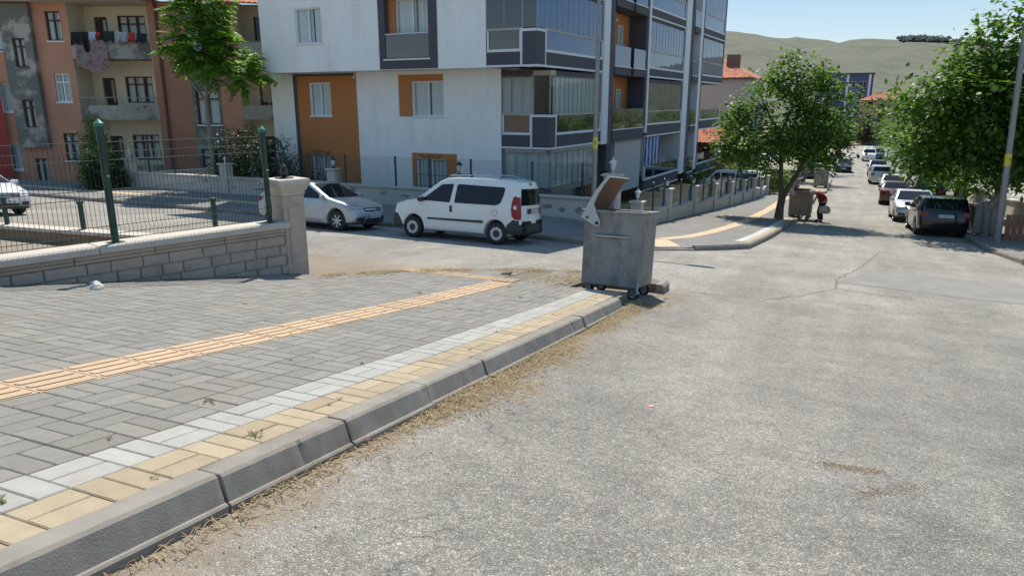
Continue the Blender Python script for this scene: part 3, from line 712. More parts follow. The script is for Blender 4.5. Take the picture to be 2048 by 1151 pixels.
# orange recesses with windows and little glass balconies
RX = RG(-.95)
def recess(y0, y1, wins, zlist, z00):
    hs = [(a, b, z+.32, z+2.5) for z in zlist for a, b in wins]
    o = wall_holes(MB(), y0, y1, z00, 10.3, hs, RX, .15).build('orange_recess', ORANGE, apt, fixn=False)
    for h in hs: window(apt, RX, *h, 1, d=.08)
recess(8.15, 12.95, [(8.5, 9.6), (11.2, 12.1)], (ZF1, ZF2, ZF3), -3.3)
recess(22.6, 24.25, [(22.95, 23.8)], (ZG, ZF1, ZF2, ZF3), AZB)
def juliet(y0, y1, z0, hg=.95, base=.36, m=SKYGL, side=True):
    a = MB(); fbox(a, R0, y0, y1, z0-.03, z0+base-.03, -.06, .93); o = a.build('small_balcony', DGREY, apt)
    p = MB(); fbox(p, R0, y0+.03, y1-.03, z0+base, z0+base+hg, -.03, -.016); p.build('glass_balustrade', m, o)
    t = MB(); fbox(t, R0, y0-.02, y1+.02, z0+base-.03, z0+base+.02, -.09, .05); t.build('trim', TRIM, o)
for z in (ZF2, ZF3): juliet(8.25, 10.55, z); juliet(11.0, 12.9, z)
juliet(8.2, 12.9, ZF1, .98, .55, DGLASS)
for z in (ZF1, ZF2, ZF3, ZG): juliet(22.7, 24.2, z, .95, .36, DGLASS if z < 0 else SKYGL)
mb = MB(); mb.lathe([(.02, -.12), (.07, -.1), (.07, .12), (.02, .14)], 10, (0, 0, 0), 'x'); o = mb.build('wall_lamp', PVC, apt, smooth=40); o.location = (-.8, 10.4, 3.95 - AZB)
# bays two and three
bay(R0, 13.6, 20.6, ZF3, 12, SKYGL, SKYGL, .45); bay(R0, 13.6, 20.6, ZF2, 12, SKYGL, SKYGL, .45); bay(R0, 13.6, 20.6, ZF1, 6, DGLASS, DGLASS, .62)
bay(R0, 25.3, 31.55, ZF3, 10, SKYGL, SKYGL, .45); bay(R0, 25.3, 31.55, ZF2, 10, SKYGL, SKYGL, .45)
def open_balcony(y0, y1, z0, gm=DGLASS):
    mb = MB(); fbox(mb, R0, y0, y1, z0+.07, z0+.62, 0, .12); fbox(mb, R0, y0+.02, y1-.02, z0+.3, z0+.4, .13, 1.5); o = mb.build('open_balcony', DGREY, apt)
    t = MB(); fbox(t, R0, y0-.02, y1+.02, z0, z0+.075, -.03, .14); fbox(t, R0, y0+.1, y1-.1, z0+.62, z0+.72, -.03, .13)
    fbox(t, R0, y0, y0+.1, z0+.62, z0+1.4, -.03, .1); fbox(t, R0, y1-.1, y1, z0+.62, z0+1.4, -.03, .1); t.build('trim', TRIM, o)
    p = MB(); fbox(p, R0, y0+.12, y1-.12, z0+.72, z0+1.38, .03, .045); p.build('glass_balustrade', gm, o); return o
open_balcony(25.3, 31.55, ZF1); open_balcony(25.3, 31.55, ZG+.05); ob = open_balcony(13.6, 20.6, ZG+.05)
# striped blue curtain of the open ground-floor balcony
BLUC = bpy.data.materials.new('blue_striped_cloth'); BLUC.use_nodes = True
nt = BLUC.node_tree; tc = nd(nt, 'ShaderNodeTexCoord'); wv = nd(nt, 'ShaderNodeTexWave', bands_direction='Y'); wv.inputs['Scale'].default_value = 1.6; wv.inputs['Distortion'].default_value = 1.5
rr_ = nd(nt, 'ShaderNodeValToRGB'); rr_.color_ramp.elements[0].color = (.05, .10, .30, 1); rr_.color_ramp.elements[1].color = (.55, .60, .70, 1); rr_.color_ramp.elements[0].position = .45; rr_.color_ramp.elements[1].position = .62
nt.links.new(tc.outputs['Object'], wv.inputs[0]); nt.links.new(wv.outputs[0], rr_.inputs[0]); nt.links.new(rr_.outputs[0], nt.nodes['Principled BSDF'].inputs['Base Color'])
c = MB(); N = 44
for k in range(N):
    a0, a1 = 13.75 + 3.0*k/N, 13.75 + 3.0*(k+1)/N
    c.quad(*[R0(u, z, .12 + .06*math.sin(kk*1.5)) for (u, kk), z in (((a0, k), -3.75), ((a1, k+1), -3.75), ((a1, k+1), -1.9), ((a0, k), -1.9))])
c.build('striped_curtain', BLUC, apt, fixn=False)
mb = MB()
for y in (16.6, 18.4):
    mb.box(-.9, -.4, y, y+.5, .52, .56)
    for a, b in ((-.88, y+.02), (-.42, y+.02), (-.88, y+.48), (-.42, y+.48)): mb.box(a-.02, a+.02, b-.02, b+.02, .1, .54)
    mb.box(-.9, -.4, y+.46, y+.5, .56, 1.0)
mb.v = [(p[0], p[1], p[2] + .25) for p in mb.v]; mb.build('balcony_chair', PVC, apt)
# entrance
mb = MB(); fbox(mb, RG(-.9), 7.2, 8.6, AZB, -1.9, 0, .1); mb.build('entrance_wall', mat('brown_cladding', (.22, .085, .03), .7, .1, 2), apt)
mb = MB(); fbox(mb, R0, 8.9, 12.95, AZB, -1.35, .06, .3); mb.build('porch_wall', mat('porch_render', (.46, .45, .43), .9, .07, 1), apt)
mb = MB(); fbox(mb, R0, 13.3, 20.6, AZB, ZG+.12, .1, .5); fbox(mb, R0, 25.3, 31.5, AZB, ZG+.12, .1, .5); mb.build('plinth', mat('bluegrey_plinth', (.17, .20, .25), .85, .1, 1), apt) if ZG + .12 > AZB else None

# ---------------------------------------------------------------- old pink apartment block on the left (parallel to the picture at 33 m)
PZB = -4.6
pk = thing('old_apartment_block', 'weathered pink and orange apartment block with cream balconies and hanging laundry', 'building', (-39.6*syw, 39.6*cyw, PZB*1.2), YAW)
pk.scale = (1.2, 1.2, 1.2)
def PF(dy=0): return lambda u, z, d: (u, dy + d, z - PZB)
P0 = PF()
PEACH = mat('peach_render', (.52, .26, .165), .92, .12, .6, dirt=.4, dscale=.5, dcol=(.30, .13, .08), bump=.2, bscale=30)
BROWNR = mat('brown_orange_render', (.38, .18, .115), .92, .12, .6, dirt=.4, dscale=.6, dcol=(.22, .11, .08), bump=.2, bscale=30)
GREYR = mat('grey_peeling_render', (.155, .16, .14), .92, .14, .8, c2=(.40, .38, .32), dscale=.75, bump=.3, bscale=20)
CREAM = mat('cream_render', (.70, .62, .46), .92, .08, .7, dirt=.2, dscale=.5, dcol=(.4, .36, .28))
MOULD = mat('mouldy_concrete', (.33, .31, .26), .92, .18, 1, c2=(.13, .125, .11), dscale=.9, dirt=.4, dcol=(.5, .46, .4))
REDW = mat('red_render', (.34, .045, .035), .9, .1, .8)
def pwall(u0, u1, z0, z1, m, holes=(), dy=0, name='wall'):
    return wall_holes(MB(), u0, u1, z0, z1, list(holes), PF(dy), .22).build(name, m, pk, fixn=False)
ST = 2.6
def rows(u0, u1, z0, z1, ks): return [(u0, u1, z0 - ST*k, z1 - ST*k) for k in ks]
h1 = rows(-20.42, -19.75, 2.62, 3.85, (0, 1, 2)); h2 = rows(-21.86, -21.32, 1.5, 2.72, (0, 1, 2)); h0 = rows(-23.6, -22.42, 2.2, 3.4, (0, 1, 2))
pwall(-26, -22.3, PZB, 4.2, PEACH, h0); pwall(-22.3, -20.97, -1.95, 4.15, GREYR, h2[:2], -.25); pwall(-22.3, -20.97, PZB, -1.95, PEACH, h2[2:], 0); pwall(-20.97, -19.43, PZB, 4.2, PEACH, h1)
mb = MB(); fbox(mb, P0, -22.3, -22.28, -1.95, 4.15, -.25, 0); fbox(mb, P0, -20.99, -20.97, -1.95, 4.15, -.25, 0); fbox(mb, P0, -22.3, -20.97, -1.97, -1.95, -.25, 0); mb.build('bay_side', GREYR, pk)
pwall(-23.4, -22.75, PZB, .9, REDW, [], -.3, 'red_pier')
for i, h in enumerate(h1): window(pk, P0, *h, 2, PVC if i == 1 else BROWNW, transom=.38, sill=TRIM)
for h in h2[:2]: window(pk, PF(-.25), *h, 2, BROWNW, transom=.35, sill=MOULD)
window(pk, P0, *h2[2], 2, BROWNW)
for i, h in enumerate(h0): window(pk, P0, *h, 2, PVC if i else BROWNW, sill=TRIM)
# balcony stack with recessed cream walls
bz = [(2.53, 1.85), (-.12, -.75), (-2.75, -3.4)]
for x0, x1, dep in ((-19.43, -15.95, 1.3), (-12.15, -8.8, 1.1)):
    hs = []
    for k in range(3):
        top = bz[k][0]
        if x0 < -19: hs += [(-19.02, -18.42, top-.62, top+1.22), (-17.95, -16.7, top+.1, top+1.28)]
        else: hs += [(-11.7, -10.9, top-.62, top+1.2), (-10.6, -9.4, top+.1, top+1.2)]
    pwall(x0, x1, PZB, 4.25, CREAM, hs, dep, 'balcony_back_wall')
    for i, h in enumerate(hs):
        if i % 2: window(pk, PF(dep), *h, 3, BROWNW, transom=.35)
        else:
            mb = MB(); fbox(mb, PF(dep), *h, .12, .16); o = mb.build('balcony_door', BROWNW, pk)
            p = MB(); fbox(p, PF(dep), h[0]+.12, h[1]-.12, h[2]+.75, h[3]-.12, .10, .119); p.build('pane', DGLASS, o)
    mb = MB(); fbox(mb, P0, x0-.01, x0, PZB, 4.25, 0, dep); fbox(mb, P0, x1, x1+.01, PZB, 4.25, 0, dep); mb.build('balcony_side_wall', CREAM, pk)
    for k, (a, b) in enumerate(bz):
        mb = MB(); n = 10; bow = .35
        pts = [(x0 + (x1-x0)*i/n, -bow*math.sin(math.pi*i/n)) for i in range(n+1)]
        for i in range(n):
            (ua, da), (ub, db) = pts[i], pts[i+1]
            lo, hi = b - PZB, a - PZB
            if k: hi = b + .38 - PZB + .25
            mb.add([(ua, da, lo), (ub, db, lo), (ub, db, hi), (ua, da, hi), (ua, da+.1, lo), (ub, db+.1, lo), (ub, db+.1, hi), (ua, da+.1, hi)], [(0,1,2,3),(7,6,5,4),(3,2,6,7),(0,4,5,1)])
            mb.add([(ua, da, lo), (ub, db, lo), (ub, dep, lo), (ua, dep, lo)], [(0,1,2,3)]); mb.add([(ua, da, lo+.12), (ub, db, lo+.12), (ub, dep, lo+.12), (ua, dep, lo+.12)], [(3,2,1,0)])
        o = mb.build('balcony_parapet', MOULD, pk, fixn=False)
        r = MB(); r.tube([(u, d, (a + (.04 if k == 0 else .33)) - PZB) for u, d in pts], .022, 6)
        if k:
            for i in range(0, n+1, 2): r.tube([(pts[i][0], pts[i][1], b + .6 - PZB), (pts[i][0], pts[i][1], a + .33 - PZB)], .014, 5)
        r.build('handrail', mat('grey_pipe', (.35, .36, .37), .5, .1, 4, metal=.4), o)
hr = rows(-14.2, -13.15, -.98 + 2*ST, .55 + 2*ST, (0, 1, 2, 3))
pwall(-15.94, -14.35, PZB, 4.25, BROWNR); pwall(-14.35, -13.05, PZB, 4.2, GREYR, [h for h in hr if h[3] < 4.1], .0); pwall(-13.05, -12.15, PZB, 4.2, PEACH); pass
for h in hr:
    if h[3] < 4.1: window(pk, P0, *h, 2, BROWNW, transom=.4, sill=TRIM)
mb = MB(); mb.tube([P0(-15.55, PZB, -.08), P0(-15.55, 4.1, -.08), P0(-15.5, 4.3, -.25)], .06, 8); mb.build('downpipe', mat('rust_brown_pipe', (.13, .05, .03), .6, .15, 3), pk)
mb = MB(); fbox(mb, P0, -11.2, -9.6, 2.2, 3.6, -.02, .1); mb.build('dark_blue_blind', mat('dark_blue_shutter', (.05, .06, .10), .6, .1, 3), pk)

mb = MB(); mb.box(-26, -9.0, 1.75, 9, .0, 4.2 - PZB); mb.build('core_wall', CREAM, pk)
mb = MB(); mb.box(-26.5, -15.9, -.75, 12, 4.2 - PZB, 4.42 - PZB); mb.build('eaves', mat('eaves_paint', (.55, .47, .36), .9, .1, 1), pk)
ROOF = mat('red_roof_tile', (.36, .125, .07), .9, .15, 2, island=.22, dirt=.3, dscale=.8, dcol=(.22, .12, .08))
def tile_roof(parent, fn, u0, u1, n, rows_, name='roof', m=None):
    """sloping roof of overlapping tile courses; fn(u, t) gives the roof plane, t from eaves to ridge"""
    mb = MB()
    for r in range(rows_):
        t0, t1 = r/rows_, (r+1.12)/rows_
        for k in range(n):
            a, b = u0 + (u1-u0)*k/n, u0 + (u1-u0)*(k+1)/n; h = .03
            P = [Vector(fn(u, t)) for u, t in ((a, t0), (b, t0), (b, t1), (a, t1))]
            up = Vector((0, 0, .035)); mid0, mid1 = (P[0]+P[1])/2 + up*1.6, (P[2]+P[3])/2 + up
            mb.add([P[0]+up*.4, mid0, P[1]+up*.4, P[2], mid1, P[3], P[0]-up, P[1]-up], [(0,1,4,5),(1,2,3,4),(6,7,2,1,0)])
    return mb.build(name, m or ROOF, parent, fixn=False, kind='stuff')
tile_roof(pk, lambda u, t: (u, -.7 + 6*t, 4.25 - PZB - .04*(u+15) + 2.6*t), -15.9, -9.0, 30, 16)
# ================================================================== WALLS, FENCES, STREET FURNITURE
GREEN = mat('green_fence_paint', (.006, .05, .036), .38, .12, 5, dirt=.25, dscale=3, dcol=(.10, .10, .08))
WIRE = mat('green_fence_wire', (.008, .03, .024), .7, .1, 8)
BLKW = mat('dark_fence_wire', (.035, .042, .045), .5, .1, 8)
WSTONE = mat('pinkish_wall_stone', (.42, .345, .28), .92, .14, 4, bump=.5, bscale=45, dirt=.5, dscale=1.6, dcol=(.17, .14, .115), objr=.07)
COPE = mat('pale_coping', (.50, .45, .385), .9, .10, 5, bump=.3, bscale=60, dirt=.35, dscale=2, dcol=(.32, .28, .24), objr=.05)
MORT = mat('wall_mortar', (.36, .295, .24), .95, .15, 8)
# ---- roadside wall on the left: level top at z = -1.87, ground falling along it
WA, WB_ = Vector((-13.6, -8.2, 0)), Vector((-8.12, 9.0, 0))
WD = (WB_ - WA).normalized(); WN = Vector((WD.y, -WD.x, 0)); WLEN = (WB_ - WA).length      # WN faces the pavement
WTOP = -1.87
def wp(s, out, z): p = WB_ - WD * s + WN * out; return Vector((p.x, p.y, z))
rw = thing('boundary_wall', 'low pinkish stone block wall with pale coping along the near pavement', 'wall', (WB_.x, WB_.y, g(9)))
RWI = Matrix.Translation(rw.location).inverted()
def rwb(mb, name, m, **k):
    mb.v = [tuple(RWI @ Vector(p)) for p in mb.v]; return mb.build(name, m, rw, **k)
mb = MB()
n = 24
for k in range(n):
    s0, s1 = .2 + 11*k/n, .2 + 11*(k+1)/n
    mb.add([wp(s, o, z) for s in (s0, s1) for o, z in ((-.2, WTOP-.12), (-.02, WTOP-.12), (-.02, g(wp(s, 0, 0).y)-.1), (-.2, g(wp(s, 0, 0).y)-1.5))], [(0,1,5,4),(1,2,6,5),(3,7,4,0),(0,3,2,1),(4,5,6,7)])
rwb(mb, 'mortar_core', MORT, fixn=True)
rr = random.Random(11); ch = .165
for c in range(8):
    z1 = WTOP - .215 - c*ch; z0 = z1 - ch; s = .22 + (.19 if c % 2 else 0) * -1
    while s < 9.5:
        l = rr.choice((.30, .36, .42, .5)); a, b = max(s, .2), s + l; s = b
        if b - a < .08: continue
        gy = min(g(wp(a, 0, 0).y), g(wp(b, 0, 0).y)) + PAVE - .04
        if z1 < gy + .03: continue
        lo = max(z0, gy - .2); o_ = rr.uniform(.001, .007); e = .008
        m_ = MB(); A = [wp(u, -.03, z) for u, z in ((a+.002, lo+.0025), (b-.002, lo+.0025), (b-.002, z1-.0025), (a+.002, z1-.0025))]
        B2 = [wp(u, o_, z) for u, z in ((a+.005+e, lo+.006+e), (b-.005-e, lo+.006+e), (b-.005-e, z1-.006-e), (a+.005+e, z1-.006-e))]
        m_.add(A + B2, [(4,5,6,7),(0,1,5,4),(1,2,6,5),(2,3,7,6),(3,0,4,7)]); rwb(m_, 'stone_block', WSTONE, fixn=True)
def bar_along(name, s0, s1, o0, o1, z0, z1, m, seg=1.05, bevel=.01):
    k = max(1, round((s1-s0)/seg))
    for i in range(k):
        a, b = s0 + (s1-s0)*i/k + .003, s0 + (s1-s0)*(i+1)/k - .003
        q = MB(); q.add([wp(s, o, z) for s in (a, b) for o, z in ((o0, z0), (o1, z0), (o1, z1), (o0, z1))], [(0,1,2,3),(7,6,5,4),(0,4,5,1),(1,5,6,2),(2,6,7,3),(3,7,4,0)])
        rwb(q, name, m, bevel=bevel)
bar_along('moulding', .22, 11.5, -.2, .03, WTOP-.215, WTOP-.165, WSTONE)
bar_along('moulding', .22, 11.5, -.2, .05, WTOP-.16, WTOP-.105, WSTONE)
bar_along('coping_stone', .16, 11.5, -.34, .10, WTOP-.10, WTOP, COPE, 2.6, .012)
# ---- gate pillar at its end
gp = thing('gate_pillar', 'square pinkish stone gate pillar with flared pale cap at wall end', 'pillar', (-8.30, 9.04, g(9.08)), math.atan2(WD.y, WD.x) - math.pi/2)
gh = lambda z: z - g(9.08)
mb = MB(); mb.box(-.195, .195, -.195, .195, -.3, gh(-1.46)); mb.build('shaft', WSTONE, gp, bevel=.015)
for sx, sy_, nm in ((0, -1, 'y'), (1, 0, 'x')):
    mb = MB(); mb.box(*((-.12, .12, -.212, -.19) if nm == 'y' else (.19, .212, -.12, .12)), .35, gh(-1.62)); mb.build('raised_panel', WSTONE, gp, bevel=.008)
mb = MB(); pr = [(.195, gh(-1.46)), (.205, gh(-1.44)), (.205, gh(-1.40)), (.225, gh(-1.38)), (.245, gh(-1.33)), (.28, gh(-1.29)), (.28, gh(-1.23)), (.265, gh(-1.20))]
mb.lathe([(r*1.4142, h) for r, h in pr], 4); mb.build('flared_cap', COPE, gp)
lt = thing('pillar_lamp', 'small black broken lantern base on the gate pillar cap', 'lamp', (-8.34, 9.05, -1.2))
mb = MB(); mb.lathe([(.15, 0), (.15, .015), (.05, .02)], 16); mb.build('base_plate', IRON, lt)
mb = MB(); mb.lathe([(.03, .02), (.055, .04), (.07, .09), (.06, .14), (.035, .17), (.05, .19), (.02, .23)], 12); mb.build('body', IRON, lt, smooth=50)
# ---- green mesh fence on the wall: two thick posts and wavy panels
fe = thing('mesh_fence', 'green welded wire mesh fence with thick posts on the near roadside wall', 'fence', tuple(wp(5, -.12, WTOP)))
FI = Matrix.Translation(fe.location).inverted()
def feb(mb, name, m, **k): mb.v = [tuple(FI @ Vector(p)) for p in mb.v]; return mb.build(name, m, fe, **k)
posts = [(.40, 1.52, .045), (2.72, 1.66, .05), (5.1, 1.66, .05), (7.5, 1.66, .05)]
for s, h, r in posts:
    p = wp(s, -.12, WTOP); mb = MB()
    mb.lathe([(r, 0), (r, h-.09)], 14, p); o = feb(mb, 'post', GREEN, smooth=40)
    mb = MB(); mb.lathe([(r*1.25, h-.1), (r*1.3, h-.055), (r*1.0, h-.04), (.004, h)], 14, p); c = feb(mb, 'cap', mat('green_cap', (.03, .16, .13), .4, .1, 5), smooth=40); c.parent = o
    mb = MB(); mb.box(p.x-.09, p.x+.09, p.y-.09, p.y+.09, p.z, p.z+.008); c = feb(mb, 'foot_plate', GREEN); c.parent = o
    mb = MB(); mb.lathe([(.012, -.01), (.012, .03)], 8, (p.x + WN.x*.05, p.y + WN.y*.05, p.z + h*.55), 'x'); c = feb(mb, 'bolt', mat('bolt_zinc', (.5, .5, .5), .4, .05, 5, metal=.7), smooth=40); c.parent = o
def vkink(z, base, H): # V-folds of the panel
    b = 0
    for zc in (.13, .62, 1.12): b = max(b, .045*max(0, 1 - abs(z - zc*H/1.25)/.055))
    return b
for (sa, ha, _), (sb, hb, _2) in zip(posts, posts[1:]):
    mb = MB(); H = 1.42; nw = int((sb - sa) / .055)
    zs = [.0, .075, .13, .185, .565, .62, .675, 1.065, 1.12, 1.175, H-.12]
    for k in range(1, nw):
        s = sa + (sb-sa)*k/nw
        mb.tube([wp(s, -.12 + .07 + vkink(z, 0, 1.25), WTOP + .06 + z) for z in zs] , .0034, 4, False)
    for z in zs[::1]:
        if z in (.0, .075, .185, .565, .675, 1.065, 1.175, H-.12): mb.tube([wp(sa+.03, -.05 + vkink(z, 0, 1.25), WTOP+.06+z), wp(sb-.03, -.05 + vkink(z, 0, 1.25), WTOP+.06+z)], .005, 4, False)
    feb(mb, 'wire_panel', WIRE, fixn=False)
# ---- garden wall along the side street, with short green posts
gw = thing('garden_wall', 'low brown rendered garden wall with pale coping behind the mesh fence', 'wall', (-14, 10.3, g(10.3)))
BRW = mat('brown_render', (.30, .205, .125), .93, .15, 2, bump=.5, bscale=25, dirt=.4, dscale=1.5, dcol=(.16, .11, .07))
gl = lambda p: (p[0]+14, p[1]-10.3, p[2]-g(10.3))
ga, gb = Vector((-24, 9.0, 0)), Vector((-9.6, 10.6, 0)); gd = (gb-ga).normalized(); gn = Vector((gd.y, -gd.x, 0))
def gseg(name, m, o0, o1, z0, z1, k, bev=0):
    for i in range(k):
        a, b = ga + gd*((gb-ga).length*i/k + .003), ga + gd*((gb-ga).length*(i+1)/k - .003)
        q = MB(); q.add([gl(p + gn*o + Vector((0, 0, z))) for p in (a, b) for o, z in ((o0, z0), (o1, z0), (o1, z1), (o0, z1))], [(0,1,2,3),(7,6,5,4),(0,4,5,1),(1,5,6,2),(2,6,7,3),(3,7,4,0)])
        q.build(name, m, gw, bevel=bev)
gseg('wall', BRW, -.1, .1, -4.2, -2.78, 1); gseg('coping_stone', COPE, -.16, .2, -2.78, -2.70, 9, .01)
for x, y, z, lab in ((-17.35, 9.75, -2.7, 'short green post on garden wall, nearest the white car'), (-15.09, 10.03, -2.7, 'short green post on garden wall, left of the tall fence post'), (-13.0, 11.75, -2.72, 'short green post standing alone between the two tall fence posts'), (-11.7, 12.3, -2.6, 'short green post beside the gate pillar in front of silver car')):
    t = thing('short_post', lab, 'post', (x, y, z if z == -2.7 else g(y)), 0, 'short green posts behind the fence')
    h = .62 if z == -2.7 else (z + .62 - g(y))
    mb = MB(); mb.lathe([(.055, 0), (.055, h)], 12); o = mb.build('tube', GREEN, t, smooth=40)
    mb = MB(); mb.lathe([(.075, h-.05), (.075, h), (.03, h+.012)], 12); mb.build('cap', GREEN, t, smooth=40)
# ---- fence wall of the apartment block along the side street
FW = mat('cream_fence_wall', (.52, .485, .42), .92, .12, 1.2, c2=(.46, .43, .37), dscale=.6, dirt=.3, dcol=(.3, .27, .22), bump=.3, bscale=30)
PEEL = mat('peeled_patch', (.25, .225, .20), .95, .25, 8, bump=.5, bscale=30)
def local_thing(name, label, cat, x, y, z, group=None): return thing(name, label, cat, (x, y, z), 0, group)
fw = local_thing('fence_wall', 'cream garden wall with peeling paint and black mesh fence behind the parked van', 'wall', -19.5, 23.6, -4.4)
fo = lambda p: (p[0]+19.5, p[1]-23.6, p[2]+4.4)
def fwb(mb, name, m, par=None, **k): mb.v = [fo(p) for p in mb.v]; return mb.build(name, m, par or fw, **k)
mb = MB(); mb.box(-31.2, -7.5, 23.5, 23.7, -4.5, -3.27); fwb(mb, 'wall', FW)
for i in range(19):
    a = -31.2 + 23.7*i/19; mb = MB(); mb.box(a+.004, a+23.7/19-.004, 23.42, 23.78, -3.27, -3.20); fwb(mb, 'coping_stone', COPE, bevel=.01)
rr = random.Random(5)
for x, z, w, h in ((-9.6, -3.62, .5, .26), (-9.0, -3.7, .3, .2), (-8.4, -3.66, .34, .24), (-16.6, -3.48, .55, .16), (-15.6, -3.55, .5, .12), (-14.7, -3.5, .4, .14), (-18.1, -3.45, .4, .22), (-24.6, -3.62, .5, .18), (-23.3, -3.68, .45, .1), (-23.0, -3.66, .5, .14), (-26.3, -3.4, .3, .14)):
    poly = [(x + w*.5*math.cos(t)*rr.uniform(.35, 1.2), z + h*.5*math.sin(t)*rr.uniform(.2, 1.25)) for t in [2*math.pi*k/14 for k in range(14)]]
    mb = MB(); mb.add([(p[0], 23.494, p[1]) for p in poly], [tuple(range(14))]); fwb(mb, 'peeled_patch', PEEL, fixn=False)
for x in (-31.3, -25.1, -19.1, -13.2):
    mb = MB(); mb.box(x-.2, x+.2, 23.40, 23.8, -4.5, -2.68); o = fwb(mb, 'pier', FW)
    mb = MB(); mb.box(x-.27, x+.27, 23.33, 23.87, -2.68, -2.61); fwb(mb, 'pier_cap', COPE, o, bevel=.012)
for x in (-30, -28.3, -23.5, -21.9, -20.4, -18.5, -16.06, -14.5, -12.7, -10.2, -8.3):
    mb = MB(); mb.box(x-.03, x+.03, 23.57, 23.63, -3.2, -2.03); fwb(mb, 'fence_post', BLKW)
mb = MB()
for k in range(16):
    z = -3.15 + 1.08*k/15; mb.box(-22.2, -7.6, 23.598, 23.602, z-.003, z+.003)
for k in range(290): x = -22.2 + 14.6*k/290; mb.box(x-.002, x+.002, 23.604, 23.608, -3.15, -2.07)
fwb(mb, 'wire_panel', BLKW, fixn=False, kind='stuff')
LAMPG = mat('frosted_lamp_glass', (.6, .6, .56), .4, .05, 4)
def lantern(x, y, z, lab, white=False, s=1.0):
    t = thing('lantern', lab, 'lamp', (x, y, z), 0, 'lanterns on the fence piers')
    m = mat('white_lantern', (.6, .6, .58), .5, .08, 4) if white else IRON
    mb = MB(); mb.lathe([(.09*s, 0), (.09*s, .015), (.025*s, .03), (.025*s, .10*s), (.05*s, .12*s)], 10); mb.build('stem', m, t, smooth=40)
    mb = MB(); mb.lathe([(.055*s, .12*s), (.10*s, .34*s)], 6); mb.build('lamp_glass', LAMPG, t)
    mb = MB(); mb.lathe([(.14*s, .34*s), (.13*s, .36*s), (.05*s, .43*s), (.02*s, .45*s), (.025*s, .48*s), (.003, .52*s)], 6); mb.build('hood', m, t)
lantern(-31.3, 23.6, -2.61, 'pale lantern on the leftmost cream fence pier', True); lantern(-25.1, 23.6, -2.61, 'white stub lantern on the cream pier near the ailanthus tree', True, .6)
lantern(-19.1, 23.6, -2.61, 'black lantern on the fence pier before the orange panel'); lantern(-13.2, 23.6, -2.61, 'black lantern on the fence pier above the white van')
# low side wall joining from the back
sw_ = local_thing('side_wall', 'pale low wall running back from the cream fence pier', 'wall', -28, 26.2, -4.4)
mb = MB(); mb.add([(-3.2, -2.4, 0), (-3.0, -2.4, 0), (3.3, 1.5, 0), (3.1, 1.5, 0), (-3.2, -2.4, 1.05), (-3.0, -2.4, 1.05), (3.3, 1.5, 1.45), (3.1, 1.5, 1.45)], [(0,1,2,3),(4,7,6,5),(0,4,5,1),(1,5,6,2),(2,6,7,3),(3,7,4,0)]); mb.build('wall', FW, sw_)
mb = MB(); mb.add([(-3.3, -2.45, 1.055), (-2.95, -2.45, 1.055), (3.4, 1.5, 1.455), (3.05, 1.5, 1.455), (-3.3, -2.45, 1.12), (-2.95, -2.45, 1.12), (3.4, 1.5, 1.52), (3.05, 1.5, 1.52)], [(0,1,2,3),(4,7,6,5),(0,4,5,1),(1,5,6,2),(2,6,7,3),(3,7,4,0)]); mb.build('coping', COPE, sw_)
# ---- entrance pier and corner wall
ep = local_thing('entrance_pier', 'white entrance pier with a lantern beside the lamp post', 'pillar', -7.25, 23.75, -4.3)
mb = MB(); mb.box(-.26, .26, -.2, .2, 0, 1.86); mb.build('shaft', COPE, ep, bevel=.01)
mb = MB(); mb.box(-.34, .34, -.28, .28, 1.86, 1.93); mb.build('cap', COPE, ep, bevel=.012)
lantern(-7.25, 23.75, -2.37, 'white lantern on the entrance pier above the open dumpster', True, 1.1)
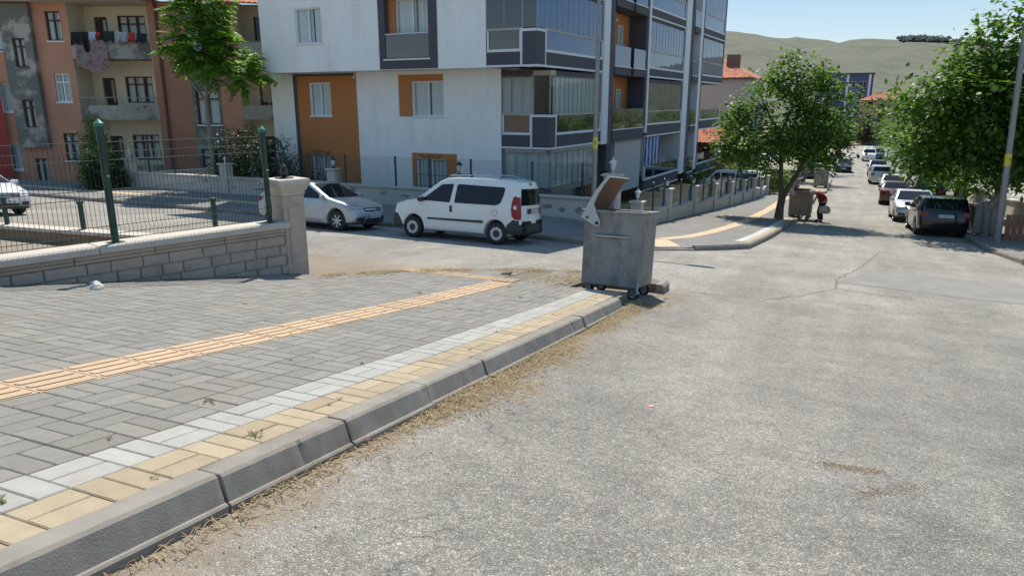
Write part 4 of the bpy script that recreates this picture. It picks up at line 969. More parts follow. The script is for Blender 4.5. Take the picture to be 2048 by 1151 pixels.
# ---- stepped wall going down beside the street
SWA, SWB = Vector((-6.62, 24.6, 0)), Vector((-4.88, 51.6, 0)); SD = (SWB-SWA).normalized(); SN = Vector((SD.y, -SD.x, 0))
st = local_thing('stepped_wall', 'stepped pale concrete wall with piers and green posts going downhill', 'wall', -6.0, 33, g(33))
so_ = lambda p: (p[0]+6.0, p[1]-33, p[2]-g(33))
GPANE = glassmat('green_panel', (.02, .05, .045), alpha=.14)
ypier = [24.75, 28.3, 32.35, 36.1, 39.8, 43.4, 46.6, 49.2, 51.5]
def sw_pt(y): s = (y - SWA.y) / SD.y; return SWA + SD*s
rr = random.Random(9)
lanternspots = []
for i in range(len(ypier)):
    y0 = ypier[i]; p = sw_pt(y0); zg = g(y0)
    top = zg + 1.36 if i else zg + 1.0
    mb = MB(); c = Vector((p.x, p.y, (zg-.3+top)/2)); mb.obox(so_(c), SD*.17, SN*.19, (0, 0, (top-zg+.3)/2)); o = mb.build('pier', FW, st)
    mb = MB(); mb.obox(so_(Vector((p.x, p.y, top+.035))), SD*.24, SN*.25, (0, 0, .035)); cc = mb.build('pier_cap', COPE, o, bevel=.01)
    lanternspots.append((p.x, p.y, top+.07))
    if i + 1 < len(ypier):
        y1 = ypier[i+1]; q = sw_pt(y1); z0a, z1a = g(y0), g(y1)
        ta, tb = z0a + .45, z1a + .74
        if i == 0: ta, tb = z0a + .40, z1a + .70
        a, b = p + SD*.17, q - SD*.17
        mb = MB(); mb.add([so_(v + SN*o_ + Vector((0, 0, z))) for v, zb_, zt_ in ((a, z0a, ta), (b, z1a, tb)) for o_, z in ((-.1, zb_-.3), (.1, zb_-.3), (.1, zt_), (-.1, zt_))], [(0,1,2,3),(7,6,5,4),(0,4,5,1),(1,5,6,2),(2,6,7,3),(3,7,4,0)]); mb.build('wall_segment', FW, st)
        mb = MB(); mb.add([so_(v + SN*o_ + Vector((0, 0, z))) for v, zt_ in ((a, ta), (b, tb)) for o_, z in ((-.17, zt_+.002), (.17, zt_+.002), (.17, zt_+.07), (-.17, zt_+.07))], [(0,1,2,3),(7,6,5,4),(0,4,5,1),(1,5,6,2),(2,6,7,3),(3,7,4,0)]); mb.build('coping_stone', COPE, st)
        for t in (.5, .93):
            v = a*(1-t) + b*t; zb_ = ta*(1-t) + tb*t + .07
            mb = MB(); mb.lathe([(.036, 0), (.036, 1.02), (.048, 1.03), (.048, 1.06), (.01, 1.09)], 10, so_(Vector((v.x, v.y, zb_)))); po = mb.build('fence_post', GREEN, st, smooth=40)
        if i < 5:
            mb = MB(); mb.add([so_(v + SN*o_ + Vector((0, 0, z))) for v, zt_ in ((a, ta+.07), (b, tb+.07)) for o_, z in ((-.004, zt_+.06), (.004, zt_+.06), (.004, zt_+1.02), (-.004, zt_+1.02))], [(0,1,2,3),(7,6,5,4),(0,4,5,1),(1,5,6,2),(2,6,7,3),(3,7,4,0)]); mb.build('mesh_panel', GPANE, st)
lantern(*lanternspots[0], 'white lantern on the low corner pier of the stepped wall', True, .9)
for i in (1, 2, 3, 4): lantern(*lanternspots[i], 'black lantern on stepped wall pier, %s from the corner' % ('second', 'third', 'fourth', 'fifth')[i-1], False, .8)
# ---- lamp posts
GALV = mat('galvanised_pole', (.26, .265, .265), .5, .10, 6, metal=.55, dirt=.3, dscale=3, dcol=(.2, .19, .17))
YEL = mat('yellow_sticker', (.62, .50, .05), .6, .08, 5)
def pole(name, lab, x, y, h, r0, r1, arm=None, sticker=None, lean=(0, 0), m=None, grp='street lamp posts'):
    z0 = g(y) + (.44 if x < -6.5 else .14)
    t = thing(name, lab, 'lamp post', (x, y, z0), 0, grp)
    P = lambda k: (lean[0]*k, lean[1]*k, h*k)
    mb = MB(); mb.tube([P(k/6) for k in range(7)], [r0 + (r1-r0)*k/6 for k in range(7)], 12); mb.build('shaft', m or GALV, t, smooth=50)
    mb = MB(); mb.box(-r0*1.9, r0*1.9, -r0*1.9, r0*1.9, 0, .02); mb.build('base_plate', GALV, t)
    if sticker:
        k = sticker / h; a = Vector(P(k-.02)); b = Vector(P(k+.025)); rr_2 = r0 + (r1-r0)*k + .003
        mb = MB(); mb.tube([a, b], rr_2, 12, False); s = mb.build('yellow_sticker', YEL, t, smooth=50)
        mb = MB(); u = Vector((.3, -.95, 0)).normalized(); w = Vector((.95, .3, 0)); c = (a+b)/2 + u*(rr_2+.003)
        mb.add([c + w*x_ + Vector((0, 0, z_)) for x_, z_ in ((.0, .07), (.025, .0), (.005, .0), (.018, -.07), (-.03, .01), (-.008, .01))], [(0,4,5),(5,2,1,0)] if False else [(0,4,5,2,1),(1,2,3)]); mb.build('bolt_mark', IRON, s, fixn=False)
        for zz in (k-.12, k-.26):
            q = MB(); q.tube([Vector(P(zz)), Vector(P(zz)) + Vector((0, 0, .04))], r0 + (r1-r0)*zz + .006, 12); q.build('clamp', GALV, t)
    if arm:
        top = Vector(P(1)); e = top + Vector(arm); mb = MB(); mb.tube([top - Vector((0, 0, .3)), top + Vector((0, 0, .15)), top*.5 + e*.5 + Vector((0, 0, .25)), e], r1*.8, 8); mb.build('arm', m or GALV, t, smooth=50)
        d = Vector((arm[0], arm[1], 0)).normalized(); mb = MB(); mb.obox(e + d*.3, d*.34, Vector((-d.y, d.x, 0))*.13, (0, 0, .05)); mb.build('lamp_head', mat('lamp_head_grey', (.5, .51, .52), .5, .05, 3), t, bevel=.03)
pole('lamp_post', 'tall galvanised lamp post with yellow sticker before the white apartment corner', -7.5, 22.5, 8.2, .085, .06, (2.0, -.3, .4), 2.55)
pole('lamp_post', 'pale lamp post with yellow sticker at right picture edge beside the black car', 4.92, 28.6, 8.6, .11, .075, (-1.6, 0, .4), 2.75, (-.28, 0))
pole('lamp_post', 'thin distant lamp post with curved arm left of the far right trees', 5.0, 92, 6.4, .08, .05, (-2.6, 0, .3))
pole('lamp_post', 'farthest thin lamp post before the distant pink house', 5.3, 120, 8.2, .09, .05, (-2.6, 0, .3))

# ---- dumpsters
ZINC = mat('dirty_galvanised_steel', (.26, .26, .245), .55, .22, 2.2, metal=.35, bump=.25, bscale=9, dirt=.9, dscale=1.7, dcol=(.085, .077, .065), stretch=(1, 1, .45), detail=10)
ZINCL = mat('light_galvanised_steel', (.46, .48, .475), .5, .10, 3, metal=.4, dirt=.25, dscale=3, dcol=(.25, .23, .2))
RUSTW = mat('rusty_lid_inside', (.17, .085, .05), .85, .3, 3, dirt=.6, dscale=3, dcol=(.07, .05, .04), stretch=(3, 3, .7), bump=.3, bscale=20)
RUBBER = mat('black_rubber', (.022, .021, .02), .85, .2, 10)
def dumpster(name, lab, x, y, rz, lidang=None, m=None, z=None, wheels=True):
    """1 x 1 m tapered steel container, local x to the right, near face at -y; origin on the ground at its middle"""
    t = thing(name, lab, 'dumpster', (x, y, g(y) if z is None else z), rz, 'steel rubbish containers'); m = m or ZINC
    zb, zt = .22, 1.50; k = .86
    # tapered shell with an open top
    def ring(zz, s, ins=0): h = .5*s - ins; return [(-h, -h, zz), (h, -h, zz), (h, h, zz), (-h, h, zz)]
    mb = MB()
    V = ring(zb, k*1.17) + ring(zt-.10, 1.02) + ring(zt, 1.04) + ring(zt, 1.04, .03) + ring(zb+.06, k*1.17, .03)
    mb.add(V, [(3,2,1,0)] + [(r*4+i, r*4+(i+1) % 4, (r+1)*4+(i+1) % 4, (r+1)*4+i) for r in range(4) for i in range(4)] + [(16,17,18,19)])
    body = mb.build('body', m, t, bevel=.022)
    # rim, corner posts and pressed ribs
    for sx, sy_ in ((0, -1), (0, 1), (1, 0), (-1, 0)):
        q = MB(); a = .55
        if sy_: q.box(-a, a, sy_*.50-.03, sy_*.50+.05*sy_ , zt-.035, zt+.012)
        else: q.box(sx*.50-.03, sx*.50+.05*sx, -a+.06, a-.06, zt-.035, zt+.012)
        q.build('rim', m, body, bevel=.006)
    for i in range(5):
        xx = -.36 + .18*i; q = MB()
        q.add([(.504+.012, xx-.055, zb+.1), (.504+.012, xx+.055, zb+.1), (.512+.012, xx+.055, zt-.14), (.512+.012, xx-.055, zt-.14), (.49, xx-.075, zb+.08), (.49, xx+.075, zb+.08), (.50, xx+.075, zt-.12), (.50, xx-.075, zt-.12)], [(0,1,2,3),(4,5,1,0),(5,6,2,1),(6,7,3,2),(7,4,0,3)]); q.build('pressed_rib', m, body)
    # handle slot in the near face
    q = MB(); q.box(-.33, .33, -.520, -.500, 1.035, 1.115); h = q.build('handle_plate', m, t, bevel=.012)
    q = MB(); q.tube([(-.27, -.522, 1.075), (-.24, -.556, 1.075), (.24, -.556, 1.075), (.27, -.522, 1.075)], .016, 8); q.build('handle_bar', ZINCL, h, smooth=50)
    q = MB(); q.box(-.28, .28, -.5225, -.5205, 1.055, 1.095); q.build('handle_slot', RUBBER, h)
    for sx in (-.40, .40):
        for sy_ in (-.38, .38):
            w = MB(); w.lathe([(.04, -.03), (.095, -.03), (.105, -.015), (.105, .015), (.095, .03), (.04, .03)], 18, (sx, sy_, .105), 'y'); wo_ = w.build('wheel', RUBBER, t, smooth=40)
            w = MB(); w.lathe([(.06, -.036), (.06, .036)], 12, (sx, sy_, .105), 'y'); w.build('hub', ZINCL, wo_, smooth=40)
            w = MB(); w.box(sx-.05, sx+.05, sy_-.05, sy_-.038, .08, .2); w.box(sx-.05, sx+.05, sy_+.038, sy_+.05, .08, .2); w.box(sx-.05, sx+.05, sy_-.05, sy_+.05, .19, .21); w.build('fork', m, wo_)
    q = MB(); q.tube([(.49, -.47, .30), (.50, -.50, .18), (.50, -.50, .12)], .014, 6); q.build('foot_bar', ZINCL, t)
    if lidang is not None:
        # barrel lid, hinged on two side arms, swung open to the left
        prof = [(-.53, 1.38), (-.475, 1.51), (-.40, 1.67), (-.315, 1.82), (-.22, 1.955), (-.12, 2.07)]
        prof_in = [(p[0]+.035, p[1]-.012) for p in prof]
        n = len(prof); L_ = MB()
        for yy in (-.56, .64): L_.v += [(p[0], yy, p[1]) for p in prof]
        L_.f = [(i, i+1, n+i+1, n+i) for i in range(n-1)]; L_.mi = [0]*len(L_.f); lid = L_.build('lid', ZINCL, t, fixn=False, smooth=30)
        I_ = MB()
        for yy in (-.54, .62): I_.v += [(p[0], yy, p[1]) for p in prof_in]
        I_.f = [(i, i+1, n+i+1, n+i) for i in range(n-1)]; I_.mi = [0]*len(I_.f); I_.build('lid_lining', RUSTW, lid, fixn=False, smooth=30)
        e = MB(); e.tube([(-.115, -.56, 2.07), (-.115, .64, 2.07)], .018, 6); e.build('lid_edge', ZINCL, lid)
        for yy in (-.575, .56):
            arm = [(-.55, 1.37), (-.48, 1.52), (-.405, 1.68), (-.32, 1.83), (-.225, 1.965), (-.12, 2.085), (-.09, 2.06), (-.185, 1.93), (-.275, 1.77), (-.34, 1.60), (-.27, 1.44), (-.20, 1.30), (-.215, 1.245), (-.26, 1.225), (-.31, 1.24), (-.42, 1.30)]
            a_ = MB(); a_.prism(arm, lambda p: (p[0], yy, p[1]), lambda p: (p[0], yy+.018, p[1])); ao = a_.build('lid_arm', ZINCL, t)
            if yy < 0:
                for cx_, cz_, r_ in ((-.262, 1.285, .028), (-.44, 1.37, .018)):
                    b_ = MB(); b_.lathe([(r_, -.03), (r_, .0)], 12, (cx_, yy, cz_), 'y'); b_.build('pivot_bolt', RUBBER, ao)
    return t
dumpster('dumpster', 'dirty grey steel dumpster with open lid at the near kerb end', -3.49, 11.88, 0, 1, z=-3.33).rotation_euler.x = R(-7.0)
DUMP2 = mat('brown_steel_container', (.25, .20, .155), .7, .2, 2, metal=.2, dirt=.5, dscale=2, dcol=(.08, .06, .05))
dumpster('dumpster', 'brownish open dumpster that the bending person leans over', -1.72, 35.0, R(-4), 1, DUMP2, z=g(35)+.05).scale = (.9, .9, .88)
dumpster('dumpster', 'small distant grey dumpster at the far kerb corner', -1.75, 62.8, R(-3), None, ZINC, z=g(62.8)+.1)
# ================================================================== VEHICLES
CARGL = glassmat('car_glass', (.010, .011, .013), .02)
CARGL.node_tree.nodes['Principled BSDF'].inputs['IOR'].default_value = 1.45; CARGL.node_tree.nodes['Principled BSDF'].inputs['Specular IOR Level'].default_value = .5
TYRE = mat('tyre_rubber', (.022, .022, .022), .8, .15, 12)
PLAST = mat('black_plastic', (.035, .036, .038), .6, .1, 8)
CHROME = mat('chrome', (.6, .6, .6), .15, .03, 4, metal=1)
REDL = mat('red_lamp', (.26, .008, .010), .3, .1, 12)
CLRL = mat('clear_lamp', (.34, .36, .38), .12, .35, 14, metal=.3, coat=.6)
PLATE = mat('number_plate', (.62, .62, .60), .5, .05, 5)
RIMS = mat('silver_rim', (.46, .47, .48), .35, .06, 5, metal=.6)
UNDER = mat('underbody', (.012, .012, .012), .9, .2, 4)
def paint(name, c, metal=.0, rough=.32): return mat('paint_' + name, c, rough, .03, 1.5, metal=metal, coat=.55, dirt=.10, dscale=1.2, dcol=tuple(.6*v + .012 for v in c))
def offset_poly(poly, d):
    n = len(poly); out = []
    area = sum(poly[i-1][0]*poly[i][1] - poly[i][0]*poly[i-1][1] for i in range(n)); sg = 1 if area > 0 else -1
    for i in range(n):
        p, a, b = Vector(poly[i]), Vector(poly[i-1]), Vector(poly[(i+1) % n])
        e0, e1 = (p-a).normalized(), (b-p).normalized()
        nn = Vector((-e0.y, e0.x)) + Vector((-e1.y, e1.x))
        if nn.length < 1e-6: nn = Vector((-e0.y, e0.x))
        nn.normalize(); c = max(.5, nn.dot(Vector((-e0.y, e0.x)))); out.append((p.x + sg*nn.x*d/c, p.y + sg*nn.y*d/c))
    return out
class Car:
    """outline in side view (x forward, z up), extruded across the width and bent into plan and tumblehome"""
    def __init__(s, top, W, belt, H, wheels, wr, ra, zb=.2, tum=.16, bow=.12):
        s.W, s.belt, s.H, s.zb, s.tum, s.bow, s.wheels, s.wr, s.ra = W, belt, H, zb, tum, bow, wheels, wr, ra
        s.top = top; s.x1, s.x0 = max(p[0] for p in top), min(p[0] for p in top); s.xc, s.L = (s.x1+s.x0)/2, s.x1-s.x0
        bot = []
        for xw in sorted(wheels):
            a0 = math.asin((zb - wr) / ra)
            for k in range(13): th = math.pi - a0 - (math.pi - 2*a0)*k/12; bot.append((xw + ra*math.cos(th), wr + ra*math.sin(th)))
        s.outline = list(top) + bot          # top runs front-bottom -> over the roof -> rear-bottom, then forward along the sill
        s.cuts = [s.x0 + s.L*k/9 for k in range(1, 9)]
    def D(s, p):
        x, y, z = p; u = (x - s.xc) / (s.L/2); w = y / s.W
        y *= 1 - s.tum * max(0, (z - s.belt) / (s.H - s.belt)) - .05*max(0, (.45 - z)/.45)
        y *= 1 - .10 * max(0, (abs(u) - .55) / .45)**2
        x -= math.copysign(1, u) * s.bow * min(1, w*w) * max(0, (abs(u) - .45) / .55)
        return (x, y, z)
    def done(s, b, name, m, parent, smooth=35):
        for v in b.verts: v.co = s.D(v.co)
        bmesh.ops.recalc_face_normals(b, faces=b.faces)
        me = bpy.data.meshes.new(name); b.to_mesh(me); b.free(); me.materials.append(m)
        if smooth: me.polygons.foreach_set('use_smooth', [True]*len(me.polygons)); me.set_sharp_from_angle(angle=R(smooth))
        return link(name, me, parent)
    def slab(s, poly, name, m, parent, out=0, soft=(.05, .02, .012), ylim=None):
        """extrude a side-view polygon across the car with softened shoulders"""
        b = bmesh.new(); W = s.W + out; a, c, e = soft
        layers = [(-W, a), (-W+e, c), (-W+a, 0), (-W*.5, 0), (0, 0), (W*.5, 0), (W-a, 0), (W-e, c), (W, a)]
        rings = []
        for y, ins in layers:
            q = offset_poly(poly, ins) if ins else poly
            rings.append([b.verts.new((x, y, z)) for x, z in q])
        n = len(poly)
        for r0, r1 in zip(rings, rings[1:]):
            for i in range(n): b.faces.new((r0[i], r0[(i+1) % n], r1[(i+1) % n], r1[i]))
        b.faces.new(rings[0][::-1]); b.faces.new(rings[-1])
        for x in s.cuts: bmesh.ops.bisect_plane(b, geom=b.verts[:]+b.edges[:]+b.faces[:], plane_co=(x, 0, 0), plane_no=(1, 0, 0))
        for z in (.45, s.belt): bmesh.ops.bisect_plane(b, geom=b.verts[:]+b.edges[:]+b.faces[:], plane_co=(0, 0, z), plane_no=(0, 0, 1))
        bmesh.ops.triangulate(b, faces=[f for f in b.faces if len(f.verts) > 4])
        return s.done(b, name, m, parent)
    def side(s, poly, name, m, parent, off=.006, r=.04, thick=None, sides=(-1, 1)):
        out = []
        for sd_ in sides:
            b = bmesh.new(); q = roundpoly(poly, r) if r else poly; y = sd_*(s.W + off)
            f = b.faces.new([b.verts.new((x, y, z)) for x, z in q])
            if thick:
                e = bmesh.ops.extrude_face_region(b, geom=[f]); [setattr(v.co, 'y', v.co.y + sd_*thick) for v in e['geom'] if isinstance(v, bmesh.types.BMVert)]
            for x in s.cuts: bmesh.ops.bisect_plane(b, geom=b.verts[:]+b.edges[:]+b.faces[:], plane_co=(x, 0, 0), plane_no=(1, 0, 0))
            bmesh.ops.triangulate(b, faces=[f for f in b.faces if len(f.verts) > 4])
            out.append(s.done(b, name, m, parent, 0))
        return out
    def corner(s, poly, name, m, parent, y0=.84, out=.008, a=.05):
        """a piece wrapping round the rear corner on each side"""
        for sd_ in (-1, 1):
            b = bmesh.new(); W = s.W + out; rings = []
            for y, ins in ((W*y0, 0), (W-a, 0), (W-.012, .02), (W, a*.8)):
                q = offset_poly(poly, ins) if ins else poly; rings.append([b.verts.new((x, sd_*y, z)) for x, z in q])
            n = len(poly)
            for r0, r1 in zip(rings, rings[1:]):
                for i in range(n): b.faces.new((r0[i], r0[(i+1) % n], r1[(i+1) % n], r1[i]))
            b.faces.new(rings[0][::-1]); b.faces.new(rings[-1]); bmesh.ops.triangulate(b, faces=[f for f in b.faces if len(f.verts) > 4]); s.done(b, name, m, parent)
    def at(s, i, t): a, c = s.top[i], s.top[i+1]; return (a[0]+(c[0]-a[0])*t, a[1]+(c[1]-a[1])*t)
    def patch(s, A, B_, ya, yb, name, m, parent, off=.008, n=8):
        """a panel lying on the outline between two of its points; ya / yb are the (left, right) limits at A and B as fractions of W"""
        b = bmesh.new(); A, B_ = Vector(A), Vector(B_); d = (B_-A).normalized(); nn = Vector((-d.y, d.x))
        mid = (A+B_)/2
        if nn.dot(mid - Vector((s.xc, s.belt*.8))) < 0: nn = -nn
        rows_ = []
        for j in range(4):
            t = j/3; p = A*(1-t) + B_*t + nn*off; l, r = ya[0]*(1-t)+yb[0]*t, ya[1]*(1-t)+yb[1]*t
            rows_.append([b.verts.new((p.x, (l + (r-l)*k/n)*s.W, p.y)) for k in range(n+1)])
        for r0, r1 in zip(rows_, rows_[1:]):
            for k in range(n): b.faces.new((r0[k], r0[k+1], r1[k+1], r1[k]))
        return s.done(b, name, m, parent, 60)
    def wheels_(s, parent, style='alloy', rim=None):
        for xw in s.wheels:
            for sd_ in (-1, 1):
                yo = sd_*(s.W - .115); R_ = s.wr; w = .10
                mb = MB(); mb.lathe([(R_*.62, -w), (R_*.9, -w*1.02), (R_*.985, -w*.8), (R_, -w*.4), (R_, w*.4), (R_*.985, w*.8), (R_*.9, w*1.02), (R_*.62, w)], 28, (xw, yo, R_), 'y', cap=False); o = mb.build('wheel', TYRE, parent, smooth=50, fixn=False)
                mb = MB(); yf = yo + sd_*w*.9; dish = yo + sd_*w*.62
                mb.lathe([(R_*.64, yf-yo), (R_*.60, yf-yo), (R_*.57, dish-yo)], 28, (xw, yo, R_), 'y', cap=False)
                if style == 'alloy':
                    for k in range(7):
                        th = 2*math.pi*k/7 + .2; u = Vector((math.cos(th), 0, math.sin(th))); v = Vector((-math.sin(th), 0, math.cos(th)))
                        mb.obox(Vector((xw, yf - sd_*.012, R_)) + u*R_*.34, u*R_*.27, v*R_*.075, (0, .008, 0))
                    mb.lathe([(R_*.15, -.012), (R_*.15, .012)], 14, (xw, yf-sd_*.006, R_), 'y')
                    mb.build('rim', rim or RIMS, o, smooth=40)
                    q = MB(); q.lathe([(R_*.58, -.004), (R_*.58, .004)], 24, (xw, dish - sd_*.03, R_), 'y'); q.build('brake_shadow', UNDER, o)
                else:       # dark wheel cover with pale slotted ring
                    for k in range(9):
                        th = 2*math.pi*k/9 + .35
                        for dth, r0, r1 in ((-.17, .34, .56), (.17, .34, .56)):
                            u = Vector((math.cos(th+dth), 0, math.sin(th+dth))); v = Vector((-u.z, 0, u.x)); mb.obox(Vector((xw, yf - sd_*.004, R_)) + u*R_*.47, u*R_*.13, v*R_*.06, (0, .005, 0))
                        u = Vector((math.cos(th), 0, math.sin(th))); v = Vector((-u.z, 0, u.x)); mb.obox(Vector((xw, yf - sd_*.004, R_)) + u*R_*.575, u*R_*.03, v*R_*.15, (0, .005, 0))
                    mb.f, mb.v, mb.mi = [tuple(i-84 for i in f) for f in mb.f[56:]], mb.v[84:], mb.mi[56:]
                    mb.build('rim', rim or mat('pale_wheel_trim', (.66, .66, .63), .5, .05, 5), o)
                    q = MB(); q.lathe([(R_*.61, -.01), (R_*.61, .004), (R_*.2, .01), (R_*.05, .012)], 24, (xw, yf - sd_*.012, R_), 'y') if sd_ > 0 else q.lathe([(R_*.61, .01), (R_*.61, -.004), (R_*.2, -.01), (R_*.05, -.012)], 24, (xw, yf - sd_*.012, R_), 'y'); q.build('wheel_cover', PLAST, o)
        mb = MB(); xs_ = sorted(s.wheels); mb.box(xs_[0]-.75, xs_[1]+.62, -s.W+.26, s.W-.26, s.zb+.03, s.zb+.42); mb.build('underbody', UNDER, parent)
def text_mesh(txt, size, name, m, parent, M):
    cu = bpy.data.curves.new(name, 'FONT'); cu.body = txt; cu.size = size; cu.align_x = 'CENTER'; cu.align_y = 'CENTER'; cu.resolution_u = 2
    tmp = bpy.data.objects.new('tmp_text', cu); col.objects.link(tmp); dg = bpy.context.evaluated_depsgraph_get(); me = bpy.data.meshes.new_from_object(tmp.evaluated_get(dg))
    bpy.data.objects.remove(tmp); me.transform(M); me.materials.clear(); me.materials.append(m); me.name = name; return link(name, me, parent)
def plate(car, parent, x, z, front, txt='06 BG 42', bow=None):
    d = 1 if front else -1; mb = MB(); mb.box(x, x + d*.014, -.26, .26, z-.055, z+.055); o = mb.build('number_plate', PLATE, parent, bevel=.006)
    M = Matrix.Translation((x + d*.016, 0, z)) @ Matrix(((0, 0, d, 0), (d, 0, 0, 0), (0, 1, 0, 0), (0, 0, 0, 1)))
    text_mesh(txt, .10, 'plate_letters', IRON, o, M)
    b = MB(); b.box(x + d*.0145, x + d*.0165, -d*.26, -d*.235, z-.05, z+.05); b.build('blue_band', mat('plate_blue', (.02, .06, .35), .5, .05, 5), o)
def mirror(c, parent, x, z, m):
    for sd_ in (-1, 1):
        mb = MB(); y = sd_*(c.W*(1 - c.tum*.12) + .10)
        mb.obox((x, y, z), (.07, .02*sd_, 0), (0, .09, 0), (0, 0, .075)); o = mb.build('wing_mirror', m, parent, bevel=.03)
        q = MB(); q.box(x-.02, x+.03, min(y, sd_*c.W*.94), max(y, sd_*c.W*.94), z-.075, z-.045); q.build('mirror_arm', PLAST, o)
def door_gap(c, parent, pts, w=.006):
    """dark seams between panels"""
    for (x0, z0), (x1, z1) in zip(pts, pts[1:]):
        d = Vector((x1-x0, z1-z0)).normalized(); n = Vector((-d.y, d.x))*w
        c.side([(x0+n.x, z0+n.y), (x1+n.x, z1+n.y), (x1-n.x, z1-n.y), (x0-n.x, z0-n.y)], 'door_seam', UNDER, parent, .003, 0)

# ---------------------------------------------------------------- compact van
def build_van(label, P):
    top = [(2.09, .32), (2.13, .5), (2.10, .80), (2.02, .98), (1.62, 1.09), (1.22, 1.15), (.42, 1.70), (.20, 1.785), (-.1, 1.82), (-1.0, 1.83), (-1.8, 1.80), (-2.02, 1.74), (-2.10, 1.60), (-2.17, 1.1), (-2.20, .62), (-2.19, .32)]
    c = Car(top, .905, 1.07, 1.83, (1.32, -1.435), .315, .385, .26, .15, .13)
    t = thing('parked_van', label, 'van')
    c.slab(c.outline, 'body', P, t)
    c.slab([(2.14, .30), (2.165, .52), (2.13, .70), (1.98, .72), (1.86, .58), (1.72, .36), (1.70, .29)], 'front_bumper', PLAST, t, .008, (.03, .012, .01))
    c.slab([(-2.18, .30), (-2.24, .36), (-2.245, .55), (-2.205, .56), (-2.19, .72), (-2.02, .74), (-1.80, .56), (-1.82, .30)], 'rear_bumper', PLAST, t, .010, (.03, .012, .01))
    c.slab([(-2.155, .57), (-2.19, .57), (-2.175, .66), (-2.15, .66)], 'bumper_step', P, t, -.18) if False else None
    c.side([(1.02, 1.12), (.36, 1.60), (-.02, 1.63), (.06, 1.10)], 'side_window', CARGL, t)
    c.side([(-.14, 1.63), (-1.72, 1.60), (-1.69, 1.40), (-1.60, 1.16), (-1.45, 1.10), (-.08, 1.10)], 'side_window', CARGL, t, r=.06)
    c.side([(1.20, 1.13), (1.08, 1.12), (1.12, 1.20)], 'quarter_panel', PLAST, t, r=0)
    c.patch(c.at(5, .06), c.at(5, .97), (-.88, .88), (-.84, .84), 'windscreen', CARGL, t)
    c.patch((-2.104, 1.57), (-2.167, 1.12), (-.80, .80), (-.84, .84), 'rear_window', CARGL, t, .012)
    c.patch((-2.175, 1.02), (-2.184, .88), (-.66, .50), (-.66, .50), 'handle_panel', PLAST, t, .012)
    for sd_ in (-1, 1):
        a, b = sorted((sd_*.96, sd_*.58)); c.patch((2.06, .90), (1.80, 1.04), (a, b), (a, b), 'headlight', CLRL, t, .012, 4)
    c.corner([(-1.99, 1.36), (-2.08, 1.40), (-2.148, 1.33), (-2.18, 1.1), (-2.205, .80), (-2.19, .73), (-2.07, .72), (-1.97, .82), (-1.94, 1.0), (-1.95, 1.2)], 'tail_lamp', REDL, t, .84, .02)
    c.side([(.80, .585), (.80, .635), (-1.02, .655), (-1.04, .585)], 'rub_strip', PLAST, t, .004, .02, .015)
    c.side([(.06, .83), (-.02, .83), (-.02, 1.02), (.06, 1.02)], 'door_handle', PLAST, t, .004, .03, .012)
    door_gap(c, t, [(1.02, .34), (1.06, 1.08)]); door_gap(c, t, [(-.04, .30), (-.06, 1.68)]); door_gap(c, t, [(.95, .31), (-1.02, .29)], .004)
    for sd_ in (-1, 1):
        b = bmesh.new(); bmesh.ops.create_circle(b, cap_ends=False, segments=20, radius=.085)
        mb = MB(); mb.tube([c.D((-1.42 + .085*math.cos(2*math.pi*k/20), sd_*(c.W+.001), .90 + .085*math.sin(2*math.pi*k/20))) for k in range(21)], .004, 4); mb.build('fuel_flap', UNDER, t); b.free()
        mb = MB(); pts = [c.D((x, sd_*.80, z)) for x, z in ((.30, 1.76), (.1, 1.86), (-.6, 1.895), (-1.2, 1.89), (-1.62, 1.80))]; mb.tube(pts, .017, 8); r_ = mb.build('roof_rail', RIMS, t, smooth=60)
        for x, z, z2 in ((.16, 1.76, 1.85), (-.55, 1.80, 1.89), (-1.5, 1.78, 1.85)):
            mb = MB(); mb.tube([c.D((x+.06, sd_*.80, z)), c.D((x, sd_*.80, z2))], .02, 6); mb.build('rail_foot', PLAST, r_)
    mirror(c, t, .98, 1.16, PLAST)
    c.patch((-2.03, 1.728), (-2.06, 1.67), (-.12, .12), (-.12, .12), 'brake_lamp', REDL, t, .012, 3)
    mb = MB(); M = Matrix.Translation((-2.215, .30, .96))
    plate(c, t, -2.195, .95, False, '08 006 42')
    text_mesh('Doblo', .06, 'model_badge', RIMS, t, Matrix.Translation((-2.20, -.52, .79)) @ Matrix(((0, 0, -1, 0), (-1, 0, 0, 0), (0, 1, 0, 0), (0, 0, 0, 1))))
    c.wheels_(t, 'cover'); return t
van = build_van('white compact van with roof rails parked along the side street', paint('white', (.70, .71, .68)))
ground_pose(van, -10.12, 18.42, R(180))

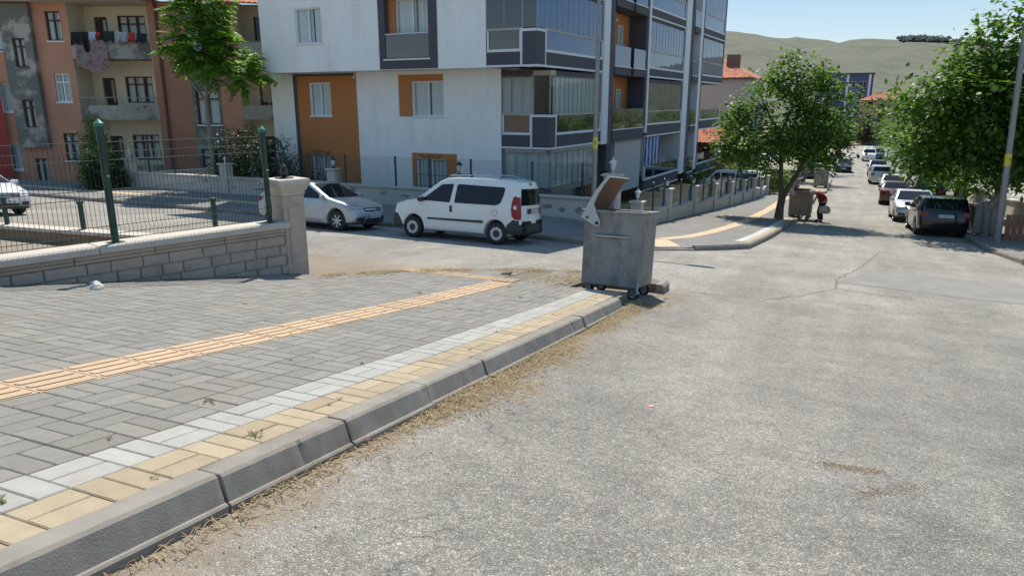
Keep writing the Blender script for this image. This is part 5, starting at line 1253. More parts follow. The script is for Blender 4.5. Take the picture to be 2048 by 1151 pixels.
# ---------------------------------------------------------------- hatchback family: a table of outlines
def build_hatch(name, label, cat, P, kind='hatch', txt='06 DG 80', rim=None, grp=None):
    if kind == 'hatch':
        top = [(2.02, .26), (2.10, .42), (2.09, .60), (2.00, .74), (1.45, .91), (.98, .985), (.18, 1.40), (-.2, 1.455), (-.9, 1.445), (-1.45, 1.36), (-1.92, 1.02), (-2.06, .92), (-2.13, .62), (-2.10, .28)]
        wi = 5; c = Car(top, .875, .93, 1.46, (1.30, -1.30), .312, .375, .19, .20, .17)
        rw_ = ((-1.48, 1.335), (-1.90, 1.045)); sw = [[(.86, .97), (.12, 1.34), (-.30, 1.385), (-.30, .95)], [(-.38, .95), (-.38, 1.39), (-.98, 1.37), (-1.10, .98)], [(-1.17, 1.0), (-1.06, 1.365), (-1.40, 1.30), (-1.66, 1.06)]]
    elif kind == 'wagon':
        top = [(2.12, .26), (2.20, .42), (2.18, .60), (2.05, .78), (1.45, .94), (.95, 1.0), (.05, 1.44), (-.4, 1.49), (-1.3, 1.485), (-1.92, 1.43), (-2.20, 1.06), (-2.27, .95), (-2.32, .62), (-2.28, .30)]
        wi = 5; c = Car(top, .885, .96, 1.49, (1.35, -1.32), .32, .385, .20, .19, .15)
        rw_ = ((-1.96, 1.40), (-2.19, 1.07)); sw = [[(.84, .99), (.0, 1.38), (-.40, 1.42), (-.40, .97)], [(-.48, .97), (-.48, 1.42), (-1.18, 1.41), (-1.22, .99)], [(-1.30, 1.0), (-1.26, 1.41), (-1.80, 1.36), (-1.98, 1.10)]]
    elif kind == 'sedan':
        top = [(2.08, .28), (2.14, .45), (2.13, .62), (2.06, .74), (1.35, .88), (.92, .93), (.20, 1.36), (-.2, 1.40), (-.75, 1.38), (-1.35, 1.0), (-1.95, .96), (-2.13, .90), (-2.18, .62), (-2.15, .30)]
        wi = 5; c = Car(top, .84, .90, 1.40, (1.30, -1.28), .30, .365, .20, .20, .13)
        rw_ = ((-.80, 1.345), (-1.31, 1.02)); sw = [[(.78, .94), (.16, 1.30), (-.28, 1.33), (-.28, .93)], [(-.36, .93), (-.36, 1.33), (-.72, 1.31), (-1.12, .98)]]
    else:   # suv
        top = [(2.08, .34), (2.14, .52), (2.12, .78), (2.02, .94), (1.45, 1.06), (1.02, 1.10), (.35, 1.62), (0, 1.68), (-1.2, 1.68), (-1.85, 1.62), (-2.08, 1.18), (-2.13, 1.0), (-2.17, .7), (-2.14, .36)]
        wi = 5; c = Car(top, .90, 1.06, 1.68, (1.28, -1.28), .35, .42, .28, .17, .12)
        rw_ = ((-1.88, 1.58), (-2.07, 1.2)); sw = [[(.90, 1.09), (.30, 1.55), (-.25, 1.60), (-.25, 1.07)], [(-.33, 1.07), (-.33, 1.60), (-1.05, 1.60), (-1.05, 1.07)], [(-1.13, 1.08), (-1.13, 1.60), (-1.70, 1.56), (-1.86, 1.18)]]
    t = thing(name, label, cat, group=grp)
    c.slab(c.outline, 'body', P, t, soft=(.075, .03, .018))
    for q in sw: c.side(q, 'side_window', CARGL, t, r=.035)
    c.patch(c.at(wi, .05), c.at(wi, .96), (-.90, .90), (-.86, .86), 'windscreen', CARGL, t, .012)
    c.patch(*rw_, (-.80, .80), (-.86, .86), 'rear_window', CARGL, t, .012)
    f0, f1 = c.top[2], c.top[3]
    for sd_ in (-1, 1):
        a, b = sorted((sd_*.99, sd_*.60)); c.patch((f0[0]*.3+f1[0]*.7-.0, f0[1]*.3+f1[1]*.7), c.at(3, .30), (a, b), (a, b), 'headlight', CLRL, t, .012, 4)
        c.side([(f1[0]-.02, f1[1]-.03), (f1[0]-.36, f1[1]+.085), (f1[0]-.30, f1[1]-.0), (f1[0]-.08, f1[1]-.11)], 'headlight', CLRL, t, .006, .02, sides=(sd_,))
        r0, r1 = c.top[-3], c.top[-2]
        a, b = sorted((sd_*1.0, sd_*(.62 if kind == 'sedan' else .70))); c.patch((r0[0]-.005, r0[1]-.01), (r0[0]*.5+r1[0]*.5, r0[1]*.5+r1[1]*.5), (a, b), (a, b), 'tail_lamp', REDL, t, .012, 4)
        c.side([(r0[0]+.26, r0[1]), (r0[0]+.02, r0[1]+.0), (r1[0]+.04, r0[1]*.5+r1[1]*.5), (r0[0]+.16, r0[1]*.5+r1[1]*.5)], 'tail_lamp', REDL, t, .006, .02, sides=(sd_,))
        a, b = sorted((sd_*.92, sd_*.55)); c.patch((c.top[1][0]-.03, c.top[1][1]-.1), (c.top[1][0], c.top[1][1]+.03), (a, b), (a, b), 'fog_recess', PLAST, t, .012, 3)
    c.patch(c.at(2, .10), c.at(2, .92), (-.50, .50), (-.54, .54), 'grille', PLAST, t, .010)
    c.patch(c.at(2, .42), c.at(2, .62), (-.48, .48), (-.48, .48), 'grille_bar', CHROME, t, .018)
    c.patch(c.at(0, .25), c.at(0, .95), (-.46, .46), (-.46, .46), 'lower_grille', PLAST, t, .010)
    c.slab([(c.top[0][0]+.0, .22), (c.top[0][0]+.03, .30), (c.wheels[0]+c.ra+.06, .30), (c.wheels[0]+c.ra+.03, .22)], 'front_skirt', PLAST, t, .004, (.02, .01, .008))
    mb = MB(); mb.tube([(c.top[2][0]+.004+.07*0, .055*math.cos(2*math.pi*k/16), c.at(2, .52)[1] + .055*math.sin(2*math.pi*k/16)) for k in range(17)], .008, 5); mb.tube([(c.top[2][0]+.004, -.05, c.at(2, .52)[1]-.01), (c.top[2][0]+.004, .05, c.at(2, .52)[1]+.01)], .007, 5); mb.build('badge', CHROME, t)
    plate(c, t, c.top[1][0]+.004, .47, True, txt); plate(c, t, c.top[-2][0]-.012, .80, False, txt)
    q = sw[0]; xb = q[-1][0] - .04; zf = .30
    door_gap(c, t, [(q[0][0]+.02, zf+.05), (q[0][0]+.06, q[0][1]-.03)]); door_gap(c, t, [(xb, zf), (xb, q[-1][1]-.02)])
    door_gap(c, t, [(q[0][0]+.02, zf+.02), (-.95, zf)], .004)
    for x in (xb + .16, -1.0): c.side([(x, .86), (x-.16, .86), (x-.16, .90), (x, .90)], 'door_handle', P, t, .004, .015, .018)
    mirror(c, t, q[0][0]-.04, q[0][1]+.06, P)
    c.wheels_(t, 'alloy', rim); return t
SIL = paint('silver', (.42, .44, .46), .45, .35); BLK = paint('black', (.005, .005, .006), 0, .22); WHT = paint('white2', (.68, .69, .69)); MAR = paint('maroon', (.10, .022, .022)); DBL = paint('dark_blue', (.03, .045, .075), .3); GRY = paint('grey', (.20, .21, .22), .4); LSIL = paint('light_silver', (.50, .53, .54), .4)
hb = build_hatch('parked_car', 'silver hatchback parked behind the gate pillar on the side street', 'car', SIL, 'hatch', '06 DG 80'); ground_pose(hb, -15.4, 18.25, R(0))
PK = 'cars parked along the street'
def put(kind, P, lab, x, y, h, txt='06 AB 12', rim=None): o = build_hatch('parked_car', lab, 'car', P, kind, txt, rim, PK); ground_pose(o, x, y, R(h)); return o
put('wagon', BLK, 'black estate car parked at right kerb, nearest of the row', 3.45, 32.7, 92, '06 BE 802')
put('hatch', LSIL, 'light silver hatchback facing up the street behind the black estate', 3.05, 38.9, -89)
put('sedan', MAR, 'dark maroon saloon car parked halfway down the right kerb', 2.95, 51.0, 86)
put('suv', BLK, 'black tall car parked on the right pavement beside the maroon saloon', 4.85, 52.5, 90)
put('sedan', WHT, 'white saloon with bonnet towards us in the right-hand row', 3.35, 62.5, -90)
put('suv', LSIL, 'silver tall car tail towards us behind the white saloon', 2.85, 74, 91)
put('suv', DBL, 'dark blue tall car facing us at the far end of the right row', 2.95, 85, -90)
put('suv', DBL, 'dark car parked on the far left pavement by the distant dumpster', -3.4, 76, 90)
put('hatch', BLK, 'black car with gleaming bonnet driving up the far left lane', -.3, 90, -90)
put('sedan', DBL, 'dark blue saloon behind the black car at far left kerb', -1.5, 104, -90)
put('hatch', WHT, 'white hatchback parked on the side street at left picture edge', -26.1, 13.6, 0)
put('suv', mat('paint_green', (.02, .08, .075), .35, .03, 2, coat=.6), 'dark green car beside the white pickup at street end', 4.0, 120.5, -90)
# white pickup with rounded load at the street end
def build_pickup():
    t = thing('pickup_truck', 'white pickup with white load coming up the street end', 'pickup', group=PK)
    top = [(2.3, .4), (2.36, .6), (2.34, .92), (2.2, 1.02), (1.5, 1.1), (1.1, 1.15), (.6, 1.68), (.3, 1.74), (-.35, 1.72), (-.45, 1.08), (-2.4, 1.05), (-2.45, .7), (-2.4, .4)]
    c = Car(top, .88, 1.08, 1.74, (1.5, -1.5), .35, .42, .34, .12, .1); c.slab(c.outline, 'body', WHT, t)
    c.patch(c.at(5, .05), c.at(5, .95), (-.9, .9), (-.86, .86), 'windscreen', CARGL, t); c.side([(1.0, 1.14), (.55, 1.62), (-.25, 1.64), (-.25, 1.12)], 'side_window', CARGL, t)
    c.patch(c.at(2, .0), c.at(2, .8), (-.55, .55), (-.55, .55), 'grille', PLAST, t)
    for sd_ in (-1, 1):
        a, b = sorted((sd_*.97, sd_*.62)); c.patch(c.at(2, .1), c.at(3, .2), (a, b), (a, b), 'headlight', CLRL, t, .01, 4)
        mb = MB(); mb.lathe([(.02, 0), (.35, .1), (.42, .4), (.4, .75), (.25, .95), (.02, 1.0)], 14, (-.9, sd_*.45, 1.0)); mb.build('load_sack', mat('white_sack', (.7, .7, .68), .9, .1, 4), t, smooth=60)
    c.wheels_(t); return t
ground_pose(build_pickup(), 2.75, 116.5, R(-90))
# white minibus behind the stepped wall: seen from the waist up
def build_minibus():
    t = thing('minibus', 'white minibus parked in the yard behind the stepped wall', 'minibus')
    top = [(2.5, .35), (2.55, .6), (2.45, 1.0), (2.0, 1.15), (1.55, 1.3), (.95, 1.95), (.6, 2.02), (-2.3, 2.02), (-2.55, 1.9), (-2.62, .9), (-2.6, .35)]
    c = Car(top, .95, 1.15, 2.02, (1.6, -1.6), .34, .42, .3, .12, .12); c.slab(c.outline, 'body', WHT, t)
    c.patch(c.at(4, .05), c.at(4, .95), (-.9, .9), (-.86, .86), 'windscreen', CARGL, t)
    for a, b in ((1.3, .55), (.45, -.6), (-.7, -1.6), (-1.7, -2.4)): c.side([(a, 1.2), (min(a, .9), 1.8), (b, 1.8), (b, 1.2)], 'side_window', CARGL, t)
    c.wheels_(t); return t
mv = build_minibus(); ground_pose(mv, -7.3, 51.0, R(180)); mv.matrix_world = mv.matrix_world @ Matrix.Scale(.85, 4)
# ================================================================== HOUSES BEYOND
SIDING = mat('grey_siding', (.40, .39, .385), .85, .06, 1)
def box_house(name, lab, x0, x1, y0, y1, z0, ez, rz_, wallm, wins, roofm=None, siding=False, frame=None, courses=12, nt_=26):
    t = thing(name, lab, 'house', ((x0+x1)/2, y0, z0)); cx_ = (x0+x1)/2
    fn = lambda u, z, d: (u - cx_, d, z - z0); rg = lambda u, z, d: (x1 - cx_ - d, u - y0, z - z0)
    mb = wall_holes(MB(), x0, x1, z0, ez, [w[1:] for w in wins if w[0] == 'f'], fn, .2); wall_holes(mb, y0, y1, z0, ez, [w[1:] for w in wins if w[0] == 'r'], rg, .2)
    mb.quad(fn(x0, z0, 0), fn(x0, ez, 0), fn(x0, ez, y1-y0), fn(x0, z0, y1-y0)); wo_ = mb.build('wall', wallm, t, fixn=False)
    if siding:
        z = z0 + .3
        while z < ez - .1:
            q = MB(); q.add([fn(x0-.01, z, -.035), fn(x1+.01, z, -.035), fn(x1+.01, z+.29, -.008), fn(x0-.01, z+.29, -.008), fn(x0-.01, z, 0), fn(x1+.01, z, 0)], [(0,1,2,3),(4,5,1,0)]); q.build('siding_board', wallm, wo_, fixn=False); z += .30
    for w in wins: window(t, fn if w[0] == 'f' else rg, *w[1:], 2, frame or PVC, curtain=False)
    o = .5; mid = (y0+y1)/2; hip = min((y1-y0)/2, (x1-x0)*.42)
    if rz_ > ez:
        tile_roof(t, lambda u, s: ((u - cx_)*(1 - s*hip/((x1-x0)/2+o)*.92), -o + s*((y1-y0)/2+o), ez - z0 + s*(rz_-ez)), x0-o, x1+o, nt_, courses, 'roof', roofm)
        r = MB(); a, b = (x1-cx_+o), ((x1-cx_+o)*(1 - hip/((x1-x0)/2+o)*.92)); m_ = (y1-y0)/2
        r.add([(a, -o, ez-z0), (b, m_, rz_-z0), (a, y1-y0+o, ez-z0), (-a, -o, ez-z0), (-b, m_, rz_-z0), (-a, y1-y0+o, ez-z0)], [(0,2,1),(3,4,5),(1,2,5,4)]); r.build('roof_hip', roofm or ROOF, t, fixn=False)
        e = MB(); e.box(x0-o-cx_, x1+o-cx_, -o, y1-y0+o, ez-z0-.10, ez-z0-.015); e.build('eaves', BROWNW, t)
    else:
        e = MB(); e.box(x0-.3-cx_, x1+.3-cx_, -.3, y1-y0+.3, ez-z0, ez-z0+.25); e.build('roof_slab', DGREY, t)
    return t, fn
h, fn = box_house('siding_house', 'pale grey house with lapped siding and red hipped roof behind the apartment', -19.5, -8.4, 66, 78, g(66)-.3, 2.05, 4.3, SIDING, [('f', -10.6, -9.2, -3.2, -1.9)], siding=True)
mb = MB(); mb.box(-.2, .9, 2.6, 3.4, 2.5+7.0, 5.0+7.0-.3); mb.v = [(p[0]+3.4, p[1], p[2]-.35) for p in mb.v]; mb.build('chimney', mat('brown_chimney', (.16, .10, .09), .9, .15, 2), h)
box_house('low_house', 'low brick house with red tiled roof beyond the apartment block', -17, -8.2, 57.5, 64.5, g(57)-.2, -3.0, -1.2, mat('rough_brick', (.33, .17, .11), .92, .2, 3), [('f', -10.4, -9.4, -4.4, -3.4)], frame=BROWNW)
FPINK = mat('far_pink_render', (.46, .26, .20), .92, .08, .6)
wl = [('f', x, x+1.1, z, z+1.3) for z in (-6.3, -3.6, -.95-.25) for x in (2.6, 5.0, 7.4, 9.8)]
box_house('pink_house', 'distant pink apartment house with red roof at the end of the street', 1.2, 12.5, 176, 188, -9.2, .45, 2.2, FPINK, wl, frame=BROWNW, courses=8)
BLUEP = mat('far_blue_panel', (.05, .08, .16), .5, .1, 1)
wl = [('f', x, x+1.5, z, z+1.5) for z in (-5.5, -2.5, .5, 3.4) for x in (-6.5, -4.1, -1.7, .7)]
t_, fn = box_house('blue_apartment', 'distant dark blue flat-roofed apartment block above the street trees', -9, 3.6, 196, 206, -9.2, 6.6, 0, BLUEP, wl)
mb = MB()
for x in (-7.2, -2.2, 2.6): fbox(mb, fn, x, x+.5, -9, 6.5, -.1, -.02)
mb.build('white_strip', TRIM, t_)
# patched stone garden wall and gate on the right-hand side under the trees
rg_ = thing('garden_wall', 'low pale garden wall under the trees on the right', 'wall', (7.6, 60, g(60)))
for i in range(24):
    y0, y1 = 36 + 4*i, 36 + 4*(i+1); mb = MB()
    mb.add([(x - 7.6, y - 60, z - g(60)) for y in (y0+.01, y1-.01) for x, z in ((7.5, g(y)-.2), (7.7, g(y)-.2), (7.7, g(y)+1.0), (7.5, g(y)+1.0))], [(0,1,2,3),(7,6,5,4),(0,4,5,1),(1,5,6,2),(2,6,7,3),(3,7,4,0)]); mb.build('wall_segment', FW, rg_)
    mb = MB(); mb.add([(x - 7.6, y - 60, z - g(60)) for y in (y0+.01, y1-.01) for x, z in ((7.43, g(y)+1.002), (7.77, g(y)+1.002), (7.77, g(y)+1.07), (7.43, g(y)+1.07))], [(0,1,2,3),(7,6,5,4),(0,4,5,1),(1,5,6,2),(2,6,7,3),(3,7,4,0)]); mb.build('coping_stone', COPE, rg_)
h2_, fn = box_house('house', 'shaded two-storey house hidden behind the right-hand street trees', 10.5, 20, 28, 44, g(36)-.2, 1.6, 3.8, CREAM, [('f', 12, 13.4, -3.2, -1.8), ('f', 15.5, 16.9, -3.2, -1.8), ('f', 12, 13.4, -.6, .8), ('f', 15.5, 16.9, -.6, .8)])
# parapet wall facing us beyond the second side street
bk = thing('block_wall', 'brown breeze-block wall at the corner of the second side street', 'wall', (-5.2, 57.2, g(57.2)))
rr = random.Random(4); BLOCK = mat('breeze_block', (.24, .185, .16), .95, .15, 4, objr=.12, bump=.4, bscale=20)
for r_ in range(7):
    for k in range(8):
        mb = MB(); a = -1.9 + .48*k + (.24 if r_ % 2 else 0); mb.box(a+.006, a+.474, -.1, .1, .14 + .22*r_ + .006, .14 + .22*(r_+1)-.004); mb.build('block', BLOCK, bk)
# ================================================================== VEGETATION
BARK = mat('grey_brown_bark', (.105, .08, .06), .95, .3, 9, bump=.8, bscale=18, stretch=(1, 1, .3))
BARKL = mat('pale_bark', (.22, .19, .155), .95, .25, 9, bump=.7, bscale=18, stretch=(1, 1, .3))
LM1 = leafmat('street_tree_leaf', (.030, .078, .014), (.125, .225, .038), .5, .40)
LM2 = leafmat('broad_leaf', (.032, .082, .015), (.135, .24, .04), .48, .40)
LM3 = leafmat('ailanthus_leaf', (.06, .15, .022), (.22, .38, .06), .4, .38)
LM4 = leafmat('dark_hedge_leaf', (.018, .042, .012), (.06, .10, .03), .45, .25)
LM5 = leafmat('bright_bush_leaf', (.06, .12, .02), (.17, .26, .05), .4, .38)
def leafquad(mb, p, d, up, L, W, fold=.18):
    """one leaf: two faces folded along the midrib, tip drooping"""
    d = d.normalized(); s = d.cross(up)
    if s.length < 1e-3: s = Vector((1, 0, 0))
    s.normalize(); n = s.cross(d)
    b, m, t = p, p + d*L*.5 + n*L*.06, p + d*L - n*L*.10
    l, r = m + s*W*.5 - n*W*fold, m - s*W*.5 - n*W*fold
    o = len(mb.v); mb.v += [tuple(b), tuple(r), tuple(t), tuple(l)]; mb.f += [(o, o+1, o+2), (o, o+2, o+3)]; mb.mi += [0, 0]
def crown_mesh(blobs, nclump, per, L, W, rnd, spread=.28, compound=False, shell=.55):
    mb = MB(); wts = [(b[1][0]*b[1][1]*b[1][2])**.8 for b in blobs]; tips = []
    for i in range(nclump):
        c, r = rnd.choices(blobs, wts)[0][:2]
        while True:
            q = Vector((rnd.uniform(-1, 1), rnd.uniform(-1, 1), rnd.uniform(-1, 1)))
            if .02 < q.length < 1: break
        rad = q.length; q = q.normalized() * (shell + (1-shell)*rad**.6) * rnd.uniform(.82, 1.10) if rnd.random() < .8 else q
        cl = Vector((c[0]+q.x*r[0], c[1]+q.y*r[1], c[2]+q.z*r[2])); tips.append(cl)
        outd = Vector((q.x, q.y, q.z*.5 + .1)).normalized()
        k = max(3, int(per * rnd.uniform(.5, 1.5)))
        if compound:
            for f in range(3):
                ax = (outd + Vector((rnd.gauss(0, .6), rnd.gauss(0, .6), rnd.gauss(0, .35)))).normalized(); ln = rnd.uniform(.45, .8)
                for j in range(k):
                    t = (j//2 + .5)/(k/2); side = 1 if j % 2 else -1
                    sv = ax.cross(Vector((0, 0, 1))).normalized() * side
                    p = cl + ax*ln*t - Vector((0, 0, .22*t*t)); leafquad(mb, p, sv + ax*.35 - Vector((0, 0, .35)), Vector((0, 0, 1)), L*(1.1-.4*t), W, .1)
        else:
            for j in range(k):
                p = cl + Vector((rnd.gauss(0, spread), rnd.gauss(0, spread), rnd.gauss(0, spread*.75)))
                d = (outd*.8 + Vector((rnd.gauss(0, .7), rnd.gauss(0, .7), rnd.gauss(-.25, .45))))
                leafquad(mb, p, d, Vector((rnd.gauss(0, .35), rnd.gauss(0, .35), 1)).normalized(), L*rnd.uniform(.6, 1.25), W*rnd.uniform(.6, 1.2))
    return mb, tips
def tree(name, label, base, limbs, blobs, nclump, per, L, W, lm, bark=None, seed=1, group=None, compound=False, cat='tree', twigs=60, spread=.28, shell=.55, satellites=5):
    rnd = random.Random(seed); t = thing(name, label, cat, base, 0, group); B_ = Vector(base)
    mb = MB()
    for path, rad in limbs: mb.tube([Vector(p) for p in path], rad, 9)
    tr = mb.build('trunk', bark or BARK, t, smooth=70, fixn=False)
    if satellites:
        sat = []
        for c, r in blobs:
            for _ in range(satellites):
                q = Vector((rnd.gauss(0, 1), rnd.gauss(0, 1), rnd.gauss(.15, .8))).normalized()*rnd.uniform(.85, 1.15); k = rnd.uniform(.22, .42)
                sat.append(((c[0]+q.x*r[0], c[1]+q.y*r[1], c[2]+q.z*r[2]), (r[0]*k, r[1]*k, r[2]*k*.8)))
        blobs = [(c, (r[0]*.86, r[1]*.86, r[2]*.86)) for c, r in blobs] + sat
    cm, tips = crown_mesh(blobs, nclump, per, L, W, rnd, spread, compound, shell)
    if twigs and limbs:
        ends = [Vector(p) for path, rad in limbs for p in path[-2:]]; tw = MB()
        for q in rnd.sample(tips, min(twigs, len(tips))):
            e = min(ends, key=lambda v: (v-q).length); m = (e+q)/2 + Vector((rnd.gauss(0, .12), rnd.gauss(0, .12), rnd.uniform(0, .25)))
            tw.tube([e, m, q], [.028, .016, .006], 5, False)
        tw.build('twigs', bark or BARK, tr, smooth=70, fixn=False)
    cm.build('crown', lm, t, fixn=False); return t
# street tree at the corner, forked low
tz = g(32.9) + .14
tree('street_tree', 'leafy street tree with low forked trunk on the corner pavement', (-2.46, 32.9, tz),
     [([(0, 0, -.1), (.02, 0, .5), (.08, 0, 1.05)], [.22, .165, .16]),
      ([(.04, 0, .85), (-.05, .0, 1.6), (-.12, .1, 2.5), (-.35, .2, 3.6), (-.9, .2, 4.6)], [.13, .10, .09, .07, .04]),
      ([(.08, 0, .9), (.35, 0, 1.5), (.72, -.1, 2.3), (1.0, -.2, 3.2), (1.5, -.2, 4.4)], [.12, .095, .085, .07, .04]),
      ([(-.1, .1, 2.3), (-.9, .3, 3.0), (-1.7, .3, 3.4)], [.06, .045, .03]), ([(.9, -.2, 2.9), (1.6, -.4, 3.4), (2.2, -.4, 3.6)], [.055, .04, .025]),
      ([(-.3, .2, 3.5), (.1, .3, 4.8), (.2, .3, 6.0)], [.06, .045, .03])],
     [((-.2, 0, 4.4), (2.3, 2.0, 2.2)), ((-1.6, .1, 3.6), (1.4, 1.4, 1.5)), ((1.4, -.2, 4.4), (1.5, 1.6, 1.7)), ((.3, .1, 6.0), (1.3, 1.3, 1.0)), ((1.2, 0, 3.0), (1.2, 1.2, .9)), ((-.9, .2, 2.7), (1.2, 1.1, .7)), ((2.35, -.4, 2.6), (.35, .3, .5))],
     700, 18, .21, .14, LM1, seed=3, group='street trees', spread=.24, shell=.3, satellites=8)
# big trees overhanging the right-hand pavement
tz = g(31) + .14
tree('street_tree', 'big broad-leaved tree with knotted trunk overhanging the black estate', (4.92, 31.0, tz),
     [([(0, 0, -.1), (-.02, 0, .6), (-.05, 0, 1.05)], [.17, .15, .16]), ([(-.05, 0, .95), (-.16, .0, 1.25)], [.12, .10]), ([(-.03, 0, 1.0), (.3, .1, 1.5), (.55, .2, 2.2), (.5, .4, 3.4), (.1, .5, 5.0)], [.15, .14, .13, .11, .07]),
      ([(.5, .3, 3.0), (-.6, .2, 4.0), (-1.6, .1, 4.6)], [.08, .06, .04]), ([(.5, .3, 2.8), (1.3, .5, 4.0), (1.8, .5, 5.0)], [.08, .06, .04])],
     [((-.6, .9, 4.4), (2.5, 2.4, 2.0)), ((-1.9, .9, 3.6), (1.5, 1.6, 1.5)), ((1.0, .8, 4.8), (2.2, 2.2, 2.2)), ((-.6, .8, 6.4), (1.5, 1.5, 1.2)), ((.8, 1.2, 2.7), (1.7, 1.6, 1.0)), ((-1.1, 1.4, 2.6), (1.3, 1.5, .9)), ((-.15, .6, 7.6), (.5, .5, .7)), ((-1.6, .7, 5.6), (.9, .9, .7))],
     1050, 16, .28, .17, LM2, BARKL, 5, 'street trees', spread=.32, shell=.3)
tree('street_tree', 'second broad-leaved tree at right picture edge behind the lamp post', (8.2, 33.5, g(33.5)+.14),
     [([(0, 0, -.1), (0, 0, 1.5), (.1, 0, 3.5), (0, 0, 5)], [.2, .17, .13, .08])],
     [((0, 0, 4.6), (2.8, 2.6, 2.4)), ((-1.4, -.4, 3.6), (1.7, 1.7, 1.5)), ((.2, -.2, 2.6), (2.2, 2.0, 1.0))], 640, 16, .28, .17, LM2, BARK, 6, 'street trees', spread=.32, shell=.3)
rr = random.Random(21)
NM = ['third', 'fourth', 'fifth', 'sixth', 'seventh', 'eighth', 'ninth', 'tenth', 'eleventh']
for i, (x, y, r_, h_) in enumerate(((6.6, 40.5, 2.3, 3.4), (6.1, 46.5, 2.0, 3.2), (6.5, 53, 2.5, 3.9), (6.4, 60.5, 2.4, 3.8), (6.3, 69, 2.4, 3.9), (6.6, 79, 2.8, 4.2), (6.6, 91, 2.9, 4.3), (6.8, 105, 3.0, 4.6), (6.8, 124, 3.4, 4.8))):
    tree('street_tree', 'green street tree on the right pavement, %s from the lamp post' % NM[i], (x, y, g(y)+.14), [([(0, 0, -.1), (.05, 0, 1.2), (-.1, 0, h_)], [.16, .13, .06]), ([(0, 0, 1.4), (-.6, -.3, 2.4), (-.9, -.3, 3.2)], [.08, .06, .03])],
         [((0, 0, h_), (r_, r_, r_*.85)), ((-.7, -.3, h_*.68), (r_*.8, r_*.8, r_*.5)), ((.1, 0, h_+r_*.5), (r_*.6, r_*.6, r_*.6))], 300 if y < 75 else 200, 14 if y < 75 else 12, .22 if y < 60 else .30, .14 if y < 60 else .2, LM1 if i % 3 else LM2, BARK, 30+i, 'street trees', spread=.33, twigs=14, shell=.3)
# left side beyond the junction
for i, (x, y, r_, h_, lb) in enumerate(((-3.1, 69, 2.2, 4.2, 'dark street tree with thick leaning trunk beyond the corner tree'), (-3.4, 84, 2.6, 4.4, 'street tree shading the far left kerb behind the dark car'), (-3.2, 99, 2.8, 4.6, 'farther street tree over the blue saloon on the left'), (-3.4, 118, 3.2, 5.0, 'last street tree on the left before the junction'), (-9.5, 62, 2.4, 3.6, 'garden tree rising beside the low brick house'))):
    tree('street_tree', lb, (x, y, g(y)+.14), [([(-.5, 0, -.1), (-.1, 0, 1.2), (.3, 0, h_*.8)], [.34, .27, .1]), ([(.1, 0, 1.8), (-.6, 0, 3)], [.12, .05])],
         [((0, 0, h_), (r_, r_, r_*.8)), ((-.6, 0, h_*.72), (r_*.8, r_*.8, r_*.5))], 230, 13, .27, .17, LM1, BARKL, 50+i, 'street trees', spread=.34, twigs=10, shell=.3)
# trees closing the street end
for i, x in enumerate((-14, -9.5, -5, -1.5, 2.5, 6.5, 10.5, 15)):
    h_ = rr.uniform(3.2, 5.0); r_ = rr.uniform(2.2, 3.0); y = 167 + rr.uniform(-2, 5)
    tree('distant_tree', 'distant tree closing the street end, %s from the left' % ('first', 'second', 'third', 'fourth', 'fifth', 'sixth', 'seventh', 'eighth')[i], (x, y, g(y)-.1), [([(0, 0, -.1), (0, 0, h_)], [.2, .08])], [((0, 0, h_*.75), (r_, r_, h_*.55)), ((.8, 0, h_*.45), (r_, r_*.8, h_*.35))], 150, 11, .5, .34, LM1 if i % 2 else LM4, BARK, 70+i, 'trees at the street end', spread=.4, twigs=0, shell=.3)
# bushes in the yard behind the stepped wall
for i, (x, y, r_, h_, lm, lb) in enumerate(((-7.4, 53.5, 1.7, 1.5, LM5, 'bright green bush behind the white minibus'), (-5.6, 54.2, 1.5, 1.7, LM5, 'bright bush at the lower end of the stepped wall'), (-9.6, 51.5, 1.5, 1.2, LM5, 'low bush below the last glazed balcony'))):
    tree('garden_bush', lb, (x, y, g(y)), [([(0, 0, -.1), (0, 0, h_*.7)], [.06, .03]), ([(0, 0, .2), (.5, .1, h_*.7)], [.04, .02])], [((0, 0, h_*.8), (r_, r_*.8, h_*.6)), ((.5, 0, h_*.5), (r_*.9, r_*.8, h_*.5))], 170, 14, .20, .13, lm, BARK, 90+i, 'bushes in the yard', cat='bush', twigs=8, spread=.25)
# ailanthus in front of the pink block
az = -4.4
tree('ailanthus_tree', 'light green feathery tree in front of the pink apartment block', (-27.3, 24.9, az),
     [([(0, 0, -.1), (.05, 0, 2.0), (-.1, .1, 4.2), (.1, .1, 5.6), (0, .1, 7.6)], [.13, .11, .10, .08, .04]), ([(-.05, .1, 4.4), (-1.0, 0, 5.6), (-1.5, 0, 6.5)], [.07, .05, .03]), ([(.05, .1, 4.8), (1.2, .2, 5.3), (2.3, .5, 5.6)], [.07, .05, .03]), ([(.1, .1, 5.6), (.9, .2, 7), (1.2, .3, 8)], [.06, .04, .02])],
     [((-.1, .1, 7.8), (1.15, 1.3, 1.5)), ((-.35, 0, 6.8), (1.3, 1.2, .9)), ((1.0, .3, 6.4), (1.25, 1.3, 1.0)), ((1.8, .6, 5.7), (.85, .9, .75)), ((.2, .2, 8.8), (.85, .9, .9))],
     330, 14, .27, .115, LM3, BARKL, 13, compound=True, twigs=40, shell=.25, satellites=0)
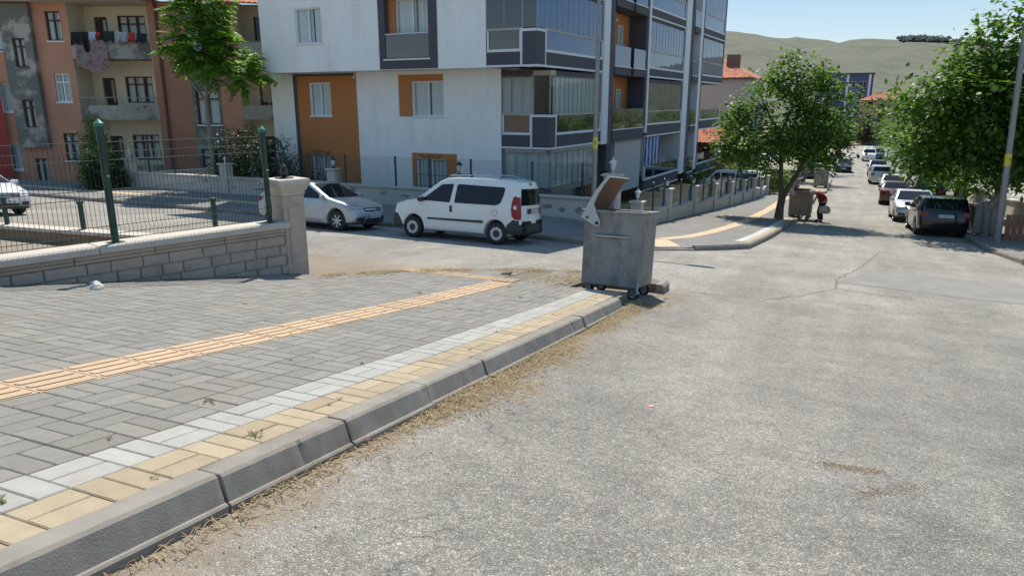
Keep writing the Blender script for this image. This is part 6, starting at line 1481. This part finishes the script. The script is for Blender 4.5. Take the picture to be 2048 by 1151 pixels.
for i, (x, y, z, r_, h_, lm, lb) in enumerate(((-33.2, 23.2, -4.3, .75, 3.3, LM1, 'tall rose-like shrub climbing by the pink block, left of the thick post'), (-31.9, 22.6, -4.2, .8, 2.0, LM4, 'dark shrub beside the tall shrub near the leftmost cream pier'), (-24.4, 25.4, -4.3, 1.6, 3.0, LM4, 'dark ivy-like shrub behind the cream fence wall'), (-26.6, 25.8, -4.3, 1.2, 3.2, LM4, 'dark shrub under the feathery tree behind the fence wall'))):
    tree('garden_shrub', lb, (x, y, z), [([(0, 0, -.1), (0, 0, h_*.8)], [.06, .02]), ([(0, 0, .2), (.3, .1, h_*.6)], [.04, .02])], [((0, 0, h_*.55), (r_, r_, h_*.5)), ((.2, 0, h_*.3), (r_*1.3, r_, h_*.3))], 300, 18, .14, .09, lm, BARK, 110+i, 'shrubs by the pink block', cat='shrub', twigs=10, spread=.2, shell=.2)
# far wood on the hill crest and scrub patches
mb = MB(); rr = random.Random(8)
for i in range(300):
    a = rr.choice((3.0, 3.5, 4.3, 4.7, 5.6, 6.4, 7.4)) + rr.gauss(0, .28); d = rr.uniform(900, 1000)
    z = hill_z(a, d); s = rr.uniform(1.2, 4.2); x, y = d*math.sin(R(a)), d*math.cos(R(a))
    for k in range(5):
        o = Vector((x + rr.gauss(0, s*.5), y + rr.gauss(0, s*.5), z + s*.5 + rr.gauss(0, s*.25))); q = s*rr.uniform(.5, .9)
        mb.add([o + Vector(v)*q for v in ((1,0,0),(-1,0,0),(0,1,0),(0,-1,0),(0,0,1),(0,0,-1))], [(0,2,4),(2,1,4),(1,3,4),(3,0,4),(2,0,5),(1,2,5),(3,1,5),(0,3,5)])
tag(mb.build('hill_wood', mat('far_wood_green', (.055, .075, .06), .95, .3, .05, island=.3), fixn=False), 'dark far-off wood and scrub on the hill crest', 'wood', kind='stuff')
# dry grass swept against the kerb, tufts in the joints
STRAW = leafmat('dry_straw', (.215, .155, .085), (.42, .325, .19), .8, .15)
def straw(mb, rnd, x, y, z, L, w, lift):
    a = rnd.uniform(0, 2*math.pi); d = Vector((math.cos(a), math.sin(a), rnd.uniform(-.1, lift) + slope(y)*math.sin(a))); n = Vector((-math.sin(a), math.cos(a), 0))*w
    p = Vector((x, y, z)); m = p + d*L*.5 + Vector((0, 0, rnd.uniform(0, lift)*L*.4)); e = p + d*L + n*rnd.uniform(-3, 3)
    o = len(mb.v); mb.v += [tuple(p-n), tuple(p+n), tuple(m+n), tuple(m-n), tuple(e)]; mb.f += [(o, o+1, o+2, o+3), (o+3, o+2, o+4)]; mb.mi += [0, 0]
mb = MB(); rr = random.Random(17)
dens = lambda s: .55 + .45*math.sin(s*2.1+.6)*math.sin(s*.9+1) 
cnt = 0
while cnt < 9500:
    s = 1.2 + 10.2*rr.random()**.8; w0 = (.05 + .19*max(0, dens(s))) * (1.0 if s > 3.2 else .6)
    if rr.random() > (.06 + max(0, dens(s))) * (1 if s > 3.2 else .45): continue
    t = abs(rr.gauss(0, w0)); p = sp(s, -t - .005); h = .05*max(0, dens(s))*math.exp(-(t/w0)**2)*rr.random()
    straw(mb, rr, p.x, p.y, g(p.y) + .006 + h, rr.uniform(.03, .11), rr.uniform(.0012, .003), .35); cnt += 1
edge = [(-4.7, 13.35), (-5.8, 12.7), (-6.85, 11.45), (-7.45, 10.3), (-7.75, 9.3)]
for i in range(5200):
    k = rr.random()*(len(edge)-1); j = int(k); f = k-j; x, y = edge[j][0]*(1-f)+edge[j+1][0]*f, edge[j][1]*(1-f)+edge[j+1][1]*f
    o = abs(rr.gauss(0, .34)); x += o*.35 + rr.gauss(0, .05); y -= o*.8
    if math.sin(k*9.0 + 1.3)*math.sin(k*3.1) + rr.gauss(0, .35) < -.15: continue
    straw(mb, rr, x, y, g(y) + PAVE + rr.random()*.02, rr.uniform(.05, .14), rr.uniform(.002, .0045), .3)
for i in range(1500):
    x, y = -4.35 + rr.gauss(0, .42), 11.9 + rr.gauss(0, .5)
    if x < -4.15 or y < 11.2: straw(mb, rr, x, y, g(y) + (PAVE if x < -4.1 else .01) + rr.random()*.015, rr.uniform(.04, .12), .003, .5)
for i in range(700):
    x, y = -2.55 + rr.gauss(0, .25), 12.1 + rr.gauss(0, .7); straw(mb, rr, x, y, g(y)+.006, rr.uniform(.03, .09), .0025, .4)
for (xa, ya), (xb, yb), n_ in (((.06, 4.72), (.42, 4.76), 25), ((.27, 4.24), (.62, 4.64), 15), ((2.9, 15.2), (3.6, 15.0), 60)):
    for i in range(n_):
        f = rr.random(); straw(mb, rr, xa + (xb-xa)*f + rr.gauss(0, .02), ya + (yb-ya)*f + rr.gauss(0, .03), g(ya + (yb-ya)*f) + .004, rr.uniform(.012, .05), rr.uniform(.0012, .0025), .12)
tag(mb.build('dry_grass', STRAW, fixn=False), 'dry straw swept along the kerb and pavement edge', 'straw', kind='stuff')
# soil crumbs among the straw
mb = MB(); rr = random.Random(27)
for i in range(1300):
    s = 1.0 + 10.4*rr.random(); t = abs(rr.gauss(0, .22)) + .01; p = sp(s, -t); r_ = rr.uniform(.001, .006)*rr.random()+.0015
    o = Vector((p.x, p.y, g(p.y)+r_*.4)); mb.add([o + Vector(v)*r_*rr.uniform(.6, 1.3) for v in ((1,0,0),(-1,0,0),(0,1,0),(0,-1,0),(0,0,1))], [(0,2,4),(2,1,4),(1,3,4),(3,0,4)])
for (xa, ya), (xb, yb), n_ in (((.06, 4.72), (.42, 4.76), 500), ((.27, 4.24), (.62, 4.64), 360)):
    for i in range(n_):
        f = rr.random(); x, y = xa + (xb-xa)*f + rr.gauss(0, .03), ya + (yb-ya)*f + rr.gauss(0, .035); r_ = rr.uniform(.003, .008)
        o = Vector((x, y, g(y)+r_*.2)); mb.add([o + Vector(v)*r_*rr.uniform(.6, 1.3) for v in ((1,0,0),(-1,0,0),(0,1,0),(0,-1,0),(0,0,.5))], [(0,2,4),(2,1,4),(1,3,4),(3,0,4)])
tag(mb.build('soil_crumbs', mat('soil_crumb', (.23, .18, .125), .95, .2, 30, island=.35), fixn=False), 'loose soil crumbs and grit in the gutter', 'soil', kind='stuff')
# single weeds in the paving joints
WEED = leafmat('weed_leaf', (.07, .085, .025), (.20, .19, .07), .6, .25)
wd = [(1.55, .6, 'tuft'), (2.3, .9, 0), (3.45, .33, 1), (3.6, .36, 1), (2.75, .31, 1), (4.55, .82, 1), (5.6, .35, 1), (6.6, .5, 1), (4.3, 1.35, 0), (6.9, 2.1, 1), (5.15, 2.05, 1), (8.6, 2.6, 1), (9.6, 2.4, 1), (3.1, 1.0, 0), (7.7, 1.5, 0), (9.3, 1.3, 1), (10.3, 1.9, 1), (2.05, .29, 1), (8.2, .4, 1), (6.2, 3.6, 0)]
for i, (s, t, k) in enumerate(wd):
    p = sp(s, t); mb = MB(); rnd = random.Random(200+i)
    for j in range(16):
        a = rnd.uniform(0, 2*math.pi); leafquad(mb, Vector((rnd.gauss(0, .02), rnd.gauss(0, .02), 0)), Vector((math.cos(a), math.sin(a), rnd.uniform(.2, 1.4))), Vector((0, 0, 1)), rnd.uniform(.02, .06), .012)
    o = mb.build('weed', WEED, fixn=False); o.location = (p.x, p.y, g(p.y)+PAVE); o.scale = [rnd.uniform(.35, .95)]*3; o.rotation_euler.z = rnd.uniform(0, 6)
    row = lambda q: 'yellow edge row' if q < .5 else 'white edge row' if q < .8 else 'grey paving below the guide line' if q < 2.0 else 'guide line and the paving beyond it'
    rank = sorted(q[0] for q in wd if row(q[1]) == row(t)).index(s)
    tag(o, 'small dry weed in the %s, %s from the camera' % (row(t), ('first', 'second', 'third', 'fourth', 'fifth', 'sixth', 'seventh', 'eighth', 'ninth', 'tenth')[rank]), 'weed', 'weeds in the paving joints')
# ================================================================== PERSON, LAUNDRY, ODDS AND ENDS
def skin(name, pts, edges, m, parent=None, sub=2):
    me = bpy.data.meshes.new(name); me.from_pydata([p[:3] for p in pts], edges, []); o = bpy.data.objects.new('tmp_skin', me); col.objects.link(o)
    md = o.modifiers.new('s', 'SKIN'); me.skin_vertices[0].data[0].use_root = True
    for i, p in enumerate(pts): me.skin_vertices[0].data[i].radius = (p[3], p[4] if len(p) > 4 else p[3])
    sb = o.modifiers.new('d', 'SUBSURF'); sb.levels = sub; sb.render_levels = sub
    dg = bpy.context.evaluated_depsgraph_get(); n = bpy.data.meshes.new_from_object(o.evaluated_get(dg)); bpy.data.objects.remove(o); n.name = name
    n.materials.clear(); n.materials.append(m); n.polygons.foreach_set('use_smooth', [True]*len(n.polygons)); return link(name, n, parent)
SKINM = mat('skin', (.42, .26, .18), .6, .06, 8); REDS = mat('dark_red_shirt', (.16, .012, .018), .9, .15, 9); TROU = mat('black_trousers', (.018, .018, .022), .9, .15, 9)
pe = thing('person', 'person in dark red top and black trousers bending over the brownish dumpster', 'person', (-.86, 34.35, g(34.35)))
# local: faces -x (towards the dumpster), bent forward at the hips
body = [(.06, 0, .86, .13, .15), (.09, 0, 1.06, .14, .17), (-.06, 0, 1.24, .14, .18), (-.22, 0, 1.30, .09, .12), (-.31, 0, 1.29, .055), (-.41, 0, 1.28, .10, .085), (-.47, 0, 1.23, .07),
        (.03, .10, .80, .09), (-.06, .11, .45, .065), (.0, .11, .08, .045), (-.17, .12, .04, .04),
        (.08, -.10, .80, .09), (.03, -.12, .45, .065), (.10, -.12, .08, .045), (-.06, -.13, .04, .04),
        (-.12, .20, 1.26, .06), (-.24, .24, 1.02, .045), (-.30, .20, .84, .035), (-.31, .19, .76, .04),
        (-.08, -.20, 1.26, .06), (.18, -.26, 1.12, .045), (.17, -.26, .98, .036), (.15, -.26, .90, .04)]
be = [(0,1),(1,2),(2,3),(3,4),(4,5),(5,6),(0,7),(7,8),(8,9),(9,10),(0,11),(11,12),(12,13),(13,14),(2,15),(15,16),(16,17),(17,18),(2,19),(19,20),(20,21),(21,22)]
bo = skin('body', body, be, SKINM, pe)
skin('top', [(.06, 0, .76, .17, .19), (.09, 0, 1.02, .185, .215), (-.06, 0, 1.25, .165, .215), (-.23, 0, 1.305, .09, .12), (-.12, .20, 1.26, .085), (-.2, .225, 1.1, .072), (-.08, -.20, 1.26, .085), (.14, -.255, 1.15, .07), (.175, -.26, 1.03, .052)], [(0,1),(1,2),(2,3),(2,4),(4,5),(2,6),(6,7),(7,8)], REDS, bo)
skin('trousers', [(.07, 0, 1.02, .155, .18), (.03, .10, .77, .12), (-.06, .11, .45, .095), (.0, .11, .09, .08), (.08, -.10, .77, .12), (.03, -.12, .45, .095), (.10, -.12, .09, .08)], [(0,1),(1,2),(2,3),(0,4),(4,5),(5,6)], TROU, bo)
for x, y in ((-.08, .115), (.02, -.125)):
    mb = MB(); mb.lathe([(.0, 0), (.13, .0), (.14, .03), (.10, .07), (.05, .09), (.0, .09)], 12, (0, 0, 0)); mb.v = [(p[0]*1.0 + x, p[1]*.42 + y, p[2]) for p in mb.v]; mb.build('shoe', IRON, bo, smooth=60)
mb = MB(); mb.lathe([(.0, .11), (.05, .105), (.095, .06), (.105, .0), (.06, -.02)], 14); mb.v = [(p[0]*1.1-.40, p[1]*.9, p[2]+1.31) for p in mb.v]; mb.build('cap', mat('pale_cap', (.62, .60, .58), .9, .05, 6), bo, smooth=60)
for sd_ in (-1, 1):
    mb = MB(); mb.lathe([(.0, -.02), (.018, -.012), (.02, .0), (.012, .016), (.0, .02)], 8, (-.41, sd_*.088, 1.275)); mb.build('ear', SKINM, bo, smooth=60)
bag = thing('carrier_bag', 'grey and brown carrier bag hanging from the bending person hand', 'bag', (-.86+.12, 34.35-.26, g(34.35)+.42))
mb = MB(); N = 20
for k, (z, a, b) in enumerate(((0, .14, .07), (.02, .21, .10), (.14, .24, .12), (.28, .21, .10), (.34, .16, .05))):
    mb.v += [(a*math.cos(2*math.pi*i/N)*(1+.08*math.sin(i*2.3+k)) + .06, b*math.sin(2*math.pi*i/N), z) for i in range(N)]
mb.f = [(k*N+i, k*N+(i+1) % N, (k+1)*N+(i+1) % N, (k+1)*N+i) for k in range(4) for i in range(N)] + [tuple(range(N))[::-1], tuple(range(4*N, 5*N))]; mb.mi = [0]*len(mb.f)
mb.build('sack', mat('bag_plastic', (.42, .38, .36), .5, .2, 6, c2=(.25, .16, .12), dscale=4), bag, smooth=60)
mb = MB(); mb.tube([(-.04, 0, .33), (-.01, 0, .46), (.03, 0, .49), (.08, 0, .46), (.12, 0, .33)], .008, 6); mb.build('strap', IRON, bag)
# laundry on the top balcony of the pink block (hangs from the rail: things of their own)
def cloth(name, lab, u0, u1, z1, z0, m, seed, tip=0, off=-.42, cat='laundry'):
    rnd = random.Random(seed); mb = MB(); nu, nz = 14, 10
    for j in range(nz+1):
        for i in range(nu+1):
            f = i/nu; t = j/nz; u = u0 + (u1-u0)*f
            lo = z0 - tip*(1 - abs(f-.6)*1.8) if tip else z0 - .04*math.sin(f*9+seed)
            z = z1 + (lo - z1)*t; bowd = -.35*math.sin(math.pi*min(max((u+19.43)/3.48, 0), 1))
            mb.v.append((u + .02*math.sin(t*5+i), bowd - .05 - .05*t*math.sin(i*1.7+seed) - .05*t, z - PZB))
    mb.f = [(j*(nu+1)+i, j*(nu+1)+i+1, (j+1)*(nu+1)+i+1, (j+1)*(nu+1)+i) for j in range(nz) for i in range(nu)]; mb.mi = [0]*len(mb.f)
    o = mb.build(name, m, fixn=False, smooth=70); o.matrix_world = Matrix.Translation(pk.location) @ Matrix.Rotation(YAW, 4, 'Z') @ Matrix.Scale(1.2, 4)
    return tag(o, lab, cat, 'laundry on the top balcony')
def pattern(name, a, b, c):
    m = bpy.data.materials.new(name); m.use_nodes = True; nt = m.node_tree; L = nt.links.new; tc = nd(nt, 'ShaderNodeTexCoord')
    v = nd(nt, 'ShaderNodeTexVoronoi'); v.inputs['Scale'].default_value = 9; L(tc.outputs['Object'], v.inputs['Vector']); r = nd(nt, 'ShaderNodeValToRGB'); r.color_ramp.elements[0].color = (*a, 1); r.color_ramp.elements[1].color = (*b, 1); r.color_ramp.elements.new(.5).color = (*c, 1)
    se = nd(nt, 'ShaderNodeSeparateColor'); L(v.outputs['Color'], se.inputs[0]); L(se.outputs[0], r.inputs[0]); L(r.outputs[0], nt.nodes['Principled BSDF'].inputs['Base Color']); nt.nodes['Principled BSDF'].inputs['Roughness'].default_value = .95; return m
cloth('hanging_rug', 'big patterned grey and pink rug hanging over the top balcony', -19.2, -17.65, 2.62, 1.55, pattern('rug_pattern', (.10, .085, .095), (.36, .16, .14), (.24, .20, .20)), 1, .32, cat='rug')
def cm(n, c): return mat('cloth_' + n, c, .95, .15, 6)
cloth('hanging_clothes', 'black trousers hanging at the left end of the top balcony', -19.35, -18.6, 2.98, 2.45, cm('black', (.012, .013, .018)), 2)
cloth('hanging_clothes', 'long black garment over the patterned rug', -18.75, -18.45, 2.95, 2.15, cm('black', (.012, .013, .018)), 3)
cloth('hanging_clothes', 'pale blue and white shirt hanging above the rug', -18.42, -18.08, 2.96, 2.62, cm('pale_blue', (.42, .46, .58)), 4)
cloth('hanging_clothes', 'small red cloth beside the pale blue shirt', -18.10, -17.88, 2.95, 2.70, cm('red', (.42, .03, .03)), 5)
cloth('hanging_clothes', 'dark green garment right of the rug', -17.75, -17.28, 2.99, 2.56, cm('dark_green', (.02, .035, .03)), 6)
cloth('hanging_clothes', 'pale grey towel in the middle of the laundry row', -17.24, -16.78, 2.96, 2.55, cm('pale_grey', (.33, .37, .38)), 7)
cloth('hanging_clothes', 'bright orange red cloth near the right of the laundry row', -16.72, -16.46, 2.95, 2.56, cm('orange', (.50, .06, .025)), 8)
cloth('hanging_clothes', 'dark navy garment at the right end of the top balcony', -16.42, -16.0, 2.92, 2.54, cm('navy', (.02, .028, .05)), 9)
# right-hand kerbside things
cb = thing('concrete_cabinet', 'pale grey concrete cabinet under the right-hand trees', 'cabinet', (4.95, 32.6, g(32.6)+.14), R(12))
mb = MB(); mb.box(-.42, .42, -.5, .5, 0, 1.0); mb.build('body', COPE, cb, bevel=.02); mb = MB(); mb.box(-.47, .47, -.55, .55, 1.0, 1.07); mb.build('lid', COPE, cb, bevel=.015)
WOODB = mat('reddish_board', (.24, .11, .065), .85, .2, 4, stretch=(1, 8, 1)); 
pal = thing('board_stack', 'reddish brown boards and crate leaning at the right picture edge', 'boards', (5.75, 29.9, g(29.9)+.14), R(8))
for k in range(5):
    mb = MB(); mb.obox((-.38 + .19*k, -.05, .45), (.088, 0, 0), (0, .012, 0), (0, .06, .44)); mb.build('board', WOODB, pal)
for z in (.12, .62):
    mb = MB(); mb.box(-.5, .5, 0, .03, z, z+.08); mb.build('cross_bar', WOODB, pal)
mb = MB(); mb.box(.55, 1.6, -.3, .4, 0, .5); mb.build('crate', WOODB, pal, bevel=.01)
rfp = thing('wire_hoarding', 'low reddish fence panel beyond the right lamp post', 'fence', (7.4, 30.4, g(30.4)+.14))
for k in range(9):
    mb = MB(); mb.box(-.9+.22*k, -.74+.22*k, -.015, .015, 0, .95); mb.build('slat', WOODB, rfp)
for z in (.2, .7):
    mb = MB(); mb.box(-.95, 1.1, .016, .05, z, z+.07); mb.build('rail', WOODB, rfp)
# little red motorcycle far down the right pavement
mo = thing('motorcycle', 'small red motorcycle standing on the far right pavement', 'motorcycle', (6.1, 66, g(66)+.14), R(70))
for x in (-.62, .62):
    mb = MB(); mb.lathe([(.2, -.05), (.29, -.05), (.31, 0), (.29, .05), (.2, .05)], 18, (x, 0, .31), 'y', cap=False); mb.lathe([(.2, -.01), (.2, .01)], 12, (x, 0, .31), 'y'); mb.build('wheel', TYRE, mo, smooth=50)
REDP = paint('red', (.42, .015, .02))
mb = MB(); mb.prism([(-.75, .62), (-.3, .55), (.1, .5), (.35, .62), (.5, .95), (.38, 1.0), (.2, .78), (-.2, .72), (-.7, .78)], lambda p: (p[0], -.13, p[1]), lambda p: (p[0], .13, p[1])); mb.build('fairing', REDP, mo, bevel=.02)
mb = MB(); mb.box(-.65, .05, -.12, .12, .75, .84); mb.build('seat', PLAST, mo, bevel=.03); mb = MB(); mb.tube([(.62, 0, .31), (.45, 0, 1.0)], .03, 6); mb.tube([(.42, -.34, 1.05), (.45, 0, 1.0), (.42, .34, 1.05)], .018, 6); mb.build('fork', PLAST, mo)
# stones and litter on the pavement and road
def stone(x, y, z, r_, lab, m, seed):
    b = bmesh.new(); bmesh.ops.create_icosphere(b, subdivisions=2, radius=r_); rnd = random.Random(seed); sq = (rnd.uniform(.9, 1.4), rnd.uniform(.7, 1), rnd.uniform(.45, .65))
    for v in b.verts: v.co = Vector((v.co.x*sq[0], v.co.y*sq[1], v.co.z*sq[2])) * rnd.uniform(.85, 1.12)
    me = bpy.data.meshes.new('stone'); b.to_mesh(me); b.free(); me.materials.append(m); o = link('stone', me); o.location = (x, y, z + r_*.3); return tag(o, lab, 'stone', 'loose stones')
WST = mat('white_stone', (.55, .53, .48), .9, .15, 20); BST = mat('rubble_stone', (.30, .25, .20), .95, .25, 12, bump=.5, bscale=30)
stone(-8.35, 5.6, g(5.6)+PAVE, .085, 'white broken stone lying on the paving before the stone wall', WST, 1)
stone(-8.75, 5.85, g(5.85)+PAVE, .06, 'smaller white stone behind the broken stone by the wall', WST, 2)
for i, (x, y, r_, lb) in enumerate(((-3.95, 11.25, .07, 'brown rubble lump under the left side of the dumpster'), (-3.6, 11.22, .06, 'small rubble lump under the dumpster front'), (-4.25, 11.3, .05, 'small rubble stone left of the dumpster'), (-2.62, 12.0, .035, 'pebble beside the dumpster wheel'))):
    stone(x, y, g(y) + (.1 if x < -3 else 0), r_, lb, BST, 10+i)
mb = MB(); mb.add([(-.02, -.012, .004), (.02, -.01, .006), (.018, .014, .012), (-.016, .012, .006)], [(0,1,2,3)]); o = mb.build('litter', mat('red_plastic', (.6, .02, .04), .5, .05, 8), fixn=False); o.location = (-1.25, 5.35, g(5.35)); o.scale = (1.4, 1.4, 1.4); tag(o, 'tiny red scrap of litter on the asphalt', 'litter')
bd = thing('broken_board', 'dark splintered piece of board lying at the end of the yellow guide line', 'board', (-5.55, 11.6, g(11.6)+PAVE), R(20))
mb = MB(); mb.add([(-.28, -.05, .0), (.22, -.06, .02), (.30, .02, .10), (-.1, .06, .06), (-.28, -.05, -.01), (.22, -.06, .0)], [(0,1,2,3),(4,5,1,0)]); mb.v = [(p[0]*.5, p[1]*.6, p[2]*.6) for p in mb.v]; mb.build('board', mat('dark_board', (.08, .055, .04), .9, .2, 8), bd, fixn=False)
# blue and white parasol in the yard beyond the tree
ps = thing('parasol', 'small blue and white parasol glimpsed through the corner tree', 'parasol', (-4.9, 54.2, g(54.2)))
mb = MB(); mb.tube([(0, 0, 0), (0, 0, 3.0)], .025, 8); mb.build('pole', PVC, ps)
for k in range(8):
    a0, a1 = 2*math.pi*k/8, 2*math.pi*(k+1)/8; mb = MB(); mb.add([(0, 0, 3.05), (.95*math.cos(a0), .95*math.sin(a0), 2.65), (.95*math.cos(a1), .95*math.sin(a1), 2.65)], [(0,1,2)]); mb.build('canopy_panel', cm('parasol_blue', (.05, .10, .40)) if k % 2 else cm('parasol_white', (.7, .7, .7)), ps, fixn=False)
